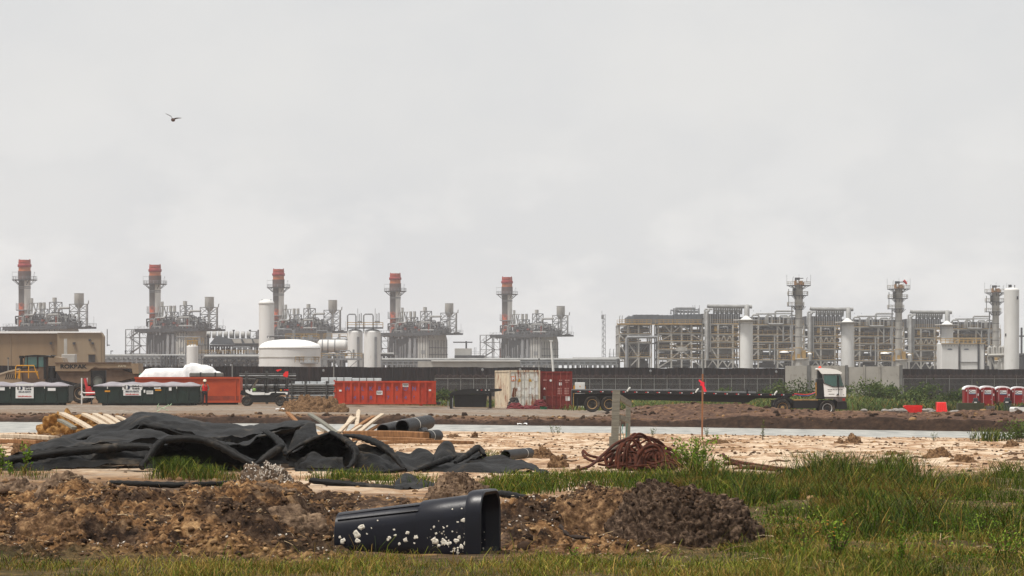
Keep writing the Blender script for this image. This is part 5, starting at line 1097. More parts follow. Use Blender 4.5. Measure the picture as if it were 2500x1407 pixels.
b=MB();b.prism([(.2,.95),(.52,.9),(.54,1.45),(.38,1.6),(.3,1.45)],.026,.034);b.build('rust_patch',mat('brown_rust',rgb(112,62,36),rgb(86,46,30),6,rough=.9),drs[0])
H2=92/F*216
t,drs=container('oxide red shipping container with closed doors, right of the cream container',1319,216,R(3),2.42,H2,M_CR,M_CR,M_RODR)
for(di,x0,x1,z0,z1,m_)in[(0,.70,.88,2.06,2.24,None),(1,1.42,1.62,1.78,2.0,M_SIGN),(1,1.92,2.24,.62,.96,M_SIGN),(0,.22,.42,.72,.98,M_GREYI)]:
 if m_ is None:b=MB();b.lathe([(.09,0),(.09,.006),(.001,.006)],(.79,.026,2.15),18,'y');b.build('decal',M_SIGN,drs[0])
 else:sign_plate(drs[di],x0,x1,z0,z1,.034,m_,'label_plate')
tri(drs[0],.32,1.55,.09,M_SIGN,.034)
for di,x,z,n,w_ in[(0,.38,2.18,1,.3),(1,1.55,2.16,1,.22),(1,2.05,2.16,1,.36),(1,2.02,2.02,1,.2),(1,1.48,1.55,4,.32),(1,2.0,1.55,4,.32)]:
 b=MB()
 for k in range(n):
  for j in range(5):b.box(x-w_/2+j*w_/5,x-w_/2+(j+.7)*w_/5,.028,.034,z-k*.13-.035,z-k*.13+.035)
 b.build('stencil_print',flat('stencil_pink',rgb(206,160,152),.6),drs[di])
lp=thing('leaning_pole','thick white pole leaning up behind the red container','pole',onpad(1357,262));b=MB();a_=Vector((0,0,0));c_=P(1345,833,262)-lp.location;b.tube([a_,c_*.5,c_],[.13,.11,.09],10);b.box(c_.x-.16,c_.x+.16,-.1,.1,c_.z-.03,c_.z+.06);b.build('pole',M_WHT,lp,smooth=50)
M_HOSE=mat('red_hose',rgb(112,30,34),rgb(86,26,30),6,rough=.6);M_HOSB=mat('black_hose',rgb(52,52,52),rgb(38,36,36),6,rough=.6)
def hosepile(lab,px,d,w,h,m,seed):
 t_=thing('hose_coil',lab,'hose',onpad(px,d),0,'hoses heaped in front of the containers');r=random.Random(seed)
 for k in range(7):
  b=MB();a0=r.random()*6;rr=w/2*(1-.09*k);pts=[(rr*math.cos(a0+j*.5)*r.uniform(.9,1.05),rr*.5*math.sin(a0+j*.5),.05+h*k/7+.04*math.sin(j*1.3+k))for j in range(14)]
  b.tube([Vector(p)for p in smoothpts(pts,3)],.055,7);b.build('hose',m,t_,smooth=60)
hosepile('grey and dark hose coil heaped against the cream container doors',1255,211.5,1.1,.85,M_HOSB,2);hosepile('dark red hose coil at the corner of the cream container',1258,210.3,1.3,.4,M_HOSE,3);hosepile('red hose heap between the cream and red containers',1318,211.5,1.2,.7,M_HOSE,4);hosepile('low red hose trailing in front of the cream container',1290,210.6,1.1,.22,M_HOSE,5)
t=thing('green_bucket','low green bucket on the ground in front of the red container','bucket',onpad(1327,210.8));b=MB();b.lathe([(.001,0),(.24,0),(.28,.2),(.29,.22),(.27,.22),(.23,.03),(.001,.02)],(0,0,0),16);b.build('bucket',M_GC,t,smooth=40)
t=thing('storage_cabinet','white square cabinet with yellow corners behind the rear of the flatbed trailer','cabinet',onpad(1404,226));zt=Z(934,226)-t.location.z;w_=24/F*226
b=MB();b.cbox(0,w_,0,.8,.05,zt,.02);b.build('cabinet',M_WHT,t);b=MB();b.box(-.12,-.005,0,.5,.05,zt-.25);b.box(w_+.005,w_+.06,.1,.5,.05,zt-.3);b.box(w_*.45,w_*.55,-.02,-.001,zt-.36,zt-.26);b.build('bracket',M_YELR,t)
d=203;o,fx,fz=frame(1094,d);t=thing('gooseneck_trailer','black gooseneck trailer end parked left of the cream container','trailer',o)
b=MB();b.prism([(fx(1094),fz(963)),(fx(1108),fz(956)),(fx(1128),fz(951)),(fx(1150),fz(949)),(fx(1222),fz(949.5)),(fx(1226),fz(951.5)),(fx(1224),fz(954.5)),(fx(1206),fz(957)),(fx(1195),fz(961)),(fx(1094),fz(964.5))],0,2.4);b.build('deck',M_BLK,t)
b=MB();b.box(fx(1098),fx(1105),.1,2.3,0,fz(964));b.prism([(fx(1110),.1),(fx(1186),.1),(fx(1189),fz(966)),(fx(1196),fz(962)),(fx(1104),fz(964)),(fx(1108),fz(968))],.3,2.2);b.box(fx(1120),fx(1121.5),.22,.299,.15,fz(966));b.box(fx(1150),fx(1151.5),.22,.299,.15,fz(966));b.build('frame',M_BLK,t)
for q in(1195,1198):
 b=MB();b.beam((fx(q),.3+(q-1195)*.5,0),(fx(q),.3+(q-1195)*.5,fz(960)),.10);b.box(fx(q)-.14,fx(q)+.14,.15+(q-1195)*.5,.45+(q-1195)*.5,0,.04);b.build('landing_leg',M_BLK,t)
for q in(1164,1174,1184,1192):
 b=MB();b.box(fx(q),fx(q+3.5),-.012,-.001,fz(953.5),fz(951.8));b.build('reflector',M_REDP if q%4 else M_SIGN,t)
for q,y0 in((1094,980),(1105,972)):
 b=MB();b.beam((fx(q),-.05,.0),(fx(q),-.05,fz(y0)),.05);b.build('stake',M_STEEL,t)
d=194.0;o,fx,fz=frame(1396,d);t=thing('flatbed_trailer','long black flatbed trailer carrying steel, hitched behind the white tractor','trailer',o)
top=[(1396,953),(1500,953.5),(1700,957),(1850,960.5),(1941,961.5)]
b=MB();b.prism([(fx(1396),fz(960.5)),(fx(1500),fz(960.5)),(fx(1850),fz(967)),(fx(1930),fz(968)),(fx(1941),fz(965))]+[(fx(q),fz(y))for q,y in reversed(top)],0,2.55);b.build('deck',M_BLK,t)
b=MB();b.prism([(fx(1470),fz(961)),(fx(1500),fz(975)),(fx(1690),fz(980)),(fx(1828),fz(983.5)),(fx(1838),fz(977)),(fx(1850),fz(973)),(fx(1926),fz(972.5)),(fx(1938),fz(966.5)),(fx(1850),fz(967)),(fx(1500),fz(961))],.62,.86);
b.prism([(fx(1470),fz(961)),(fx(1500),fz(975)),(fx(1690),fz(980)),(fx(1828),fz(983.5)),(fx(1838),fz(977)),(fx(1850),fz(973)),(fx(1926),fz(972.5)),(fx(1938),fz(966.5)),(fx(1850),fz(967)),(fx(1500),fz(961))],1.7,1.94);b.build('main_beam',M_BLK,t)
b=MB();b.box(fx(1402),fx(1510),.8,1.75,.42,fz(961.5));b.prism([(fx(1405),fz(985)),(fx(1412),fz(985)),(fx(1432),fz(961)),(fx(1420),fz(961))],.7,.8);b.box(fx(1396),fx(1399),.1,2.4,.5,fz(961));b.build('bogie',M_BLK,t)
M_RIMT=mat('tan_steel_rim',rgb(176,142,92),rgb(140,108,70),5,rough=.6)
for q in(1446,1487):
 for y in(.18,2.25):wheel(t,fx(q),y,.545,.545,.30,M_TYRE,M_RIMT,hub=M_BLK)
b=MB();b.box(fx(1409),fx(1411),.02,.6,.25,.95);b.build('mud_flap',M_BLK,t);b=MB();b.box(fx(1512),fx(1514),.02,.6,.25,.95);b.build('mud_flap',M_BLK,t)
for q in(1700,):
 for y in(.5,2.0):b=MB();b.beam((fx(1818),y,fz(982)),(fx(1818),y,fz(990)),.12);b.build('landing_leg',M_BLK,t)
for k in range(20):
 q=1410+k*27.6;y=np.interp(q,[r[0]for r in top],[r[1]for r in top])+3.2
 b=MB();b.box(fx(q),fx(q+4.2),-.012,-.001,fz(y+1.1),fz(y-.9));b.build('reflector',M_REDP,t)
 b=MB();b.box(fx(q+5),fx(q+8),-.012,-.001,fz(y+1.1),fz(y-.9));b.build('reflector',M_SIGN,t)
b=MB();b.box(fx(1397),fx(1702),.05,2.5,fz(952.9)-.02,fz(950.5));b.build('deck_board',mat('grey_deck_board',rgb(128,130,132),rgb(104,104,104),2,rough=.8),t)
ld=thing('steel_load','long grey steel beams strapped on the middle of the flatbed trailer','steel beams',P(1628,957,d+.3));lx=lambda q:X(q,d+.3)-ld.location.x;lz=lambda y:Z(y,d+.3)-ld.location.z
for k in range(4):
 b=MB();yy=.1+k*.55;dz=-(.09*0)
 for z0 in(lz(957)+.02,lz(953.8)):
  a_=Vector((lx(1632+3*k),yy,z0));c_=Vector((lx(1846-5*k),yy,z0-.09));b.beam(a_,c_,.16,.045)
 b.build('steel_beam',M_STEEL if k%2==0 else M_DSTEEL,ld)
b=MB();b.box(lx(1636),lx(1639),-.05,2.1,lz(957),lz(948));b.build('dunnage',M_BLK,ld);b=MB();b.box(lx(1822),lx(1826),-.05,2.1,lz(960),lz(951));b.build('dunnage',M_BLK,ld)
for q,y in((1534,951),(1701,954),(1893,960)):
 b=MB();b.tube([(fx(q-3),-.03,fz(y+5)),(fx(q),-.02,fz(y)),(fx(q+4),.2,fz(y-4)),(fx(q+5),.6,fz(y-3))],.06,5);b.build('strap',M_TIE,t)
d=193.0;o,fx,fz=frame(1885,d);o.z=Z(1016.5,d);fz=(lambda y:Z(y,d)-o.z);t=thing('terminal_tractor','white terminal tractor with orange beacon pulling the flatbed trailer','truck',o)
M_CAB=mat('glossy_white_cab',rgb(250,249,246),rgb(240,238,232),1.2,rough=.3,spec=.5,third=rgb(206,190,168),tscale=2.5,tlo=.66,thi=.85)
b=MB();b.box(fx(1889),fx(2066),.55,.75,fz(996),fz(977));b.box(fx(1889),fx(2066),1.75,1.95,fz(996),fz(977));b.box(fx(1938),fx(1996),.02,2.4,fz(997),fz(978));b.box(fx(1900),fx(1940),.751,1.749,fz(990),fz(978));b.build('chassis',M_BLK,t)
b=MB();b.box(fx(1938),fx(1997),.0,2.4,fz(977.9),fz(975.2));b.build('deck_plate',mat('deck_edge_tan',rgb(176,140,88),rgb(90,80,66),4,rough=.7),t)
b=MB();b.prism([(fx(1888),fz(990)),(fx(1892),fz(977)),(fx(1902),fz(971)),(fx(1918),fz(970)),(fx(1932),fz(976)),(fx(1936),fz(984)),(fx(1932),fz(984)),(fx(1926),fz(978)),(fx(1910),fz(974)),(fx(1897),fz(979)),(fx(1892),fz(990))],0.0,.6);b.build('fender',M_BLK,t)
b=MB();b.prism([(fx(1906),fz(976)),(fx(1934),fz(976)),(fx(1926),fz(968.5)),(fx(1914),fz(968.5))],.8,1.7);b.build('fifth_wheel',M_BLK,t)
ys=.0
cabp=[(2013,969),(2065.5,969),(2065.8,948),(2062,944.5),(2051,913.5),(2009,913.5),(2010.5,936)]
b=MB();b.prism([(fx(q),fz(y))for q,y in cabp],0,1.25);cabo=b.build('cab',M_CAB,t)
b=MB();b.prism([(fx(q),fz(y))for q,y in[(1995,901.8),(1996,899.4),(2006,898.6),(2028,900.2),(2042,902.6),(2049,906),(2055,909.5),(2055.5,912),(2053,913.4),(2006,913.4),(2000,905)]],-.06,1.32);b.build('roof',M_CAB,t)
b=MB();b.prism([(fx(q),fz(y))for q,y in[(2011.5,916),(2043,916),(2043,943.2),(2034.5,943.6),(2012.5,935)]],-.02,-.002);w1=b.build('window',M_GLASS,t);b=MB()
b.prism([(fx(q),fz(y))for q,y in[(2044.8,916),(2049.5,916),(2058.5,943.4),(2044.8,943.4)]],-.02,-.002);b.build('window',M_GLASS,t)
b=MB();pts=[(2010.3,914.6),(2050.2,914.6),(2060.2,944.8),(2034,944.8),(2011,935.8)]
for k in range(5):
 a_,c_=pts[k],pts[(k+1)%5];b.beam((fx(a_[0]),-.012,fz(a_[1])),(fx(c_[0]),-.012,fz(c_[1])),.035,.045)
b.beam((fx(2044),-.014,fz(914.6)),(fx(2044),-.014,fz(944.8)),.035,.05);b.build('window_frame',M_BLK,t)
b=MB();b.prism([(fx(2052.3),fz(916)),(fx(2052.9),fz(915.8)),(fx(2062.9),fz(943.8)),(fx(2062.3),fz(944))],.12,1.14);b.build('windshield',M_DGLASS,t)
b=MB();b.cbox(fx(1994.3),fx(2012),.05,1.0,fz(975),fz(924.5),.05);b.build('air_cleaner',M_BLK,t)
b=MB();b.cyl((fx(2002),.5,fz(925)),(fx(2002),.5,fz(903)),.10);b.box(fx(1998.5),fx(2008.5),.35,1.2,fz(924),fz(905));b.build('exhaust_pipe',M_BLK,t,smooth=40)
b=MB();b.lathe([(.10,0),(.11,.03),(.10,.12),(.05,.17),(.001,.175)],(fx(2003),.3,fz(900.5)),14);b.build('beacon',flat('orange_beacon',rgb(236,70,34),.3),t,smooth=40)
M_SKIRT=flat('grey_cab_skirt',rgb(104,96,92),.6)
b=MB();b.prism([(fx(q),fz(y))for q,y in[(2014,969.2),(2064.6,969.2),(2064,980),(2046,981),(2038,975),(2014,974)]][::-1],.02,1.2);b.build('skirt',M_SKIRT,t)
b=MB();b.prism([(fx(q),fz(y))for q,y in[(2044,982),(2063.5,980.3),(2067.5,983),(2067.8,998),(2064,1000),(2042,999)]][::-1],-.02,2.45);b.build('bumper',M_BLK,t)
b=MB();b.box(fx(2056.5),fx(2063.5),-.01,.019,fz(978.8),fz(972.6));b.build('headlight',flat('amber_red_lamp',rgb(150,40,26),.3),t)
b=MB();b.beam((fx(2046.5),-.14,fz(965)),(fx(2046.5),-.14,fz(917)),.05,.05);b.box(fx(2044.9),fx(2048.2),-.2,-.1,fz(944),fz(919));b.prism([(fx(2041),fz(965.5)),(fx(2048),fz(965.5)),(fx(2047.2),fz(961)),(fx(2045.4),fz(961))],-.16,-.02);b.build('mirror',M_BLK,t)
b=MB()
for k in range(6):b.box(fx(2020.5+k*6.3),fx(2025.6+k*6.3),-.012,-.001,fz(951.9),fz(950.9))
b.build('vent_slot',M_BLK,t)
b=MB();b.box(fx(2021),fx(2030),-.008,-.001,fz(956),fz(955));b.box(fx(2023),fx(2037),-.008,-.001,fz(963.4),fz(962));b.box(fx(2058),fx(2061),-.008,-.001,fz(965.2),fz(963.4));b.build('decal',M_GREYI,t)
b=MB();b.tube([(fx(1994),.8,fz(958)),(fx(1985),.8,fz(962)),(fx(1970),.8,fz(964)),(fx(1956),.8,fz(963)),(fx(1942),.8,fz(962))],.035,6);b.build('air_hose',M_REDP,t,smooth=60)
b=MB();b.tube([(fx(1994),1.0,fz(960)),(fx(1978),1.0,fz(967)),(fx(1962),1.0,fz(967)),(fx(1942),1.0,fz(963))],.03,6);b.build('air_hose',flat('blue_hose',rgb(40,54,130),.5),t,smooth=60)
b=MB();b.beam((fx(1992.5),.1,fz(966)),(fx(1992.5),.1,fz(934)),.04);b.beam((fx(1992.5),.1,fz(948)),(fx(1994.5),.1,fz(948)),.04);b.build('handrail',M_YELR,t)
for y in(.16,2.2):wheel(t,fx(2020),y,.535,.535,.30,M_TYRE,M_WHT,hub=M_BLK)
for y in(.16,2.2):wheel(t,fx(1910.5),y,.58,.545,.44,M_TYRE,M_RIMT)
o,fx,fz=frame(2207,178);o.z=Z(1012,178);fz=lambda y:Z(y,178)-o.z;t=thing('water_barrier','low red plastic barrier lying left of the tall one','barrier',o);b=MB();b.prism([(fx(2222),fz(1008)),(fx(2250),fz(1008)),(fx(2252),fz(993)),(fx(2252),fz(990.5)),(fx(2248),fz(989.6)),(fx(2213),fz(989.6)),(fx(2208),fz(991)),(fx(2207),fz(994)),(fx(2212),fz(1000))],0,.5)
for q in(2218,2230,2242):b.prism([(fx(q),fz(1006)),(fx(q+3),fz(1006)),(fx(q+3),fz(995)),(fx(q),fz(995))],-.03,-.001)
b.build('shell',M_REDB,t)
o,fx,fz=frame(2288,172);o.z=Z(1014,172);fz=lambda y:Z(y,172)-o.z;t=thing('water_barrier','tall red plastic barrier standing end on right of the low one','barrier',o,0)
b=MB();a=[(fx(2286.5),0.0,fz(1009.5)),(fx(2313),-.1,fz(1012)),(fx(2322.5),1.4,fz(1011)),(fx(2294),1.5,fz(1008))];c=[(fx(2289.5),.18,fz(983.2)),(fx(2309.5),.1,fz(983)),(fx(2318),1.25,fz(982.4)),(fx(2292),1.3,fz(982.2))]
mid=[tuple(p*.35+q*.65 for p,q in zip(u,w))for u,w in zip(c,a)];mid=[tuple(m_)for m_ in mid]
b.add(a+mid+c,[(0,3,2,1),(8,9,10,11)]+[(i+k,(i+1)%4+k,(i+1)%4+k+4,i+k+4)for k in(0,4)for i in range(4)])
for k in range(5):
 f=.12+.19*k;p0=Vector(a[0]).lerp(Vector(a[1]),f);p1=Vector(c[0]).lerp(Vector(c[1]),f);b.beam(p0+Vector((0,-.02,.02)),p1+Vector((0,-.02,-.02)),.035,.04)
b.build('shell',M_REDB,t)
M_TOI=mat('dark_red_plastic',rgb(140,16,22),rgb(122,14,20),2,rough=.45,spec=.35);M_DOME=flat('toilet_roof_white',rgb(236,236,238),.4);M_TRIM=flat('pale_trim',rgb(206,160,160),.5);M_SKYB=flat('sign_blue',rgb(70,104,140),.5)
def toilet():
 t=thing('portable_toilet','x','toilet',(0,0,0),0,'row of red portable toilets');w=1.12;h=1.95
 b=MB();b.cbox(-w/2,w/2,0,1.15,.08,h,.05);b.build('cabin',M_TOI,t);b=MB();b.box(-w/2+.05,w/2-.05,.02,1.1,0,.08);b.build('base',M_BLK,t)
 prof=[];n=14
 for k in range(n+1):
  a=math.pi*k/n;prof.append((-math.cos(a)*(w/2+.03),h-.14+.36*math.sin(a)**.9))
 b=MB();b.prism(list(reversed(prof)),-.02,1.2);b.build('roof',M_DOME,t,smooth=40)
 b=MB();b.prism([(-x_*.93,h-.145+(z_-h+.14)*.62)for x_,z_ in prof],-.034,-.021);b.build('gable',M_TOI,t)
 dp=[(-.32,.15),(.32,.15),(.32,1.86),(.27,1.97),(.17,2.03),(-.17,2.03),(-.27,1.97),(-.32,1.86)]
 b=MB();b.prism(dp,-.03,-.001);dr=b.build('door',M_TOI,t)
 b=MB();dq=dp[:]
 for k in range(len(dq)):
  if k==0:continue
  p,q=dq[k],dq[(k+1)%len(dq)];b.beam((p[0],-.035,p[1]),(q[0],-.035,q[1]),.03,.03)
 b.build('door_trim',M_TRIM,t)
 s=sign_plate(dr,-.24,.25,1.42,1.78,-.032);text(s,'C',.26,(-.13,-.048,1.63),M_INK,bold=.01);b=MB()
 for k in range(4):b.box(-.02+k*.062,.03+k*.062,-.05,-.046,1.57,1.66)
 b.build('print',M_GREYI,s);b=MB();b.box(-.24,.25,-.05,-.046,1.42,1.49);b.build('stripe',M_SKYB,s)
 b=MB();b.box(-.46,-.39,-.02,-.001,1.66,1.8);b.box(.40,.47,-.02,-.001,1.3,1.48);b.build('vent',M_SIGN,t);b=MB();b.box(.22,.3,-.06,-.031,.95,1.02);b.build('handle',M_STEEL,dr)
 return t
t0=toilet();lab=['leftmost red portable toilet, partly behind the mossy concrete block','second red portable toilet from the left, behind the silver tub','third red portable toilet from the left, beside the dark hand wash stand','rightmost red portable toilet, behind the white vehicle']
for k,q in enumerate((2373.5,2411.5,2449,2487)):
 o=t0 if k==0 else copy_tree(t0);d=211.5+.2*k;p=onpad(q,d);p.z=Z(1004,d);o.location=p;o.rotation_euler=(0,0,R(-1.5*k));o['label']=lab[k]
 zs=(Z(941+.8*k,d)-p.z)/2.17;o.scale=(1.0,1.0,zs)
t=thing('concrete_block','mossy grey green concrete block in front of the leftmost toilet','concrete block',P(2339,1010,196));b=MB();b.cbox(0,64/F*196,0,.8,0,26/F*196,.03);b.build('block',mat('mossy_concrete',rgb(66,66,48),rgb(48,52,36),3,rough=.95,bump=.5,third=rgb(92,88,70),tscale=6),t)
for q0,q1,y0,y1,lab in[(2377,2391,972,1004,'dark hand wash stand beside the leftmost toilet'),(2453,2469,971,1004,'dark hand wash stand before the third toilet')]:
 d=207;t=thing('hand_wash_stand',lab,'wash stand',P(q0,y1,d),0,'hand wash stands');w_=(q1-q0)/F*d;h_=(y1-y0)/F*d
 M_WS=flat('dark_grey_plastic',rgb(58,64,68),.5);b=MB();b.cbox(0,w_,0,.45,0,h_*.6,.03);b.build('tank',M_WS,t);b=MB();b.cbox(-.03,w_+.03,-.03,.48,h_*.6,h_*.78,.04);b.build('basin',M_BLK,t);b=MB();b.cbox(.04,w_-.04,.2,.42,h_*.78,h_,.03);b.build('dispenser',M_WS,t);b=MB();b.box(.04,w_*.55,-.04,-.031,h_*.62,h_*.70);b.build('label_plate',M_SIGN,t)
t=thing('metal_tub','round silver tub standing before the second toilet','tub',P(2418,1003,200));b=MB();b.lathe([(.001,0),(.26,0),(.34,.30),(.36,.32),(.33,.32),(.25,.03),(.001,.03)],(0,0,0),20);b.build('tub',flat('blue_silver',rgb(140,150,166),.35,.5),t,smooth=40)
d=184;t=thing('parked_car','white car front cut by the right edge before the toilets','car',P(2475,1013,d));lx=lambda q:(q-2475)/F*d;lz=lambda y:(1013-y)/F*d
b=MB();b.prism([(lx(2476),lz(1008)),(lx(2479),lz(1011)),(lx(2560),lz(1011)),(lx(2560),lz(986)),(lx(2520),lz(987)),(lx(2512),lz(994)),(lx(2478),lz(994.5)),(lx(2475.5),lz(998))],0,1.7);b.build('body',M_WHT,t);b=MB();b.prism([(lx(2514),lz(993.5)),(lx(2522),lz(988)),(lx(2550),lz(988)),(lx(2550),lz(993.5))],-.01,-.001);b.build('window',M_DGLASS,t)
b=MB();b.box(lx(2476.3),lx(2485),-.012,-.001,lz(999.3),lz(997.5));b.build('headlight',M_DGLASS,t)
wheel(t,lx(2497),.12,.30,.31,.22,M_TYRE,M_STEEL);wheel(t,lx(2548),.12,.30,.31,.22,M_TYRE,M_STEEL)
M_ROCK=mat('pale_rock',rgb(150,144,138),rgb(104,100,96),5,rough=.9,bump=.6,bscale=20)
def rock(seed,s):
 r=np.random.default_rng(seed);b=MB();n=9;prof=[(.02,-.3),(.8,-.25),(1.0,.1),(.75,.45),(.3,.62),(.02,.65)];vs=[]
 b.lathe(prof,(0,0,0),n);b.v=[tuple(np.array(v)*s*(1+.25*(r.random(3)-.5)))for v in b.v];return b
base_r=[rock(k,.30).build('rubble_stone',M_ROCK)for k in range(3)];rr_=random.Random(5);k=0
for q,y in[(2186,1003),(2192,1005),(2200,1004),(2204,1007),(2256,1003),(2262,1004),(2268,1003),(2274,1006),(2280,1004),(2285,1008),(2326,1006),(2330,1008),(2335,1007),(2278,1009),(2262,1008),(2160,1004),(2174,1004),(2110,1003)]:
 o=base_r[k]if k<3 else base_r[k%3].copy()
 if k>=3:COL.objects.link(o)
 d=175+rr_.random()*8;o.location=P(q,y,d);o.rotation_euler=(0,0,rr_.random()*6);sc=rr_.uniform(.5,1.1);o.scale=(sc*1.2,sc,sc*.8);k+=1
 tag(o,'pale grey rubble stone lying on the mulch near the red barriers','stone','rubble stones by the red barriers')
t=thing('plastic_sheet','scrap of white plastic on the mulch bank below the tractor','litter',on(1903,128,.04));b=MB();r=random.Random(3);vs=[(x_*.12-.3,y_*.1,.05+r.uniform(0,.1))for y_ in range(3)for x_ in range(6)];b.add(vs,[(y_*6+x_,y_*6+x_+1,y_*6+x_+7,y_*6+x_+6)for y_ in range(2)for x_ in range(5)]);b.build('sheet',M_WRAP,t)
for q,d,lab in[(683,160,'white plastic scrap on the dirt pile by the utility vehicle'),(1560,186,'white litter by the trailer wheels'),(1275,140,'small white scrap on the canal bank')]:
 t=thing('plastic_sheet',lab,'litter',on(q,d,.05));t.location.z=max(t.location.z,Z(1003,d)if q!=1275 else 0);b=MB();b.add([(v[0]*.8,v[1],v[2])for v in vs],[(y_*6+x_,y_*6+x_+1,y_*6+x_+7,y_*6+x_+6)for y_ in range(2)for x_ in range(5)]);b.build('sheet',M_WRAP,t)
t=thing('green_twine','tangle of pale green twine at the road edge below the tarped container','twine',on(400,158));M_TW=flat('pale_green_twine',rgb(168,196,160),.6);b=MB();lx=lambda q:X(q,158)-t.location.x;lz=lambda y:Z(y,158)-t.location.z
for p in[[(383,1005),(396,997),(410,990)],[(384,991),(398,998),(410,1003)],[(388,986),(384,992),(382,1000)],[(410,987),(413,991),(418,986)]]:b.tube([(lx(q),.1*i,lz(y))for i,(q,y)in enumerate(p)],.018,5)
b.build('twine',M_TW,t)
d=228.0;o,fx,fz=frame(130,d);t=thing('articulated_dump_truck','beige articulated dump truck standing behind the green roll off containers','dump truck',o)
M_TAN=mat('dusty_beige_paint',rgb(150,130,106),rgb(126,108,88),1.0,rough=.6,third=rgb(120,98,78),tscale=2.2,tlo=.58,thi=.76);M_TAND=mat('muddy_brown_paint',rgb(112,92,76),rgb(84,68,56),1.2,rough=.8);M_HOOD=mat('hood_beige',rgb(182,168,148),rgb(160,146,124),1,rough=.45)
D=2.9
b=MB();b.prism([(fx(q),fz(y))for q,y in[(135,906.5),(215,907),(224,900),(246,899),(262,901),(322,899.5),(321,888),(135,885.8)]],0,D);b.build('dump_body',M_TAN,t)
b=MB();b.prism([(fx(q),fz(y))for q,y in[(137,907),(150,928),(205,940),(262,938),(330,922),(326,912),(304,906),(296,902),(262,901.2),(246,899.2),(224,900.2),(215,907.2)]],.12,D-.12);b.build('body_floor',M_TAND,t)
b=MB();b.prism([(fx(q),fz(y))for q,y in[(319.5,888),(337.5,887),(339,912.5),(324.5,913)]][::-1],-.08,D+.08);b.build('tail_plate',M_TAN,t)
b=MB();b.box(fx(134),fx(322),-.06,-.001,fz(888),fz(885));b.prism([(fx(227),fz(897.6)),(fx(233),fz(895)),(fx(240),fz(898)),(fx(320),fz(898)),(fx(320),fz(900.5)),(fx(240),fz(900.5))],-.07,-.001);b.prism([(fx(268),fz(904.5)),(fx(302),fz(904.5)),(fx(300),fz(903)),(fx(270),fz(903))],-.05,.11);b.build('body_rib',M_TAND,t)
b=MB();b.prism([(fx(q),fz(y))for q,y in[(134.5,885.5),(155,885.5),(150,874),(132,870.8)]],.1,D-.1);b.build('headboard',M_TAN,t)
lt=text(t,'ROKBAK',.42,(fx(179),-.012,fz(895.6)),M_INK,bold=.018,sx=1.25);text(t,'RA30',.22,(fx(298),-.012,fz(894.5)),flat('pale_lettering',rgb(196,184,160),.6),bold=.008,sx=1.2)
b=MB();b.prism([(fx(q),fz(y))for q,y in[(-45,945),(52,945),(52,925),(50,903),(46,899.5),(20,905),(0,911.5),(-28,921),(-45,928)]],.25,D-.25);b.build('hood',M_TAN,t)
b=MB();b.prism([(fx(q),fz(y))for q,y in[(-45,928),(-28,920.8),(0,911.3),(20,904.8),(46,899.3),(46,903.5),(20,909),(0,915),(-28,925)]][::-1],.2,.3);b.build('hood_edge',M_HOOD,t)
b=MB()
for k in range(6):
 q=11+k*5;b.prism([(fx(q),fz(926)),(fx(q+2.6),fz(926)),(fx(q+6),fz(912.5)),(fx(q+3.6),fz(912.5))],.235,.249)
b.build('grille_slot',M_BLK,t)
b=MB();b.prism([(fx(q),fz(y))for q,y in[(50,945),(108,945),(108,868.5),(80,866.6),(58,869.5),(52,899)]],.35,2.0);b.build('cab',M_TAND,t)
b=MB();b.prism([(fx(q),fz(y))for q,y in[(56,870.8),(60,868.4),(84,866.4),(110,867.5),(122,870),(125,866.6),(126,868.6),(122,873.5),(108,871.5)]][::-1],.25,2.1);b.build('cab_roof',M_BLK,t)
for p in[[(56.5,897),(64,895.5),(64,872),(60.5,872)],[(66.5,896.5),(88,896),(88,871.5),(66.5,871.5)],[(92.5,896),(104.5,896),(104.5,871.5),(92.5,871.5)]]:
 b=MB();b.prism([(fx(q),fz(y))for q,y in p],.325,.349);b.build('window',M_GLASS,t)
b=MB();b.box(fx(104.8),fx(111),.33,.348,fz(925),fz(871));b.box(fx(88.3),fx(92.2),.33,.348,fz(900),fz(871));b.box(fx(64.2),fx(66.3),.33,.348,fz(900),fz(871));b.prism([(fx(52),fz(901.5)),(fx(92),fz(897.4)),(fx(92),fz(896.2)),(fx(52),fz(899))],.33,.348);b.build('cab_pillar',M_BLK,t)
b=MB();b.cyl((fx(49),.6,fz(905)),(fx(49),.6,fz(873)),.12);b.cyl((fx(49.5),.6,fz(875)),(fx(49.5),.6,fz(868.8)),.20);b.build('exhaust_stack',M_BLK,t,smooth=40)
b=MB();b.cyl((fx(125),.6,fz(925)),(fx(125),.6,fz(898)),.30);b.cbox(fx(116),fx(134),.3,1.4,fz(899),fz(896),.05);b.build('air_filter',M_BLK,t,smooth=40)
b=MB();y=-.02;P_=lambda q,yy:(fx(q),y,fz(yy));P2=P_
b.tube([P_(38,924),P_(38.5,897),P_(41,893),P_(83,893),P_(88,908),P_(95,925)],.045,6);b.tube([P_(45,924),P_(45,908.5),P_(92,908.5),P_(93.5,924)],.045,6);b.tube([P_(38,908.5),P_(45,908.5)],.045,6);b.tube([P_(70,893),P_(70,924)],.045,6);b.tube([P_(48,903),P_(48,925)],.06,6);b.build('handrail',M_YELR,t,smooth=50)
b=MB();b.box(fx(108.2),fx(330),.6,2.3,.75,fz(946));b.build('chassis',M_BLK,t)
for q in(14,196,254):
 for yy in(.3,2.6):wheel(t,fx(q),yy,.80,.80,.6,M_TYRE,M_TAN)
d=217.0;o,fx,fz=frame(198,d);t=thing('pump_trailer','red pump with black hose reel on a white frame between the green containers','pump trailer',o)
M_PINKR=mat('faded_red_paint',rgb(206,66,66),rgb(178,36,40),3,rough=.5)
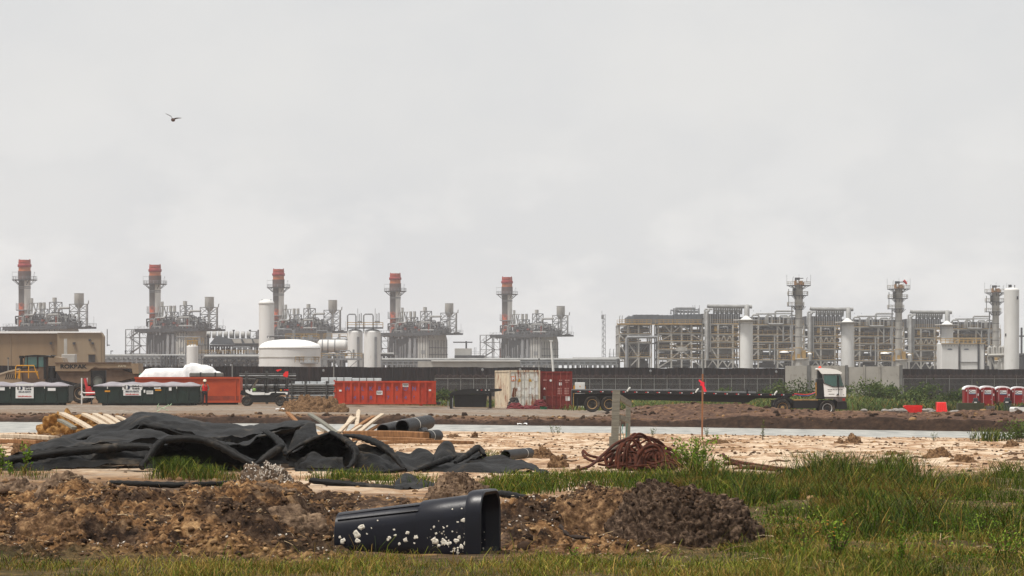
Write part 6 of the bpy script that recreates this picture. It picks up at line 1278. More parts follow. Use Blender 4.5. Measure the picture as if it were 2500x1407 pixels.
b=MB();b.tube([(fx(199.5),0,fz(988)),(fx(199.5),0,fz(923))],.05,6);b.tube([(fx(210),.6,fz(965)),(fx(210),.6,fz(923))],.04,6);b.tube([(fx(200),0,fz(956)),(fx(204),0,fz(959.5)),(fx(236),0,fz(959.5))],.05,6);b.box(fx(198),fx(230),-.05,.9,fz(971.5),fz(968.2));b.prism([(fx(195.5),fz(962)),(fx(201),fz(971)),(fx(204),fz(971)),(fx(200),fz(960))],-.06,.1);b.box(fx(198),fx(236),-.05,.9,fz(990),fz(988));b.build('frame',M_WHT,t)
b=MB();b.prism([(fx(q),fz(y))for q,y in[(208,946),(213,946),(209,924),(203.5,924.5)]],.1,.5);b.prism([(fx(q),fz(y))for q,y in[(209,966),(238,962),(238,956),(222,955),(218,943),(208,945)]],.1,.7);b.lathe([(.001,-.02),(.15,-.02),(.15,.08),(.001,.08)],(fx(214),.08,fz(948)),14,'y');b.build('pump',M_PINKR,t)
b=MB();b.box(fx(217),fx(254),.95,1.0,fz(946),fz(904.5));b.box(fx(217),fx(219),.9,1.4,0,fz(904));b.box(fx(251.5),fx(253.5),.9,1.4,0,fz(904));b.build('reel_frame',M_BLK,t)
b=MB();n=26;R0=15.5/F*d;b.lathe([(R0*.78,.80),(R0,.80),(R0,.93),(R0*.78,.93),(R0*.78,.80)],(fx(234),0,fz(930)),n,'y',caps=False);b.build('reel',M_HOSB,t,smooth=40)
b=MB();b.lathe([(.001,.86),(R0*.76,.86),(R0*.76,.92),(.001,.92)],(fx(234),0,fz(930)),n,'y',caps=False);b.build('reel_disc',mat('grey_green_disc',rgb(112,120,112),rgb(80,84,78),3,rough=.6),t)
d=199.0;o,fx,fz=frame(590,d);t=thing('utility_vehicle','black and white utility vehicle with two red flags beside the orange container','utility vehicle',o)
for q,y in((601.5,0),(683,0)):
 for yy in(.14,1.36):wheel(t,fx(q),yy,.34,.345,.26,M_TYRE,M_DSTEEL)
b=MB();b.prism([(fx(q),fz(y))for q,y in[(612,983),(670,983),(676,968),(690,963),(702,966),(704,962),(703,957),(588,957),(586,962),(592,966),(603,964),(611,970)]][::-1],.05,1.45);b.build('chassis',M_BLK,t)
b=MB();b.prism([(fx(q),fz(y))for q,y in[(599,952.5),(605,951.8),(608,955),(615,958),(646,958),(646,964.5),(617,964.8),(606,961),(600,957.5)]][::-1],-.02,.2);b.prism([(fx(q),fz(y))for q,y in[(647,964.5),(658,964.5),(663,959),(671,958.6),(671,957),(660,957.4),(655,960),(647,960)]],-.02,.2);b.prism([(fx(q),fz(y))for q,y in[(675,959.6),(696,959.8),(698,963),(702,963.4),(702.5,957.2),(675,957)]],-.02,.2);b.build('white_panel',M_WHT,t)
b=MB();b.prism([(fx(q),fz(y))for q,y in[(586,962),(588,954),(600,952),(611,957),(611,964)]][::-1],.2,1.3);b.build('hood',M_BLK,t)
b=MB()
for yy in(.06,1.44):b.tube([(fx(609),yy,fz(957)),(fx(612,),yy,fz(946)),(fx(626),yy,fz(924.5)),(fx(660),yy,fz(923)),(fx(697),yy,fz(923)),(fx(697.5),yy,fz(958))],.035,6);b.tube([(fx(647),yy,fz(924)),(fx(644),yy,fz(962))],.035,6);b.tube([(fx(670),yy,fz(923.5)),(fx(668),yy,fz(958))],.035,6);b.tube([(fx(676),yy,fz(923.5)),(fx(678),yy,fz(957))],.03,6)
b.build('roll_cage',M_BLK,t,smooth=50)
b=MB();b.cbox(fx(624),fx(699),.02,1.48,fz(924.2),fz(921.6),.03);b.build('roof',M_BLK,t)
b=MB();b.add([(fx(611),.1,fz(952)),(fx(611),1.4,fz(952)),(fx(627),1.4,fz(926)),(fx(627),.1,fz(926)),(fx(612),.1,fz(952.4)),(fx(612),1.4,fz(952.4)),(fx(628),1.4,fz(926.4)),(fx(628),.1,fz(926.4))],[(0,1,2,3),(7,6,5,4),(0,4,5,1),(3,2,6,7),(0,3,7,4),(1,5,6,2)]);b.build('windshield',mat('dusty_windshield',rgb(146,136,124),rgb(124,116,106),4,rough=.4),t)
for q in(642,664):
 b=MB();b.cbox(fx(q-7),fx(q+5),.1,1.4,fz(957),fz(952),.04);b.prism([(fx(q+3),fz(955)),(fx(q+7),fz(955)),(fx(q+9),fz(942)),(fx(q+5.5),fz(941.6))],.1,1.4);b.build('seat',M_BLK,t)
b=MB();b.tube([(fx(627),.4,fz(955)),(fx(632),.4,fz(947))],.02,5);b.lathe([(.15,0),(.18,.02),(.15,.03)],(fx(632),.4,fz(946)),16);b.build('steering_wheel',M_BLK,t)
b=MB();b.cbox(fx(676),fx(703),.1,1.4,fz(957),fz(945.5),.04);b.build('cargo_bed',M_BLK,t);b=MB();b.box(fx(693),fx(704),.04,.099,fz(953.6),fz(950.6));b.build('tail_light',M_REDP,t);b=MB();b.box(fx(684),fx(687.5),.06,.098,fz(954.5),fz(951));b.build('marker_light',M_AMBER,t)
b=MB();b.lathe([(.001,-.1),(.12,-.06),(.14,.05),(.08,.12),(.001,.13)],(fx(620.5),.1,fz(952.5)),10);b.build('green_bundle',flat('lime_cloth',rgb(120,160,80),.7),t)
b=MB();b.prism([(fx(612),fz(950)),(fx(616),fz(950)),(fx(615),fz(959)),(fx(611),fz(957))],-.0,.09);b.build('dash_panel',M_WHT,t)
M_FLAG=flat('bright_red_flag',rgb(240,40,40),.6)
for(q0,y0,pl)in((681,901,[(671,904),(676,907.5),(681,905),(685,903.5),(684.5,901),(676,902.5)]),(697,906,[(690,913),(689,917),(691,920),(699.5,921.5),(702,915),(701.5,906.5),(695,907.5)])):
 b=MB();b.tube([(fx(q0),.7,fz(922)),(fx(q0+.6),.7,fz(y0))],.012,5);mast=b.build('flag_pole',M_BLK,t);b=MB();b.prism([(fx(q),fz(y))for q,y in pl],.69,.71);b.build('flag',M_FLAG,mast)
M_SKIN=flat('brown_skin',rgb(92,62,48),.6);M_SHIRT=mat('khaki_shirt',rgb(142,134,112),rgb(116,108,90),6,rough=.9);M_PANT=mat('dark_work_trousers',rgb(46,44,46),rgb(32,31,34),6,rough=.9);M_VEST=mat('red_safety_vest',rgb(206,30,28),rgb(170,22,22),5,rough=.8);M_HAT=flat('hard_hat_white',rgb(236,230,206),.4);M_BOOT=flat('brown_boots',rgb(62,44,34),.8)
def skin(name,nodes,edges,root,m,parent,sub=2):
 me=bpy.data.meshes.new(name);ks=list(nodes);me.from_pydata([nodes[k][:3]for k in ks],[(ks.index(a),ks.index(b))for a,b in edges],[])
 ob=bpy.data.objects.new(name,me);COL.objects.link(ob);md=ob.modifiers.new('s','SKIN');md.use_smooth_shade=True
 sv=me.skin_vertices[0].data
 for i,k in enumerate(ks):
  r=nodes[k][3];sv[i].radius=r if hasattr(r,'__len__')else(r,r);sv[i].use_root=(k==root)
 sb=ob.modifiers.new('u','SUBSURF');sb.levels=sub;sb.render_levels=sub
 dg=bpy.context.evaluated_depsgraph_get();out=bpy.data.meshes.new_from_object(ob.evaluated_get(dg));bpy.data.objects.remove(ob)
 return link(name,out,m,parent,None,180)
o=onpad(500,203.5);t=thing('person','person in white hard hat and red vest standing by the tarped green container','person',o,R(12))
N={'pel':(0,0,.96,.13),'wai':(0,.0,1.10,.125),'che':(0,-.01,1.32,.15),'nb':(0,0,1.47,.07),'nt':(0,-.01,1.545,.055),'hd':(0,-.02,1.64,.088),'cr':(0,-.015,1.735,.08),'sL':(-.17,0,1.42,.065),'eL':(-.27,.03,1.16,.046),'wL':(-.24,-.06,.93,.03),'sR':(.17,0,1.42,.065),'eR':(.29,.05,1.18,.046),'wR':(.20,-.10,1.02,.03),'hL':(-.10,0,.90,.10),'kL':(-.13,-.04,.50,.065),'aL':(-.14,.0,.10,.042),'fL':(-.16,-.14,.045,.04),'hR':(.10,0,.90,.10),'kR':(.12,-.02,.50,.065),'aR':(.12,.02,.10,.042),'fR':(.15,-.12,.045,.04)}
E=[('pel','wai'),('wai','che'),('che','nb'),('nb','nt'),('nt','hd'),('hd','cr'),('che','sL'),('sL','eL'),('eL','wL'),('che','sR'),('sR','eR'),('eR','wR'),('pel','hL'),('hL','kL'),('kL','aL'),('aL','fL'),('pel','hR'),('hR','kR'),('kR','aR'),('aR','fR')]
for s,w,dr in(('L',(-.24,-.06,.93),(0.02,-.03,-1)),('R',(.20,-.10,1.02),(-.75,-.25,-.55))):
 dr=Vector(dr).normalized();sd_=dr.cross(Vector((0,1,0))).normalized();fw=dr.cross(sd_);w=Vector(w)
 pm=w+dr*.055;N['p'+s]=(*pm,.026);E.append(('w'+s,'p'+s))
 for k,(off,ln)in enumerate(((-.030,.062),(-.010,.072),(.010,.068),(.029,.054))):
  b0=w+dr*.085+sd_*0+fw*off;b1=b0+dr*ln*.55+sd_*.006;b2=b0+dr*ln+sd_*.022
  for j,(p_,r_)in enumerate(((b0,.0105),(b1,.0095),(b2,.008))):N[f'f{s}{k}{j}']=(*p_,r_)
  E+=[('p'+s,f'f{s}{k}0'),(f'f{s}{k}0',f'f{s}{k}1'),(f'f{s}{k}1',f'f{s}{k}2')]
 th0=w+dr*.035-fw*.032;th1=th0+dr*.03-fw*.022;N[f't{s}0']=(*th0,.011);N[f't{s}1']=(*th1,.009);E+=[('p'+s,f't{s}0'),(f't{s}0',f't{s}1')]
body=skin('body',N,E,'pel',M_SKIN,t)
b=MB();b.tube([(0,-.10,1.645),(0,-.125,1.62),(0,-.105,1.61)],[.012,.016,.01],6)
for s in(-1,1):b.lathe([(.001,-.012),(.012,-.008),(.012,.008),(.001,.012)],(s*.034,-.098,1.655),8);b.tube([(s*.088,-.01,1.67),(s*.1,.0,1.64),(s*.088,-.01,1.61)],.012,5)
b.tube([(-.026,-.098,1.585),(0,-.106,1.583),(.026,-.098,1.585)],.006,5);b.build('face',M_SKIN,t,smooth=60)
SN={k:N[k]for k in('pel','wai','che','nb','sL','eL','wL','sR','eR','wR')};g=lambda k,r:(*N[k][:3],r)
SN.update(pel=g('pel',.145),wai=g('wai',.15),che=g('che',.175),nb=(0,0,1.45,.085),sL=g('sL',.085),sR=g('sR',.085),eL=g('eL',.062),eR=g('eR',.062),wL=(-.243,-.05,.96,.048),wR=(.21,-.085,1.04,.048))
skin('shirt',SN,[e for e in E if e[0]in SN and e[1]in SN],'pel',M_SHIRT,t)
TN=dict(pel=g('pel',.15),hL=g('hL',.12),kL=g('kL',.085),aL=(-.14,0,.09,.075),hR=g('hR',.12),kR=g('kR',.085),aR=(.12,.02,.09,.075))
skin('trousers',TN,[e for e in E if e[0]in TN and e[1]in TN],'pel',M_PANT,t)
VN=dict(wai=(0,-.01,1.04,(.175,.155)),mid=(0,-.012,1.2,(.18,.16)),che=(0,-.015,1.36,(.185,.165)))
b=MB();n=26
ring=lambda z,rx,ry,c:[(rx*math.cos(6.283*k/n),c+ry*math.sin(6.283*k/n),z)for k in range(n)]
vs=ring(1.02,.185,.165,-.005)+ring(1.2,.185,.17,-.01)+ring(1.33,.20,.185,-.012)+ring(1.42,.17,.15,-.005)+ring(1.47,.12,.11,0);b.add(vs,[(i*n+k,i*n+(k+1)%n,(i+1)*n+(k+1)%n,(i+1)*n+k)for i in range(4)for k in range(n)if not(i>=2 and k in(5+13,6+13))]);v_=b.build('vest',M_VEST,t,smooth=60)
b=MB();b.lathe([(.128,1.685),(.112,1.69),(.112,1.72),(.10,1.785),(.06,1.82),(.001,1.83)],(0,-.015,0),22);b.tube([(-.08,-.12,1.688),(0,-.165,1.68),(.08,-.12,1.688)],.016,6);b.build('hard_hat',M_HAT,t,smooth=40)
for x,y,rz in((-.15,-.06,-.1),(.135,-.04,.15)):
 b=MB();b.cbox(-.052,.052,-.14,.12,0,.09,.025);b.cbox(-.05,.05,-.01,.115,.09,.17,.02);bo_=b.build('boot',M_BOOT,t,(x,y,0));bo_.rotation_euler=(0,0,rz)
t.scale=(1.02,1.02,1.02)
M_FPOST=flat('galvanised_post',rgb(138,138,134),.5,.3)
def chain_mat():
 tt=NT('chain_link_mesh');tt.base(rgb(140,138,134),.6,.3)
 tr=tt.n('ShaderNodeBsdfTransparent');mx=tt.n('ShaderNodeMixShader');v=tt.coord('Object')
 w1=tt.n('ShaderNodeTexWave',wave_type='BANDS',bands_direction='DIAGONAL');w1.inputs['Scale'].default_value=6.0;tt.l(v,w1.inputs['Vector'])
 v2=tt.coord('Object',(-1,1,1));w2=tt.n('ShaderNodeTexWave',wave_type='BANDS',bands_direction='DIAGONAL');w2.inputs['Scale'].default_value=6.0;tt.l(v2,w2.inputs['Vector'])
 f=tt.math('MAXIMUM',w1.outputs['Fac'],w2.outputs['Fac']);tt.l(tt.ramp(f,[(.96,0.0),(1.0,1.0)]),mx.inputs[0])
 tt.l(tr.outputs[0],mx.inputs[1]);tt.l(tt.b.outputs[0],mx.inputs[2]);tt.l(mx.outputs[0],tt.o.inputs['Surface']);return tt.m
M_CHAIN=chain_mat()
def fence(label,p0,p1,d0,d1,step):
 a=onpad(p0,d0);bq=onpad(p1,d1);a.z=bq.z=CZ-1.78;t_=thing('chain_link_fence',label,'fence',a);L=(bq-a).length;u=(bq-a)/L;zt=Z(924.5,d0)-a.z
 n=int(L/step)
 for k in range(n+1):
  p=u*(L*k/n);b=MB();b.cyl(p,p+Vector((0,0,zt+.02)),.03,None,6);b.beam(p+Vector((0,0,zt)),p+Vector((0,-.18,zt+.32)),.025);b.build('post',M_FPOST,t_)
 b=MB();b.cyl(Vector((0,0,zt)),u*L+Vector((0,0,zt)),.025,None,6);b.cyl(Vector((0,0,zt-.55)),u*L+Vector((0,0,zt-.55)),.010,None,5);b.build('top_rail',M_FPOST,t_)
 b=MB();q=u*L;b.add([(0,.035,.02),(q.x,q.y+.035,.02),(q.x,q.y+.035,zt),(0,.035,zt)],[(0,1,2,3)]);b.build('wire_mesh',M_CHAIN,t_)
 r=random.Random(3);b=MB()
 for k,(dz,dy)in enumerate(((.1,-.06),(.2,-.12),(.31,-.18))):b.cyl(Vector((0,dy,zt+dz)),u*L+Vector((0,dy,zt+dz)),.006,None,4)
 pts=[]
 for k in range(int(L*4)):s_=k/4;pts.append(u*s_+Vector((0,-.1+.12*math.cos(k*2.4),zt+.28+.17*math.sin(k*2.4)+.03*r.random())))
 b.tube(pts,.011,3,False);b.build('barbed_wire',flat('rusty_wire',rgb(104,84,78),.7),t_)
fence('long chain link fence topped with barbed wire behind the flatbed trailer',1062,1912,282,282,1.24);fence('chain link fence section behind the portable toilets',2206,2640,284,296,2.7)
for q,y0,d,lab in[(815,868,300,'thin grey light pole rising behind the lettered orange roll off'),(567,888,300,'thin grey post rising behind the plain orange container'),(20,876,300,'thin grey post at the far left behind the dump truck'),(1316,878,300,'thin grey post behind the cream container'),(1716,780,340,'tall thin grey pole in line with the survey stake')]:
 t=thing('light_pole',lab,'pole',Vector((X(q,d),d,CZ-1.8)),0,'thin poles along the fence');h_=Z(y0,d)-t.location.z;b=MB();b.tube([(0,0,0),(0,0,h_)],[.07,.05],8);b.build('pole',M_FPOST,t,smooth=50);b=MB();b.cbox(-.09,.09,-.09,.09,h_,h_+.12,.02);b.build('cap',M_DSTEEL,t)
M_PILE=mat('dark_sheet_pile',rgb(31,21,22),rgb(19,15,17),.35,rough=.9,spec=.1,third=rgb(56,38,36),tscale=1.1,tlo=.54,thi=.72,stretch=(1,1,.25))
def pile_wall(label,a,b_,zt):
 a=Vector(a);b_=Vector(b_);t_=thing('sheet_pile_wall',label,'wall',a);L=(b_-a).length;u=(b_-a)/L;nrm=Vector((u.y,-u.x,0));b=MB();ps=[];n=int(L/1.26);w=L/n;r=random.Random(2)
 for k in range(n):
  for f,q in((0,0),(.18,.32),(.5,.32),(.68,0)):ps.append(u*(k+f)*w+nrm*q)
 vs=[]
 for i,p in enumerate(ps):jz=.07*n2(np.array([i*.11]),np.array([3.0]))[0];vs+=[(p.x,p.y,-.3),(p.x,p.y,zt+jz),(p.x,p.y+.9,zt+jz)]
 fs=[]
 for i in range(len(ps)-1):fs+=[(3*i,3*i+3,3*i+4,3*i+1),(3*i+1,3*i+4,3*i+5,3*i+2)]
 b.add(vs,fs);b.build('sheet_piles',M_PILE,t_);b=MB();b.beam(Vector((0,.45,zt-.45)),u*L+Vector((0,.45,zt-.45)),.3,.3);b.build('waler',M_PILE,t_)
 return t_
WZ=CZ-1.8;wy=lambda q:np.interp(q,[-400,2900],[372,497])
def wp(q):d=0;d=np.interp(q,[0,1250,2500],[390,431,482])if 0<=q<=2500 else(390-.03*(0-q)if q<0 else 482+.04*(q-2500));return Vector((X(q,d),d,WZ))
pile_wall('long dark sheet pile wall in front of the turbine units',wp(-150),wp(1922),4.42);pile_wall('dark sheet pile wall section behind the portable toilets',wp(2203),wp(2700),4.42)
for q,y,lab in[(790,905,'small round lamp on the dark wall above the steel racks'),(1178,903,'small round lamp on the dark wall left of the cream container'),(1588,906,'small round lamp on the dark wall above the trailer'),(1895,908,'small round lamp at the right end of the dark wall'),(1270,903,'small lamp on the dark wall above the cream container')]:
 p=wp(q);d=p.y-.3;t=thing('wall_lamp',lab,'lamp',P(q,y,d),0,'lamps on the dark wall');b=MB();b.lathe([(.001,-.3),(.16,-.28),(.2,-.18),(.12,-.1),(.05,-.05)],(0,0,0),12,'y');b.build('lamp_head',M_STEEL,t,smooth=40);b=MB();b.beam((0,-.1,-.05),(.12,.2,-.7),.06);b.build('bracket',M_DSTEEL,t)
M_CONC=mat('stained_pale_concrete',rgb(172,168,160),rgb(150,146,138),.25,rough=.9,third=rgb(120,114,104),tscale=.8,tlo=.55,thi=.72,bump=.2,bscale=2)
t=thing('concrete_wall','pale concrete wall panels behind the white tractor','wall',Vector((X(1918,440),440,WZ)));zt=Z(893.5,440)-WZ;fx=lambda q:X(q,440)-t.location.x
for q0,q1,zt_ in((1918,1970,Z(893.5,440)-WZ),(1979,2063,Z(893,440)-WZ),(2071,2108,Z(896,440)-WZ),(2112,2146,Z(895,440)-WZ),(2150,2196,Z(894.5,440)-WZ)):
 b=MB();b.box(fx(q0),fx(q1),0,.5,-.3,zt_);b.build('panel',M_CONC,t)
M_CONCD=mat('dark_pilaster',rgb(112,112,110),rgb(88,88,86),1,rough=.8)
for q,w_ in((1974.5,8),(2067,6),(2110,3),(2148,3),(2200,7)):
 b=MB();b.box(fx(q-w_/2),fx(q+w_/2),-.15,.6,-.3,zt+.1);b.build('pilaster',M_CONCD if w_>5 else M_CONC,t)
GZ=CZ-2.0
M_YG=mat('faded_yellow_grey_rail',rgb(150,136,106),rgb(120,112,96),.8,rough=.6)
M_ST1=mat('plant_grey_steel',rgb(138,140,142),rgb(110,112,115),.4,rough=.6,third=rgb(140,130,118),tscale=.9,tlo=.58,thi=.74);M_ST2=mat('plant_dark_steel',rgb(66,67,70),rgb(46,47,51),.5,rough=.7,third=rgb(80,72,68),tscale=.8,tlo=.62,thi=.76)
M_ST3=mat('plant_light_steel',rgb(176,174,168),rgb(150,147,141),.4,rough=.55,third=rgb(138,116,92),tscale=.8,tlo=.6,thi=.76);M_WTK=mat('tank_white_paint',rgb(216,216,214),rgb(198,197,194),.25,rough=.5,third=rgb(176,170,160),tscale=.7,tlo=.62,thi=.8,stretch=(1,1,.35))
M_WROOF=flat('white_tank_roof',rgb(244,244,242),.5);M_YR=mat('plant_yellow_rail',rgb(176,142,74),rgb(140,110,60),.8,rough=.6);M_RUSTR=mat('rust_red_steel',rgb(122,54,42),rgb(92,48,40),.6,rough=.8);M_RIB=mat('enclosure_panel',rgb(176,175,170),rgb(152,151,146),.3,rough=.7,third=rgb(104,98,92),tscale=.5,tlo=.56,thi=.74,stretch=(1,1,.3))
M_PIPEG=mat('insulated_pipe',rgb(160,160,158),rgb(128,128,126),.6,rough=.5);M_COOL=mat('cooler_grey',rgb(92,98,104),rgb(74,79,85),.4,rough=.6)
def rail(b,a,c,h=1.1,step=1.6,w=.07,mid=True):
 a=Vector(a);c=Vector(c);n=max(1,int((c-a).length/step))
 for k in range(n+1):p=a.lerp(c,k/n);b.beam(p,p+Vector((0,0,h)),w)
 b.beam(a+Vector((0,0,h)),c+Vector((0,0,h)),w)
 if mid:b.beam(a+Vector((0,0,h*.55)),c+Vector((0,0,h*.55)),w*.8)
def ringrail(b,r,z,c=(0,0),h=1.1,n=18,w=.09):
 for k in range(n):
  a0,a1=6.283*k/n,6.283*(k+1)/n;p=Vector((c[0]+r*math.cos(a0),c[1]+r*math.sin(a0),z));q=Vector((c[0]+r*math.cos(a1),c[1]+r*math.sin(a1),z))
  b.beam(p,p+Vector((0,0,h)),w);b.beam(p+Vector((0,0,h)),q+Vector((0,0,h)),w);b.beam(p+Vector((0,0,h*.5)),q+Vector((0,0,h*.5)),w*.8)
def clutter(b,rnd,x0,x1,y0,y1,z0,z1,n,kinds='btp',s=1.0):
 for _ in range(n):
  x,y=rnd.uniform(x0,x1),rnd.uniform(y0,y1);k=rnd.choice(kinds);h=(z1-z0)*rnd.uniform(.25,1)**1.3
  if k=='b':w,e=rnd.uniform(.3,1.1)*s,rnd.uniform(.3,1.1)*s;b.box(x-w,x+w,y-e,y+e,z0,z0+h*.8)
  elif k=='t':r=rnd.uniform(.25,.7)*s;b.cyl((x,y,z0),(x,y,z0+h),r,None,8)
  elif k=='p':
   r=rnd.uniform(.12,.26)*s;L=rnd.uniform(2,6)*rnd.choice((-1,1));b.tube([(x,y,z0),(x,y,z0+h-.4),(x+.4*(1 if L>0 else-1),y,z0+h),(x+L,y,z0+h)],r,6);b.cyl((x+L,y,z0+h),(x+L,y,z0+h*.3),r,None,6)
  elif k=='h':r=rnd.uniform(.14,.3)*s;b.cyl((x0,y,z0+h),(x1,y,z0+h),r,None,6)
  elif k=='v':r=rnd.uniform(.08,.2)*s;b.cyl((x,y,z0),(x,y,z1),r,None,6)
def xframe(b,x0,x1,y0,y1,z0,z1,bays=3,w=.28,wb=.16):
 for x in(x0,x1):
  for y in(y0,y1):b.beam((x,y,z0),(x,y,z1),w)
 for k in range(1,bays+1):
  z=z0+(z1-z0)*k/bays;zp=z0+(z1-z0)*(k-1)/bays
  for y in(y0,y1):b.beam((x0,y,z),(x1,y,z),w);b.beam((x0,y,zp),(x1,y,z),wb);b.beam((x1,y,zp),(x0,y,z),wb)
  for x in(x0,x1):b.beam((x,y0,z),(x,y1,z),w);b.beam((x,y0,zp),(x,y1,z),wb)
tt=NT('two_tone_stack_steel');v=tt.coord('Object');sx=tt.n('ShaderNodeSeparateXYZ');tt.l(v,sx.inputs[0])
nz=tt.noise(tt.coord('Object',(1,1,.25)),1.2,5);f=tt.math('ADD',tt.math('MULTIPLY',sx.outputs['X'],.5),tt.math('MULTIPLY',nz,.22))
col=tt.ramp(f,[(.18,rgb(92,88,86)),(.30,rgb(206,203,197))])  # darker grey towards negative x, pale towards positive x
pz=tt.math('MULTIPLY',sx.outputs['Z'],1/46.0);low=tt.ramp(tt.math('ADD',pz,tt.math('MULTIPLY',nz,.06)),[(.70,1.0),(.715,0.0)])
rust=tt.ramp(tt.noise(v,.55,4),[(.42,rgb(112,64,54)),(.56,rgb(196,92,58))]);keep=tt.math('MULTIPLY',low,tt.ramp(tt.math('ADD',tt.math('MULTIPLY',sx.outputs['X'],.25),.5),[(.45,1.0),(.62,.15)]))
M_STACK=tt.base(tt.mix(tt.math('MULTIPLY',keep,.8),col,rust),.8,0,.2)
M_CAPA=mat('red_oxide_stack_top',rgb(166,62,44),rgb(132,48,40),.6,rough=.7);M_CAPB=mat('rusty_orange_stack',rgb(178,106,60),rgb(150,78,48),.5,rough=.8);M_CAPC=mat('dark_red_collar',rgb(150,30,36),rgb(122,26,32),.8,rough=.6);M_CAPD=mat('scorched_stack_steel',rgb(94,68,62),rgb(74,66,66),.5,rough=.85)
SLAB=['leftmost red topped exhaust stack, above the beige warehouse','second red topped exhaust stack from the left','red topped exhaust stack partly hidden by the tall white tank','red topped exhaust stack right of the twin white tanks','rightmost red topped exhaust stack, above the cream container']
SPX=[60,378.5,680,965,1238];SH_=[305,293,282.5,272,263];UD=[45.0*F/h for h in SH_]
hz_=lambda zy:(280-zy/5.864)*.1711+2.0
st=thing('exhaust_stack',SLAB[0],'chimney',(0,0,0),0,'exhaust stacks of the turbine units')
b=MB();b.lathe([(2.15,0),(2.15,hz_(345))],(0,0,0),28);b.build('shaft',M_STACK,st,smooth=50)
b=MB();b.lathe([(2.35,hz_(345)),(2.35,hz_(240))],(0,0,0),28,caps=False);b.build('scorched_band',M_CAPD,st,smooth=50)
b=MB();b.lathe([(2.16,hz_(240)),(2.16,hz_(185))],(0,0,0),28,caps=False);b.lathe([(2.2,hz_(243)),(2.28,hz_(240)),(2.28,hz_(234)),(2.2,hz_(230))],(0,0,0),28,caps=False);b.build('rusty_band',M_CAPB,st,smooth=50)
b=MB();b.lathe([(2.2,hz_(192)),(2.45,hz_(186)),(2.5,hz_(180)),(2.5,hz_(160)),(2.4,hz_(155)),(2.2,hz_(150))],(0,0,0),28,caps=False);b.build('collar',M_CAPC,st,smooth=30)
b=MB();b.lathe([(2.18,hz_(150)),(2.18,hz_(134)),(2.26,hz_(133)),(2.26,hz_(128)),(2.18,hz_(127)),(2.14,hz_(100)),(1.9,hz_(100)),(1.9,hz_(160))],(0,0,0),28,caps=False)
for s in(-1,1):b.box(s*1.9-.18,s*1.9+.18,-.2,.2,hz_(101),hz_(90))
b.build('red_top',M_CAPA,st,smooth=30)
b=MB();b.lathe([(2.36,hz_(352)),(4.5,hz_(352)),(4.5,hz_(343)),(2.36,hz_(343))],(0,0,0),24,caps=False)
for k in range(10):a=6.283*k/10+.2;b.beam((2.15*math.cos(a),2.15*math.sin(a),hz_(410)),(4.2*math.cos(a),4.2*math.sin(a),hz_(350)),.16)
pf=b.build('platform',M_ST2,st);b=MB();ringrail(b,4.45,hz_(343),n=20);b.beam((-4.45,0,hz_(343)),(-4.45,0,hz_(240)),.07);b.beam((-4.3,0,hz_(250)),(-2.2,0,hz_(250)),.10);b.beam((3.6,0,hz_(343)),(3.6,0,hz_(250)),.07);b.box(3.45,3.75,-.15,.15,hz_(262),hz_(252));b.beam((3.2,.5,hz_(343)),(3.2,.5,hz_(270)),.06);b.build('railing',M_ST1,pf)
b=MB();b.lathe([(2.17,hz_(440)),(2.26,hz_(438)),(2.26,hz_(430)),(2.17,hz_(428))],(0,0,0),28,caps=False);b.lathe([(2.17,hz_(456)),(2.22,hz_(454)),(2.22,hz_(450)),(2.17,hz_(448))],(0,0,0),28,caps=False);b.build('ring_flange',M_ST1,st,smooth=30)
b=MB();b.lathe([(2.2,hz_(726)),(3.1,hz_(726)),(3.1,hz_(716)),(2.2,hz_(716))],(0,0,0),16,caps=False)
for k in range(4):a=2.6+.35*k;b.beam((3.05*math.cos(a),3.05*math.sin(a),hz_(718)),(3.05*math.cos(a),3.05*math.sin(a),hz_(630)),.09)
for z in range(12):b.box(-2.6,-2.25,-.9,-.4,hz_(640+z*7),hz_(643+z*7))
b.build('ladder_platform',M_ST1,st)
xa=lambda zx:(zx-395)*.02918/.8
rn=random.Random(31)
ULAB=['turbine unit with big square silencer behind the beige warehouse','turbine unit with stair tower between the warehouse and the tall white tank','turbine unit half hidden behind the white tanks','turbine unit with ribbed end wall right of the twin white tanks','turbine unit with stair tower behind the leaning white pole']
un=thing('turbine_unit',ULAB[0],'turbine unit',(0,0,0),R(-36.87),'turbine units with their stacks')
DK=hz_(930);HW=6.0;La=xa(1000)
b=MB();b.box(xa(300),xa(1190),-HW-1.3,HW+1.3,DK-.8,DK-.1);b.box(xa(300),xa(1190),-HW-1.35,-HW-1.2,DK-1.1,DK+.15)
for k in range(12):x=xa(320)+k*2.5;b.beam((x,-HW,DK-2.2),(x,-HW-1.2,DK-.8),.14)
b.build('deck',M_ST2,un)
b=MB();rail(b,(xa(300),-HW-1.25,DK),(xa(1190),-HW-1.25,DK));rail(b,(xa(1190),-HW-1.25,DK),(xa(1190),HW+1.25,DK));rail(b,(xa(300),HW+1.2,DK),(xa(1190),HW+1.2,DK));b.beam((xa(1190),HW,DK),(xa(1190),HW,DK+3.6),.07);b.build('railing',M_ST1,un)
b=MB();b.box(xa(430),La-6.2,-HW+.4,HW-.4,0,DK-.82);b.build('enclosure',M_ST2,un)  # long side in dark steel, its shade put into the colour
b=MB();b.box(La-6.2,La,-HW,HW,0,DK-2.9);b.prismx([(-HW,DK-2.9),(HW,DK-2.9),(HW-.9,DK-.82),(-HW,DK-.82)],La-6.2,La-.02);b.build('end_panel',M_RIB,un);b=MB()  # end face in a paler panel colour, painted as the lit side
for k in range(7):y=-HW+.2+k*1.9;b.box(La+.001,La+.18,y-.09,y+.09,0,DK-2.95)
for k in range(5):z=6+k*2.7;b.box(La+.001,La+.25,-HW,HW,z-.12,z+.12)
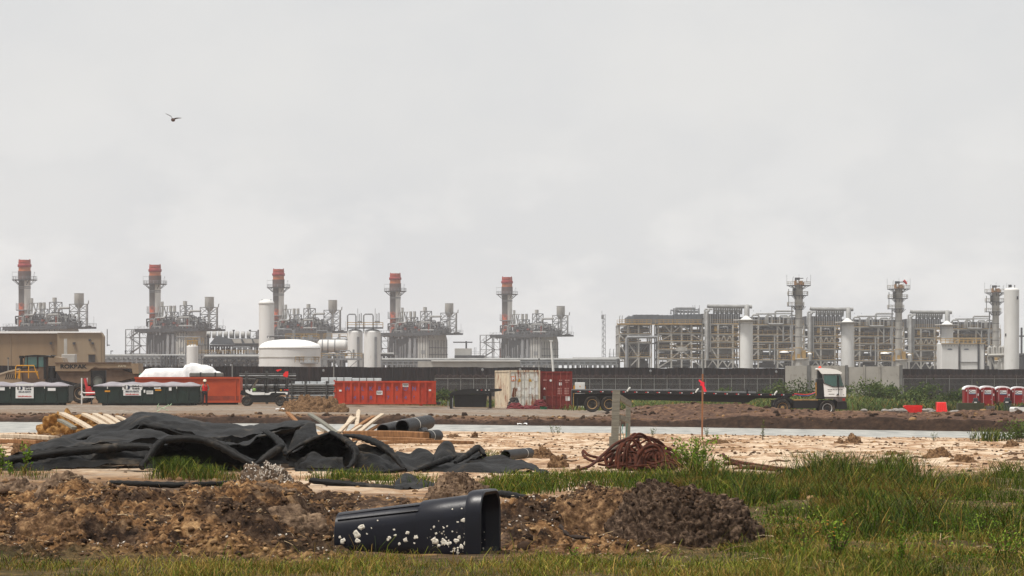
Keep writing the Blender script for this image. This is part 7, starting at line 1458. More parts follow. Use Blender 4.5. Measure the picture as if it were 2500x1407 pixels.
for k in range(5):x=La-5.8+k*1.35;b.box(x-.08,x+.08,-HW-.16,-HW-.001,0,DK-.9)
b.build('panel_rib',M_ST2,un)
b=MB();r2=random.Random(4);x=xa(440)
while x<La-5:
 w=r2.uniform(.18,.5);yy=-HW+r2.uniform(-.4,.3);z1=DK-r2.uniform(1.0,6.5);b.cyl((x,yy,0),(x,yy,z1),w*.55,None,7);x+=w+r2.uniform(.5,1.7)
for q in(750,818):b.box(xa(q)-.55,xa(q)+.55,-HW-.7,-HW+.4,0,hz_(1000))
b.build('riser_pipes',M_ST1,un)
b=MB();r2=random.Random(5)
for k in range(16):x=xa(430)+r2.random()*18;z=r2.uniform(3,16);b.box(x-r2.uniform(.4,1.3),x+r2.uniform(.4,1.3),-HW-.1,-HW+.5,z,z+r2.uniform(.6,2.2))
b.tube([(xa(360),-HW-.5,hz_(975)),(xa(940),-HW-.5,hz_(972))],.22,7);b.tube([(xa(600),-HW-.9,hz_(1010)),(xa(600),-HW-.9,hz_(938)),(xa(650),-HW-.9,hz_(938)),(xa(650),-HW-.9,hz_(1010))],.3,7);b.build('wall_boxes',M_ST1,un)
b=MB();b.box(xa(318),xa(375),-1.5,1.5,0,hz_(1115));b.build('rust_duct',M_RUSTR,un)
b=MB();r2=random.Random(8);clutter(b,r2,xa(450),xa(760),-4.6,4.6,DK-.1,hz_(780),46,'btpp');clutter(b,r2,xa(760),xa(1060),-4.6,4.6,DK-.1,hz_(760),44,'btpp');clutter(b,r2,xa(1060),xa(1180),-4.6,4.6,DK-.1,hz_(850),16,'bt');b.build('deck_machinery',M_ST2,un)
b=MB();r2=random.Random(9);clutter(b,r2,xa(430),xa(1050),-5.2,5,DK,hz_(770),42,'pvp',.9);b.tube([(xa(500),-4,DK),(xa(500),-4,hz_(800)),(xa(515),-4,hz_(790)),(xa(640),-4,hz_(785)),(xa(668),-4,hz_(740))],.36,8);b.tube([(xa(565),-3.4,DK),(xa(565),-3.4,hz_(800)),(xa(600),-3.4,hz_(795))],.34,8);b.tube([(xa(955),-3,DK),(xa(955),-3,hz_(725)),(xa(975),-3,hz_(708)),(xa(1110),-3,hz_(708))],.42,8)
for q in(478,497,515,535,552,572):b.cyl((xa(q),r2.uniform(-3,3),DK),(xa(q),r2.uniform(-3,3),hz_(636)),.2,None,6)
b.beam((xa(478),0,hz_(637)),(xa(580),0,hz_(637)),.3);b.tube([(xa(830),-5,DK+1.0),(xa(1050),-5,DK+1.0)],.4,7);b.tube([(xa(1225),1,DK),(xa(1225),1,hz_(660)),(xa(1252),1,hz_(658)),(xa(1256),1,hz_(618))],.22,7);b.build('deck_pipework',M_PIPEG,un,smooth=50)
b=MB();r2=random.Random(10)
for k in range(4):x=xa(r2.uniform(460,1060));z=r2.uniform(DK+.3,hz_(800));b.box(x-.5,x+.5,-5.6,-4.8,z,z+r2.uniform(.4,1.0))
b.cyl((xa(980),-5,DK),(xa(980),-5,hz_(810)),.35,None,8);b.build('red_valves',M_RUSTR,un)
for q0,q1,za,zb_,cone in((1095,1212,530,665,715),(790,843,575,636,650),(595,635,630,708,722),(650,690,630,708,722),(480,515,575,634,640)):
 r_=(q1-q0)*.02918/2;c=xa((q0+q1)/2);b=MB();b.lathe([(.35*r_,hz_(cone)),(r_,hz_(zb_)),(r_,hz_(za)),(r_*.92,hz_(za)),(r_*.9,hz_(za+12))],(c,0,0),22,caps=False);b.lathe([(r_*1.001,hz_(za+3)),(r_*1.05,hz_(za+2)),(r_*1.05,hz_(za)),(r_*.95,hz_(za))],(c,0,0),22,caps=False);b.cyl((c,0,hz_(cone)),(c,0,DK),max(.3,r_*.22),None,8);b.build('silencer',M_RIB,un,smooth=40)
for q0,q1,z0,z1,bays in((1065,1228,920,662,3),(775,888,920,632,4),(585,695,920,712,2)):
 b=MB();hw=(q1-q0)*.02918/2;xframe(b,xa((q0+q1)/2)-hw,xa((q0+q1)/2)+hw,-hw*.9,hw*.9,DK,hz_(z1),bays,.26,.15);b.build('silencer_frame',M_ST1,un)
b=MB();x0,x1=xa(395)-10.2,xa(395)-3.0;
for x in(x0,(x0+x1)/2-.4,x1):
 for y in(-5.2,-1.0):b.beam((x,y,0),(x,y,DK),.3)
for k in range(6):
 z=DK-k*hz_(0)*0-k*3.05;
 for y in(-5.2,-1.0):b.beam((x0,y,z),(x1,y,z),.3);
 if k:
  s=1 if k%2 else-1;xm=(x0+x1)/2;b.beam((xm-s*3.0,-3.6,z),(xm+s*3.0,-3.6,z+3.05),.9,.22);b.beam((xm-s*3.0,-4.1,z+1),(xm+s*3.0,-4.1,z+4.05),.12);b.beam((x0,-5.2,z),((x0+x1)/2,-5.2,z+3.05),.1);b.beam((x1,-1,z),((x0+x1)/2,-1,z+3.05),.1)
b.build('stair_tower',M_ST1,un)
for i in range(5):
 s=st if i==0 else copy_tree(st);s.location=(X(SPX[i],UD[i]),UD[i],GZ);s['label']=SLAB[i]
 u=un if i==0 else copy_tree(un);u.location=(X(SPX[i],UD[i]),UD[i],GZ);u['label']=ULAB[i]
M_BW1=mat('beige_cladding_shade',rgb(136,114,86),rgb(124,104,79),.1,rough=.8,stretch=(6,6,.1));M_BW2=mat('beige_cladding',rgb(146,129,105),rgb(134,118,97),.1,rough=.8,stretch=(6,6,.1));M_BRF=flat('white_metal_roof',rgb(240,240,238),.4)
d=478;t=thing('warehouse','beige metal warehouse with white roof edge at the left','building',Vector((X(-90,d),d,GZ)));fx=lambda q:X(q,d)-t.location.x;fz=lambda y:Z(y,d)-GZ
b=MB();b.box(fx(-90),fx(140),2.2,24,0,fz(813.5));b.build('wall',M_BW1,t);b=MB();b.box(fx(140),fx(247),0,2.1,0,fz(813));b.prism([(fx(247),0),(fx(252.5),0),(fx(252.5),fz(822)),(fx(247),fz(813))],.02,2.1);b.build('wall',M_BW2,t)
b=MB();b.prismx([(1.6,fz(813.6)),(1.6,fz(808.6)),(13,fz(807)),(24,fz(808.6)),(24,fz(813.6))],fx(-90),fx(140));b.prismx([(-.3,fz(813.1)),(-.3,fz(810.3)),(1,fz(809.6)),(2.2,fz(810.3)),(2.2,fz(813.1))],fx(140)+.03,fx(246));b.build('roof',M_BRF,t)
for x0,x1,y0,y1 in((117,122,835,841),(178,184,836,841),(217,222,828,833),(224,229,836,841)):b=MB();b.box(fx(x0),fx(x1),-.35 if x0>140 else 1.85,-.001 if x0>140 else 2.199,fz(y1),fz(y0));b.build('vent_box',M_ST2,t)
b=MB();b.box(fx(216),fx(232),-.06,-.001,0,fz(866.5));b.build('door',flat('dark_door',rgb(62,60,60),.6),t);b=MB();b.box(fx(215),fx(233),-.5,-.001,fz(866),fz(864.5));b.build('door_canopy',M_BW1,t)
b=MB();b.box(fx(20),fx(21),2.1,2.199,0,fz(815));b.box(fx(246.5),fx(247.6),-.08,-.001,0,fz(815));b.build('downpipe',M_BW2,t);b=MB();b.beam((fx(255),3,fz(842)),(fx(262),3,fz(842.5)),.15);b.beam((fx(255.5),3,fz(845)),(fx(255.5),3,fz(803)),.12);b.build('bracket_pole',M_ST2,t)
t=thing('equipment_box','pale square box with a tall vent pipe in front of the warehouse','equipment box',P(150,897,440));b=MB();w=33/F*440;b.cbox(0,w,0,2,-2,32/F*440,.06);b.build('box',M_ST3,t);b=MB();b.box(.3,.3+7/F*440,.5,.9,32/F*440,70/F*440);b.build('vent_pipe',M_ST3,t)
def vtank(label,q0,q1,ytop,yshould,d,m=M_WTK,name='storage_tank',group='white tanks',dome=1.0,roofm=None,seams=()):
 t=thing(name,label,'tank',Vector((X((q0+q1)/2,d),d,GZ)),0,group);r=(q1-q0)/2/F*d;zs=Z(yshould,d)-GZ;zt=Z(ytop,d)-GZ
 b=MB();b.lathe([(r,0),(r,zs)],(0,0,0),36,caps=False);b.build('shell',m,t,smooth=60)
 b=MB();n=8;b.lathe([(r*1.002*max(0.0,math.cos(k/n*1.5707))**dome+.002,zs+(zt-zs)*math.sin(k/n*1.5708))for k in range(n+1)],(0,0,0),36);b.build('roof',roofm or m,t,smooth=60)
 for y in seams:b=MB();z=Z(y,d)-GZ;b.lathe([(r,z-.12),(r+.09,z-.1),(r+.09,z+.1),(r,z+.12)],(0,0,0),36,caps=False);b.build('seam',M_ST3,t)
 return t,r,zs,zt
t,r,zs,zt=vtank('tall slim white tank with rounded top standing left of the dome tank',632,669.5,731,741,640,seams=(742,));b=MB()
for a in(-1.2,.2,1.4):b.cyl((r*.6*math.sin(a),-r*.3,zt-1),(r*.6*math.sin(a),-r*.3,zt-.05),.1,None,6)
b.build('nozzle',M_ST2,t)
t,r,zs,zt=vtank('wide white tank with a low domed roof above the dark wall',632,781,829,851,600,roofm=M_WROOF,dome=.75,seams=(851,873));b=MB();
for k in range(14):a=-.2+k*.085;b.box(r*math.sin(a)-.25,r*math.sin(a)+.25,-r*math.cos(a)-.9,-r*math.cos(a),zs-5.8-k*.5,zs-5.6-k*.5)
rail(b,(r*.25,-r-.6,zs-3),(r*.98,-r*.4,zs-3),1.1,1.2,.08);b.box(r*.3,r*.98,-r*.9,-r*.5,zs-3.2,zs-3);b.build('stair',M_ST1,t)
b=MB();rail(b,(r*.28,-r-.62,zs-2.9),(r*1.0,-r*.42,zs-2.9),1.1,1.0,.09);b.build('yellow_rail',M_YR,t)
vtank('second domed white tank mostly hidden behind the wide dome tank',706,783,835,850,622,roofm=M_WROOF,dome=.75)
t,r,zs,zt=vtank('small squat white tank left of the dome tank, in front of the pipe rack',455.5,484,841.5,847,560);b=MB();ringrail(b,r*.9,zt-.4,n=10);b.build('yellow_rail',M_YR,t)
t=thing('pressure_vessel','white horizontal tank with rounded end beside the twin tanks','tank',P(774,845,650),R(0),'white tanks');L=76/F*650;r=15.5/F*650;n=8
b=MB();b.lathe([(r*math.sin(k/n*1.5708)+.002,-r*.55*math.cos(k/n*1.5708)+r*.55)for k in range(n+1)]+[(r*math.sin((n-k)/n*1.5708)+.002,L-r*.55+r*.55*math.cos((n-k)/n*1.5708))for k in range(n+1)],(0,0,0),30,'x');b.build('shell',M_WTK,t,smooth=60)
for f in(.18,.36,.58):b=MB();b.lathe([(r,L*f-.12),(r+.08,L*f-.1),(r+.08,L*f+.1),(r,L*f+.12)],(0,0,0),30,'x');b.build('band',M_ST1,t)
for f in(.25,.7):b=MB();b.prism([(L*f-.5,-r-3),(L*f+.5,-r-3),(L*f+.7,-r*.7),(L*f-.7,-r*.7)],-1,1);b.build('saddle',M_ST1,t)
for lab,q0,q1 in(('left one of the twin upright white tanks',848.5,885.5),('right one of the twin upright white tanks',888,929.5)):
 t,r,zs,zt=vtank(lab,q0,q1,803.5,812,645 if q0<860 else 640);c=0;b=MB();b.box(-r*1.02,r*1.25,-r,r,zt+.1,zt+.35);b.build('platform',M_ST2,t);b=MB();rail(b,(-r*1.02,-r,zt+.35),(r*1.25,-r,zt+.35));rail(b,(-r,r,zt+.35),(r*1.25,r,zt+.35));b.build('yellow_rail',M_YR,t)
 b=MB();b.tube([(-r,0,zt-1),(-r,0,zt+3.0),(-r*.8,0,zt+3.3),(0,0,zt+3.3),(r*.1,0,zt+2.9),(r*.1,0,zt)],.16,7);b.tube([(r*.55,0,zt),(r*.55,0,zt+3.4)],.1,6);b.tube([(r*.8,0,zt+1.2),(r*.8,0,zt+3.6)],.1,6);b.box(r*.3,r*.9,-.4,.4,zt+1.4,zt+1.8);b.tube([(r*.35,0,zt),(r*.35,0,zt+4.6)],.06,5);b.build('pipe_loop',M_ST1,t)
 b=MB();b.box(r*.32,r*.62,-r*1.15,-r*.95,0,zs-1);b.build('ladder',M_ST1,t)
 b=MB();b.box(r*.6,r*1.2,-r,r*.3,3.3,3.6);rail(b,(r*.6,-r,3.6),(r*1.2,-r,3.6));b.build('side_platform',M_YR,t)
def access(label,q0,q1,y0,ybase,d,dep=4,col=M_ST1):
 t=thing('access_platform',label,'platform',Vector((X(q0,d),d,GZ)),0,'steel access platforms among the tanks');w=(q1-q0)/F*d;z=Z(y0,d)-GZ;b=MB();b.box(0,w,0,dep,z-.35,z)
 for k in range(int(w/4)+1):
  x=min(w-.1,.1+k*4);b.beam((x,.1,0),(x,.1,z-.35),.22);b.beam((x,dep-.1,0),(x,dep-.1,z-.35),.22)
  if x+4<w:b.beam((x,.1,max(0,z-4)),(x+4,.1,z-.4),.14)
 b.build('frame',col,t);b=MB();rail(b,(0,.05,z),(w,.05,z));rail(b,(0,dep,z),(w,dep,z));b.build('yellow_rail',M_YR,t);return t,w,z
for a in(('yellow railed platform above the domes left of the horizontal tank',697,776,828,893,612),('yellow railed walkway under the horizontal tank',783,882,875,893,628),('yellow railed platform on top of the horizontal tank',790,848,827,893,655),('yellow railed walkway below the air cooler bank',486,640,865,893,780),('yellow railed platform behind the small squat tank',452,492,838,893,590),('low yellow railed platform on the pipe strip',1010,1052,891,896,640)):
 t,w,z=access(*a);b=MB();clutter(b,random.Random(int(a[1])),.5,w-.5,.5,3.5,z,z+2.2,int(w*.9),'btp',.6);b.build('equipment',M_ST1,t)
d=800;t=thing('air_cooler','dark grey air cooler bank left of the tall white tank','air cooler',Vector((X(505,d),d,GZ)));fx=lambda q:X(q,d)-t.location.x;fz=lambda y:Z(y,d)-GZ
b=MB();b.prism([(fx(512),fz(840)),(fx(640),fz(841)),(fx(640),fz(826)),(fx(560),fz(827)),(fx(528),fz(820))][::1],0,8);b.build('plenum',M_COOL,t)
for q in(566,592,617):b=MB();b.prism([(fx(q+6),fz(838.5)),(fx(q+25),fz(838.5)),(fx(q+22),fz(828)),(fx(q),fz(828))],-.15,-.001);b.build('panel',M_ST3,t)
b=MB()
for k in range(8):b.cyl((fx(503+k*14),2,fz(817.5)),(fx(512+k*14),2,fz(817.5)),1.0,None,10)
b.build('header_pipe',M_PIPEG,t,smooth=40)
b=MB();b.box(fx(512),fx(640),0,8,fz(846),fz(841.5))
for k in range(10):q=514+k*13.5;b.beam((fx(q),.2,0),(fx(q),.2,fz(846)),.5);b.beam((fx(q),7.5,0),(fx(q),7.5,fz(846)),.5);b.beam((fx(q),.2,fz(858)),(fx(q+6),.2,fz(847)),.3)
b.box(fx(505),fx(508),1,2,0,fz(816));b.build('frame',M_ST2,t)
for q in(568,608,629):b=MB();b.beam((fx(q),3,fz(826)),(fx(q),3,fz(806)),.3);b.box(fx(q)-.3,fx(q)+.3,2.7,3.3,fz(808),fz(805));b.build('lamp_post',M_ST2,t)
b=MB();clutter(b,random.Random(2),fx(515),fx(636),2,7,0,fz(849),26,'bt',1.2);b.build('fan_drives',M_ST2,t)
def prack(label,q0,q1,ys,d,dep,n_post,seed,m=M_ST1):
 t=thing('pipe_bridge',label,'pipe bridge',Vector((X(q0,d),d,GZ)),0,'pipe bridges along the dark wall');fx=lambda q:X(q,d)-t.location.x;fz=lambda y:Z(y,d)-GZ;b=MB();w=fx(q1)
 for k in range(n_post+1):
  x=w*k/n_post
  for y in(0,dep):b.beam((x,y,0),(x,y,fz(ys[0])),.32)
  for yy in ys:b.beam((x,0,fz(yy)),(x,dep,fz(yy)),.32)
  if k<n_post and k%3==0:b.beam((x,0,fz(ys[-1])),(x+w/n_post,0,fz(ys[0])),.18);b.beam((x+w/n_post,0,fz(ys[-1])),(x,0,fz(ys[0])),.18)
 for yy in ys:b.beam((0,0,fz(yy)),(w,0,fz(yy)),.3);b.beam((0,dep,fz(yy)),(w,dep,fz(yy)),.3)
 b.build('frame',m,t);b=MB();r=random.Random(seed)
 for yy in ys:
  for k in range(4):z=fz(yy)+r.uniform(.3,.6);y=.4+k*(dep-.8)/3;b.cyl((0,y,z),(w,y,z),r.uniform(.18,.36),None,7)
 b.build('pipes',M_PIPEG,t,smooth=50);return t,fx,fz
t,fx,fz=prack('grey pipe bridge with looped pipes right of the warehouse',252,462,(872,882,889),690,5,18,3)
b=MB()
for k in range(6):q=395+k*7;b.tube([(fx(q),-.8,0),(fx(q),-.8,fz(872)),(fx(q+1),-.6,fz(870.3)),(fx(q+3.5),.5,fz(870))],.24,7)
b.build('pipe_loops',M_ST2,t,smooth=50);b=MB()
for q in(303,317,268):b.beam((fx(q),2,fz(872)),(fx(q),2,fz(857)),.16);b.box(fx(q)-.1,fx(q)+.5,1.8,2.2,fz(858),fz(856))
b.build('lamp_post',M_ST2,t)
prack('grey pipe bridge between the small squat tank and the dome tank',498,634,(875.5,887),660,4,12,5,M_ST2);prack('long low pipe bridge running right behind the containers',932,1505,(883,890),560,5,44,7);prack('dark pipe bridge behind the twin white tanks',790,960,(868,884),720,6,14,9,M_ST2)
prack('low dark pipe bridge left of the steel process module',1398,1512,(880,888),760,4,10,11,M_ST2)
t=thing('concrete_ledge','long pale roof slab running low behind the dark wall','roof slab',Vector((X(1020,540),540,GZ)));b=MB();b.box(0,X(1270,540)-X(1020,540),0,6,0,Z(882.5,540)-GZ);b.prismx([(-.4,Z(882.4,540)-GZ),(3,Z(880,540)-GZ),(6.4,Z(882.4,540)-GZ)],2.5,X(1270,540)-X(1020,540));b.build('slab',M_ST3,t)
d=900;t=thing('tank_farm_shed','flat roofed grey platform building between the last two turbine units','shed',Vector((X(1106,d),d,GZ)));fx=lambda q:X(q,d)-t.location.x;fz=lambda y:Z(y,d)-GZ
b=MB();b.box(fx(1110),fx(1151),0,8,0,fz(851));b.build('wall',M_RIB,t);b=MB();b.box(fx(1106),fx(1153),1,3,fz(837),fz(834.5));b.beam((fx(1138),2,fz(851)),(fx(1138),2,fz(833)),.5);b.build('beam',M_ST2,t);b=MB();b.box(fx(1110),fx(1182),-2,6,fz(876),fz(868));b.prism([(fx(1168),fz(890)),(fx(1174),fz(890)),(fx(1182),fz(870)),(fx(1176),fz(870))],0,1);b.build('deck',M_ST2,t);b=MB();rail(b,(fx(1150),-2,fz(868)),(fx(1185),-2,fz(868)));b.beam((fx(1158),0,fz(868)),(fx(1158),0,fz(848)),.15);b.beam((fx(1162),0,fz(868)),(fx(1162),0,fz(848)),.15);b.build('railing',M_ST1,t)
d=950;t=thing('lattice_mast','thin grey lattice radio mast left of the steel process module','mast',Vector((X(1474,d),d,GZ)));b=MB();w0,w1=.65,.5;zt=Z(768,d)-GZ;n=26;cs=lambda f:w0+(w1-w0)*f
for i,(u,v)in enumerate(((-1,-.6),(1,-.6),(0,1))):b.beam((u*w0,v*w0,0),(u*w1,v*w1,zt),.16)
for k in range(n):
 f0,f1=k/n,(k+1)/n;s=1 if k%2 else-1
 b.beam((-s*cs(f0),-.6*cs(f0),zt*f0),(s*cs(f1),-.6*cs(f1),zt*f1),.09);b.beam((-s*cs(f0),-.6*cs(f0),zt*f0),(0,cs(f1),zt*f1),.09)
b.beam((-.6,0,zt),(-.6,0,zt+1.2),.12);b.box(-.8,-.2,-.2,.2,zt-1.5,zt-.2);b.build('lattice',M_ST1,t)
def module(t,fx,fz,cols,lv,dep,braces,rnd,fill,handrails=True,top=True,inner=2):
 fr=MB();rl=MB();x0,x1=fx(cols[0]),fx(cols[-1]);zt=fz(lv[0])
 for j in range(inner+1):
  y=dep*j/inner
  for q in cols:fr.beam((fx(q),y,0),(fx(q),y,zt),.52 if j==0 else .42)
  for l in lv:fr.beam((x0,y,fz(l)),(x1,y,fz(l)),.40,.50)
  if j:
   for q in cols:
    for l in lv:fr.beam((fx(q),y-dep/inner,fz(l)),(fx(q),y,fz(l)),.35)
   for k in range(len(cols)-1):
    l=rnd.randrange(len(lv)-1);fr.beam((fx(cols[k]),y,fz(lv[l+1])),(fx(cols[k+1]),y,fz(lv[l])),.3)
 for a,c in braces:fr.beam((fx(a[0]),-.05,fz(a[1])),(fx(c[0]),-.05,fz(c[1])),.38,.34)
 fr.build('frame',M_ST3,t)
 if handrails:
  for l in lv:rail(rl,(x0,-.3,fz(l)+.3),(x1,-.3,fz(l)+.3),1.15,1.5,.06);rl.box(x0,x1,-.36,-.27,fz(l)+.2,fz(l)+.34);pass
  rl.build('handrail',M_YR,t)
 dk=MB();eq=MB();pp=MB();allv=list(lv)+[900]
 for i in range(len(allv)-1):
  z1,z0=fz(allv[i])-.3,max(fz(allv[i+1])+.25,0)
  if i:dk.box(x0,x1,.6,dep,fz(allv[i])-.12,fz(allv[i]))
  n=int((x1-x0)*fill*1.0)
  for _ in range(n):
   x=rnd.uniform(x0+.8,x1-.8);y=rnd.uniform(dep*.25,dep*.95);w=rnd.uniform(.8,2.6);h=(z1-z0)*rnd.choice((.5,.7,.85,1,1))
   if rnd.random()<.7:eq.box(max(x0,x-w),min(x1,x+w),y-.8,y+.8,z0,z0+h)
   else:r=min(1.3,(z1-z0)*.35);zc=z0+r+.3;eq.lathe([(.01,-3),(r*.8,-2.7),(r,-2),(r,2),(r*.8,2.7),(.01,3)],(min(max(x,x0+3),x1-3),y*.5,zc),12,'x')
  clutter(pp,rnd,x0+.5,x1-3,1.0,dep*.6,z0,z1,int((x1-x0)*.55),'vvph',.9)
 dk.build('deck',M_ST2,t);eq.build('equipment',M_ST2,t);pp.build('pipework',M_ST1,t,smooth=50)  # equipment boxes in dark steel, added to fill the bays with interior shade
d=905;t=thing('process_module','leftmost steel framed process module with grey air coolers on its roof','process module',Vector((X(1508,d),d,GZ)),0,'steel framed process modules');fx=lambda q:X(q,d)-t.location.x;fz=lambda y:Z(y,d)-GZ;rn=random.Random(12)
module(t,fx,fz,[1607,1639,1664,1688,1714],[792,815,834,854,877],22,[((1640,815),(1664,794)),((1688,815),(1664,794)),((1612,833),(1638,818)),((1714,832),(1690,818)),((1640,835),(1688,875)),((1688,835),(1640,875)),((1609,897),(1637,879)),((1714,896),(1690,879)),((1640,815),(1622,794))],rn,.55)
b=MB();b.box(fx(1650),fx(1678),-.4,-.3,fz(857),fz(849));b.prism([(fx(1655),fz(860)),(fx(1673),fz(860)),(fx(1673),fz(846)),(fx(1655),fz(846))],-.3,-.26);
for q,y in((1640,836),(1690,818),(1638,818),(1664,795),(1690,878),(1638,878)):b.box(fx(q-3),fx(q+3),-.32,-.24,fz(y+3),fz(y-2))
b.build('gusset_plate',M_ST3,t)
for q0,q1,y0 in((1531,1547,774),(1547.4,1610,768.5),(1610.4,1645,769.5),(1645.4,1680,767.5),(1680.4,1714,767)):
 b=MB();b.box(fx(q0),fx(q1),1.0,20,fz(790),fz(y0))
 for q in np.arange(q0+6,q1,13):b.box(fx(q)-.1,fx(q)+.1,.8,.999,fz(790),fz(y0)+.1)
 b.build('air_cooler',M_COOL,t)
b=MB();b.prism([(fx(1531),fz(774)),(fx(1536),fz(770)),(fx(1545),fz(774))],2,8);b.tube([(fx(1650),4,fz(767)),(fx(1650),4,fz(753)),(fx(1652),4,fz(752)),(fx(1700),4,fz(752))],.35,7);b.tube([(fx(1640),5,fz(767)),(fx(1640),5,fz(757)),(fx(1660),5,fz(757))],.3,7)
for q in(1647,1655,1664,1672,1682,1690,1697,1709):b.cyl((fx(q),5,fz(767)),(fx(q),5,fz(752 if q%2 else 757)),.24,None,6)
for y in(755,759,762):b.tube([(fx(1652),6,fz(y)),(fx(1708),6,fz(y))],.22,6)
for q in(1694,1699,1710):b.beam((fx(q),5,fz(757)),(fx(q),5,fz(744)),.12)
b.build('roof_pipework',M_ST1,t,smooth=50)
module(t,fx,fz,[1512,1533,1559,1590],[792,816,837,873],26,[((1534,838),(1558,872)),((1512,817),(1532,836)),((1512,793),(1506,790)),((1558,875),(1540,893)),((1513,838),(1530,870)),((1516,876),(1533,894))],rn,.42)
b=MB();b.tube([(fx(1529.5),-1,0),(fx(1529.5),-1,fz(826)),(fx(1531.5),-1,fz(823.5)),(fx(1603),-1,fz(823.5))],.45,8);b.tube([(fx(1529),1,fz(806)),(fx(1529),1,fz(797))],.8,8)
for q,y in((1513,771),(1519,771)):b.tube([(fx(q),0,fz(792)),(fx(q),0,fz(y+2)),(fx(q+1.5),0,fz(y))],.12,5)
b.build('outer_pipe',M_ST1,t,smooth=50)
b=MB();rail(b,(fx(1506),-1.2,fz(791)),(fx(1714),-1.2,fz(791)),1.2,1.3,.09);b.box(fx(1506),fx(1714),-1.3,.9,fz(793),fz(791.5));b.build('roof_walkway',M_YR,t)
b=MB();b.box(fx(1487),fx(1510),0,4,fz(872.5),fz(871));rail(b,(fx(1487),0,fz(871)),(fx(1510),0,fz(871)))
for q in(1487,1509):b.beam((fx(q),0,0),(fx(q),0,fz(871)),.3)
for q in(1489,1498):b.tube([(fx(q),0,fz(871)),(fx(q),0,fz(854)),(fx(q+1.5),0,fz(852))],.12,5)
b.build('side_platform',M_ST1,t)
dT=[900,932,970];sT=[1950,2194,2431];d=900
t=thing('process_module','steel framed process module with header pipes left of the first flue stack','process module',(0,0,0),0,'steel framed process modules');fx=lambda q:(q-1950)/F*900;fz=lambda y:Z(y,900)-GZ;rn=random.Random(77)
tw=[]
for k in range(4):a=1731+k*14.5;tw+=[((a,835),(a+7,819)),((a+7,819),(a+14,835))]
for k in range(3):a=1728+k*24;tw+=[((a,897),(a+12,880)),((a+12,880),(a+24,897))]
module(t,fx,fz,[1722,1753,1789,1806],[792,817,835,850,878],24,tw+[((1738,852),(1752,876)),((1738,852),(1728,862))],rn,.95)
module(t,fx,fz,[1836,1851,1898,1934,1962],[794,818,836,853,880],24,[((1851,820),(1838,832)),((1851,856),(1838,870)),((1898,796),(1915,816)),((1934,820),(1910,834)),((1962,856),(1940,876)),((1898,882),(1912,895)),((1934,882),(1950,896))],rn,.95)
b=MB();b.box(fx(1715),fx(1808),2,22,fz(790),fz(766));b.box(fx(1808.4),fx(1960),3,22,fz(790),fz(774));b.build('air_cooler',M_ST2,t)
b=MB()
for k in range(16):q=1718+k*5.7;b.box(fx(q)-.12,fx(q)+.12,1.6,1.99,fz(790),fz(767))
for k in range(18):q=1812+k*8;b.box(fx(q)-.12,fx(q)+.12,2.6,2.99,fz(790),fz(775))
b.build('cooler_rib',M_ST1,t)
b=MB();r=.62;b.tube([(fx(1728),3,fz(746)),(fx(1733),3,fz(747.5)),(fx(1838),3,fz(748.5))],r,10);b.tube([(fx(1826),2.2,fz(748.5)),(fx(1824.5),1.5,fz(752)),(fx(1824),1,fz(774))],.85,10)
for k in range(13):q=1745+k*5.6;b.tube([(fx(q),3,fz(749)),(fx(q),3.2,fz(756)),(fx(q+(1.5 if k%2 else 0)),4,fz(766))],.30,6)
b.tube([(fx(1745),5,fz(757)),(fx(1814),5,fz(757.5))],.26,7);b.tube([(fx(1745),6,fz(761)),(fx(1814),6,fz(761))],.2,7);b.build('header_pipe',M_PIPEG,t,smooth=50)
b=MB();b.tube([(fx(1721),1,fz(790)),(fx(1721),1,fz(757)),(fx(1722.5),1,fz(755.5)),(fx(1740),1,fz(755.5))],.3,7);b.tube([(fx(1726),-.8,fz(880)),(fx(1726),-.8,fz(762)),(fx(1731),-.8,fz(758))],.5,8)
for q in(1722,1730,1734):b.tube([(fx(q),-.5,fz(860)),(fx(q),-.5,fz(768))],.22,6)
for q0,q1,y in((1838,1854,769),(1872,1886,770),(1905,1925,771),(1928,1945,770)):b.tube([(fx(q0),2,fz(790)),(fx(q0),2,fz(y+3)),(fx(q0+2.5),2,fz(y)),(fx(q1-2.5),2,fz(y)),(fx(q1),2,fz(y+3)),(fx(q1),2,fz(790))],.28,7)
b.tube([(fx(1846),3,fz(770)),(fx(1848),3,fz(766)),(fx(1893),3,fz(766)),(fx(1893),3,fz(774))],.26,7);b.tube([(fx(1895),3,fz(774)),(fx(1895),3,fz(761)),(fx(1897),3,fz(759.5)),(fx(1940),3,fz(759.5))],.3,7);b.tube([(fx(1895),5,fz(765)),(fx(1938),5,fz(765))],.22,6)
b.tube([(fx(1874),-.6,fz(768)),(fx(1874),-.6,fz(789)),(fx(1877),-.6,fz(791.5)),(fx(1912),-.6,fz(791.5)),(fx(1912),-.6,fz(776)),(fx(1930),-.6,fz(776))],.3,7)
for q,y0,y1 in((1879,840,868),(1912,796,834),(1930,796,838),(1891,820,890)):b.cyl((fx(q),-.5,fz(y1)),(fx(q),-.5,fz(y0)),.24,None,6)
b.build('roof_pipework',M_PIPEG,t,smooth=50)
b=MB();b.lathe([(.01,-.6),(1.2,-.5),(1.55,-.1),(1.55,4)],(fx(1853),2,fz(855)),20,'y');b.build('vessel',M_ST3,t,smooth=50);b=MB();b.lathe([(.01,-3.6),(.9,-3.2),(1.1,-2.4),(1.1,2.4),(.9,3.2),(.01,3.6)],(fx(1692)*0+fx(1765),5,fz(858)),16,'x');b.build('vessel',M_ST3,t,smooth=50)
for q,y in((1795,800),(1795,820),(1798,842),(1795,869)):b=MB();b.box(fx(q-4),fx(q+14),-1.6,-.3,fz(y+1.5),fz(y));rail(b,(fx(q-4),-1.6,fz(y)),(fx(q+14),-1.6,fz(y)),1.1,1.0,.09);b.build('yellow_landing',M_YR,t)
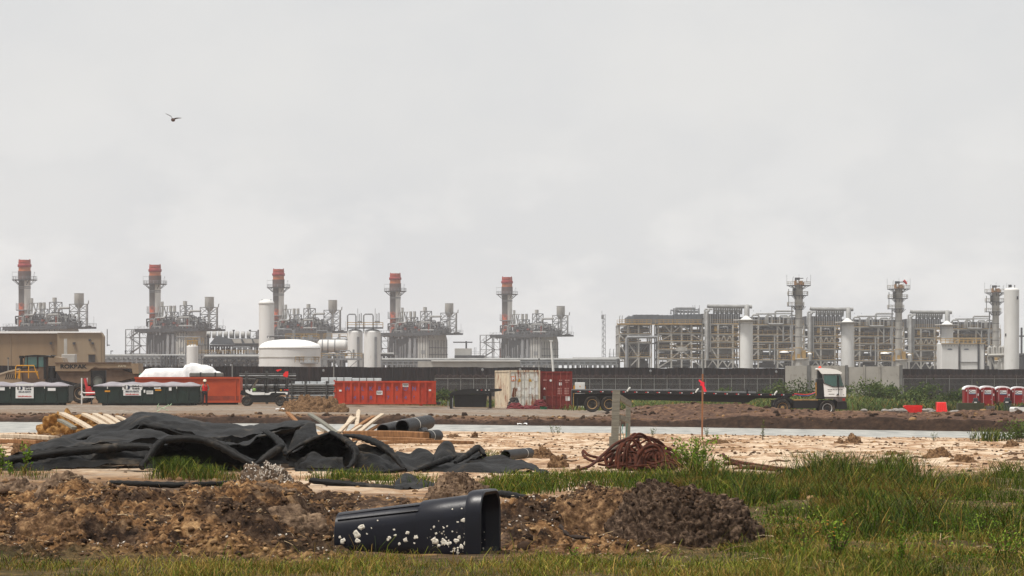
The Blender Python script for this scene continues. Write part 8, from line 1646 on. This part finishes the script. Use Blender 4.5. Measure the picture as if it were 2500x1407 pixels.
b=MB();b.box(fx(1744),fx(1751),.3,.8,fz(808),fz(797));b.build('yellow_landing',M_YR,t)
b=MB()
for q in(1735,1757,1775,1842,1860,1915):b.beam((fx(q),4,fz(760)),(fx(q),4,fz(742 if q<1800 else 757)),.1)
b.build('lightning_rod',M_ST1,t)
c=thing('process_column','first white process column with conical top, left of the first flue stack','column',(0,0,0),0,'white process columns');fc=lambda q:(q-1822)/F*885;gz=lambda y:Z(y,885)-GZ
b=MB();b.lathe([(2.0,0),(2.0,gz(786)),(2.5,gz(783))],(0,0,0),32,caps=False);b.build('shell',M_WTK,c,smooth=50);b=MB();b.lathe([(4.0,gz(782.5)),(4.0,gz(781)),(1.9,gz(780.5)),(1.0,gz(775)),(.4,gz(771))],(0,0,0),28);b.build('cone_top',M_WTK,c,smooth=40);b=MB()
for y in(787,791):b.lathe([(2.0,gz(y)),(2.06,gz(y)),(2.06,gz(y-.6)),(2.0,gz(y-.6))],(0,0,0),28,caps=False)
b.box(-2.35,-2.0,-.5,.1,gz(806),gz(786));b.build('fitting',M_ST1,c)
s=thing('flue_stack','first flue stack with stacked platforms, left of the white tractor','chimney',(0,0,0),0,'flue stacks of the process trains');fs=lambda q:(q-1950)/F*890;gz=lambda y:Z(y,890)-GZ
b=MB();b.lathe([(1.12,gz(880)),(1.10,gz(750)),(1.28,gz(746)),(1.28,gz(697))],(0,0,0),26);b.build('shaft',M_ST3,s,smooth=50)
for y in(757,779,801,823):b=MB();b.lathe([(1.12,gz(y)),(1.19,gz(y)),(1.19,gz(y-1)),(1.12,gz(y-1))],(0,0,0),26,caps=False);b.build('ring_flange',M_ST2,s)
b=MB();b.lathe([(2.2,0),(2.2,gz(879)),(2.6,gz(878)),(2.6,gz(876)),(1.2,gz(875))],(.6,0,0),26);b.build('base_drum',M_ST3,s,smooth=40)
for y,xa_,xb_,rr in((697,-3.7,3.75,3.7),(721,-3.3,2.7,0),(747,-3.4,1.5,0)):
 b=MB()
 if rr:b.lathe([(1.25,gz(y+1.5)),(rr,gz(y+1.5)),(rr,gz(y)),(1.25,gz(y))],(0,0,0),24,caps=False)
 else:b.box(xa_,xb_,-1.9,1.9,gz(y+1.4),gz(y))
 for k in range(8):a=6.283*k/8;q=3.2 if rr else 2.2;b.beam((1.2*math.cos(a),1.2*math.sin(a),gz(y+10)),(q*math.cos(a),min(1.8,q)*math.sin(a),gz(y+1.5)),.16)
 pf=b.build('platform',M_ST2,s);b=MB()
 if rr:ringrail(b,rr,gz(y),n=14,w=.08)
 else:
  for a,e in(((xa_,-1.9),(xb_,-1.9)),((xa_,1.9),(xb_,1.9)),((xa_,-1.9),(xa_,1.9)),((xb_,-1.9),(xb_,1.9))):rail(b,(*a,gz(y)),(*e,gz(y)),1.1,1.2,.08)
 b.build('railing',M_YG,pf)
b=MB();clutter(b,random.Random(3),-1.6,1.4,-1.2,1.2,gz(697),gz(682),14,'btt',.6);b.build('top_equipment',mat('rusty_yellow_machinery',rgb(156,112,62),rgb(98,66,52),.9,rough=.8),s)
b=MB();b.box(-1.2,.3,-.4,.4,gz(684),gz(678));b.box(-.3,1.4,-.3,.3,gz(681),gz(679));b.box(-2.0,-1.2,-1.5,-.5,gz(721),gz(706));b.build('damper_drive',M_ST2,s)
b=MB()
for x in(-3.7,3.7):b.beam((x,0,gz(697)),(x,0,gz(671)),.08)
b.beam((.1,0,gz(690)),(.1,0,gz(670)),.07);b.tube([(-1.8,0,gz(690)),(-1.8,0,gz(678)),(-1.5,0,gz(676))],.08,5);b.tube([(2.5,0,gz(690)),(2.5,0,gz(680)),(2.8,0,gz(678))],.08,5);b.build('mast_rods',M_ST1,s)
b=MB();b.box(-3.25,-3.05,-.5,0,gz(747),gz(706));b.box(-2.3,-2.0,-.5,0,gz(880),gz(747))
for k in range(26):b.box(-2.35,-1.95,-.52,-.5,gz(878-k*5),gz(877-k*5))
b.build('ladder',M_ST1,s)
b=MB();clutter(b,random.Random(6),-3.4,1.6,-2,1,gz(880),gz(846),16,'btp',.6);b.build('base_equipment',M_YR,s)
b=MB();b.lathe([(.05,.0),(1.6,.1),(1.4,.4),(.05,.7)],(-4.6,-1,gz(862)),16);b.build('white_cover',M_WROOF,s,smooth=40);b=MB();b.lathe([(.05,.0),(.7,.1),(.6,.4),(.05,.6)],(3.3,-1,gz(866)),14);b.build('white_cover',M_WROOF,s,smooth=40)
L1=['steel framed process module with header pipes left of the first flue stack','steel framed process module with header pipes between the first and second flue stacks','steel framed process module with header pipes left of the rightmost flue stack']
L2=['white process column with conical top left of the first flue stack','white process column with conical top left of the second flue stack','white process column with conical top behind the square white tanks'];L3=['flue stack with stacked platforms left of the white tractor cab','flue stack with stacked platforms and a red windsock','flue stack with stacked platforms beside the tallest right hand tank']
for i in range(3):
 a=t if i==0 else copy_tree(t);a.location=(X(sT[i],dT[i]),dT[i],GZ);a['label']=L1[i]
 e=c if i==0 else copy_tree(c);dd=dT[i]-15;e.location=(X((1822,2069,2312)[i],dd),dd,GZ);e['label']=L2[i]
 g=s if i==0 else copy_tree(s);dd=dT[i]-10;g.location=(X(sT[i],dd),dd,GZ);g['label']=L3[i]
 if i==1:
  b=MB();b.beam((1.6,0,gz(690)),(1.6,0,gz(675)),.07);b.tube([(1.6,0,gz(676)),(2.1,0,gz(680)),(2.6,0,gz(685))],[.5,.42,.3],8);b.build('windsock',M_REDP,g,smooth=50)
t,r,zs,zt=vtank('tallest white tank with rounded top at the right edge',2451.5,2488,702,709,740,seams=());b=MB();b.cyl((-.4,0,zt-.3),(-.4,0,zt+.7),.45,None,8);b.cyl((.8,0,zt-.3),(.8,0,zt+.6),.12,None,6);b.box(r*.55,r*.75,-r*.9,-r*.7,zs-2.4,zs-1.6);b.box(-r*.95,-r*.75,-r*.6,-r*.3,zs*.55,zs*.55+.7);b.build('nozzle',M_ST2,t)
for q0,q1,lab in((2297,2341,'left square white tank with a dark oval mark'),(2343,2405,'right square white tank with a dark oval mark')):
 d=800;t=thing('square_tank',lab,'tank',Vector((X(q0,d),d,GZ)),0,'square white tanks');w=(q1-q0)/F*d;zt=Z(838,d)-GZ;b=MB();b.cbox(0,w,0,8,0,zt,.2);b.build('shell',M_WTK,t)
 q=(2319 if q0<2300 else 2359.5)-q0;b=MB();b.lathe([(.72,0),(.72,.05),(.01,.05)],(0,0,0),24,'y');o=b.build('oval_mark',flat('oval_grey',rgb(96,102,112),.6),t,(q/F*d,-.06,Z(853,d)-GZ));o.scale=(1,1,.28)
 b=MB();rail(b,(0,0,zt),(w,0,zt),1.3,1.1,.1);rail(b,(0,8,zt),(w,8,zt),1.3,1.1,.1);b.box(0,w,-.5,-.01,zt-.2,zt-.05);b.build('yellow_rail',M_YR,t)
 b=MB()
 for k in range(int(w/.8)):b.box(.5+k*.8,.62+k*.8,-.1,-.001,Z(846,d)-GZ,Z(843,d)-GZ)
 b.build('lug',M_ST1,t)
 if q0>2300:
  b=MB();b.box(-.2,.1,-.3,-.01,0,zt);b.box(w*.7,w*.78,-.3,-.01,0,zt);b.box(.11,w*.69,-.25,-.01,Z(885,d)-GZ,Z(884,d)-GZ);b.box(w-.25,w-.05,-.3,-.01,0,zt);b.build('external_frame',M_ST2,t)
t=thing('pipe_cluster','bent insulated pipes on a steel frame left of the tallest right hand tank','pipes',Vector((X(2410,810),810,GZ)));fx=lambda q:X(q,810)-t.location.x;fz=lambda y:Z(y,810)-GZ;b=MB()
for q in(2414,2426,2440,2448):b.tube([(fx(q),0,fz(866)),(fx(q),0,fz(850)),(fx(q+3),0,fz(847)),(fx(q+7),0,fz(848)),(fx(q+8),0,fz(866))],.45,8)
b.tube([(fx(2412),-.5,fz(868)),(fx(2452),-.5,fz(867))],.4,8);b.build('pipes',M_ST3,t,smooth=50);b=MB();xframe(b,fx(2418),fx(2449),0,4,0,fz(870),1,.5,.3);b.build('frame',M_ST3,t);b=MB();clutter(b,random.Random(2),fx(2412),fx(2450),1,3,0,fz(872),10,'bt');b.build('equipment',M_ST2,t)
t=thing('pipe_cluster','dark pole and pipe frame right of the tallest right hand tank','pipes',Vector((X(2488,830),830,GZ)));fx=lambda q:X(q,830)-t.location.x;fz=lambda y:Z(y,830)-GZ;b=MB();b.beam((fx(2494),0,0),(fx(2494),0,fz(800)),.5);b.beam((fx(2484),0,fz(821)),(fx(2520),0,fz(821)),.4);b.beam((fx(2488),0,fz(882)),(fx(2500),0,fz(900)),.4);b.box(fx(2490),fx(2540),1,5,0,fz(868));b.tube([(fx(2484),0,fz(867)),(fx(2540),0,fz(867))],.5,8);b.build('frame',M_ST2,t)
d=95.0;t=thing('seabird','dark seabird gliding with raised wings high in the grey sky','bird',P(422,290,d));M_BIRD=flat('dark_brown_feathers',rgb(70,52,46),.8);M_WING=flat('grey_wing_feathers',rgb(92,90,94),.8)
u=d/F;sp_=lambda q,y,z:((q-422)*u,z,(290-y)*u)
b=MB();b.tube([Vector(p)for p in smoothpts([sp_(417,290,.22),sp_(419,291.2,.15),sp_(422,293,0),sp_(424.5,294,-.12),sp_(426,295.2,-.2),sp_(427,295.8,-.25)],4)],[.008,.02,.03,.035,.04,.046,.05,.055,.06,.062,.06,.058,.055,.05,.045,.045,.045,.04,.03,.015,.006],10);b.build('body',M_BIRD,t,smooth=60)
def wing(pts,w0):
 pts=smoothpts([sp_(*p)for p in pts],6);n=len(pts);vs=[];fs=[]
 for i,p in enumerate(pts):
  f=i/(n-1);w=w0*(1-f**2.2)*(.75+.6*f*(1-f)*2)+.012;th=.016*(1-f)+.004
  vs+=[(p[0],p[1]-w*.45,p[2]+th),(p[0]+.0,p[1]+w*.55,p[2]-.01),(p[0],p[1]-w*.40,p[2]-th)]
 for i in range(n-1):
  for k in range(3):fs.append((3*i+k,3*i+(k+1)%3,3*i+3+(k+1)%3,3*i+3+k))
 fs+=[(0,1,2),(3*n-1,3*n-2,3*n-3)];return MB().add(vs,fs)
wing([(424,292,0),(429,289.5,.02),(434,288.4,.04),(442,287.7,.1)],.22).build('wing',M_WING,t,smooth=50);wing([(421.5,291,0),(419,286,.02),(416,283.5,.04),(410,280,.08),(403,276.5,.14)],.20).build('wing',M_WING,t,smooth=50)
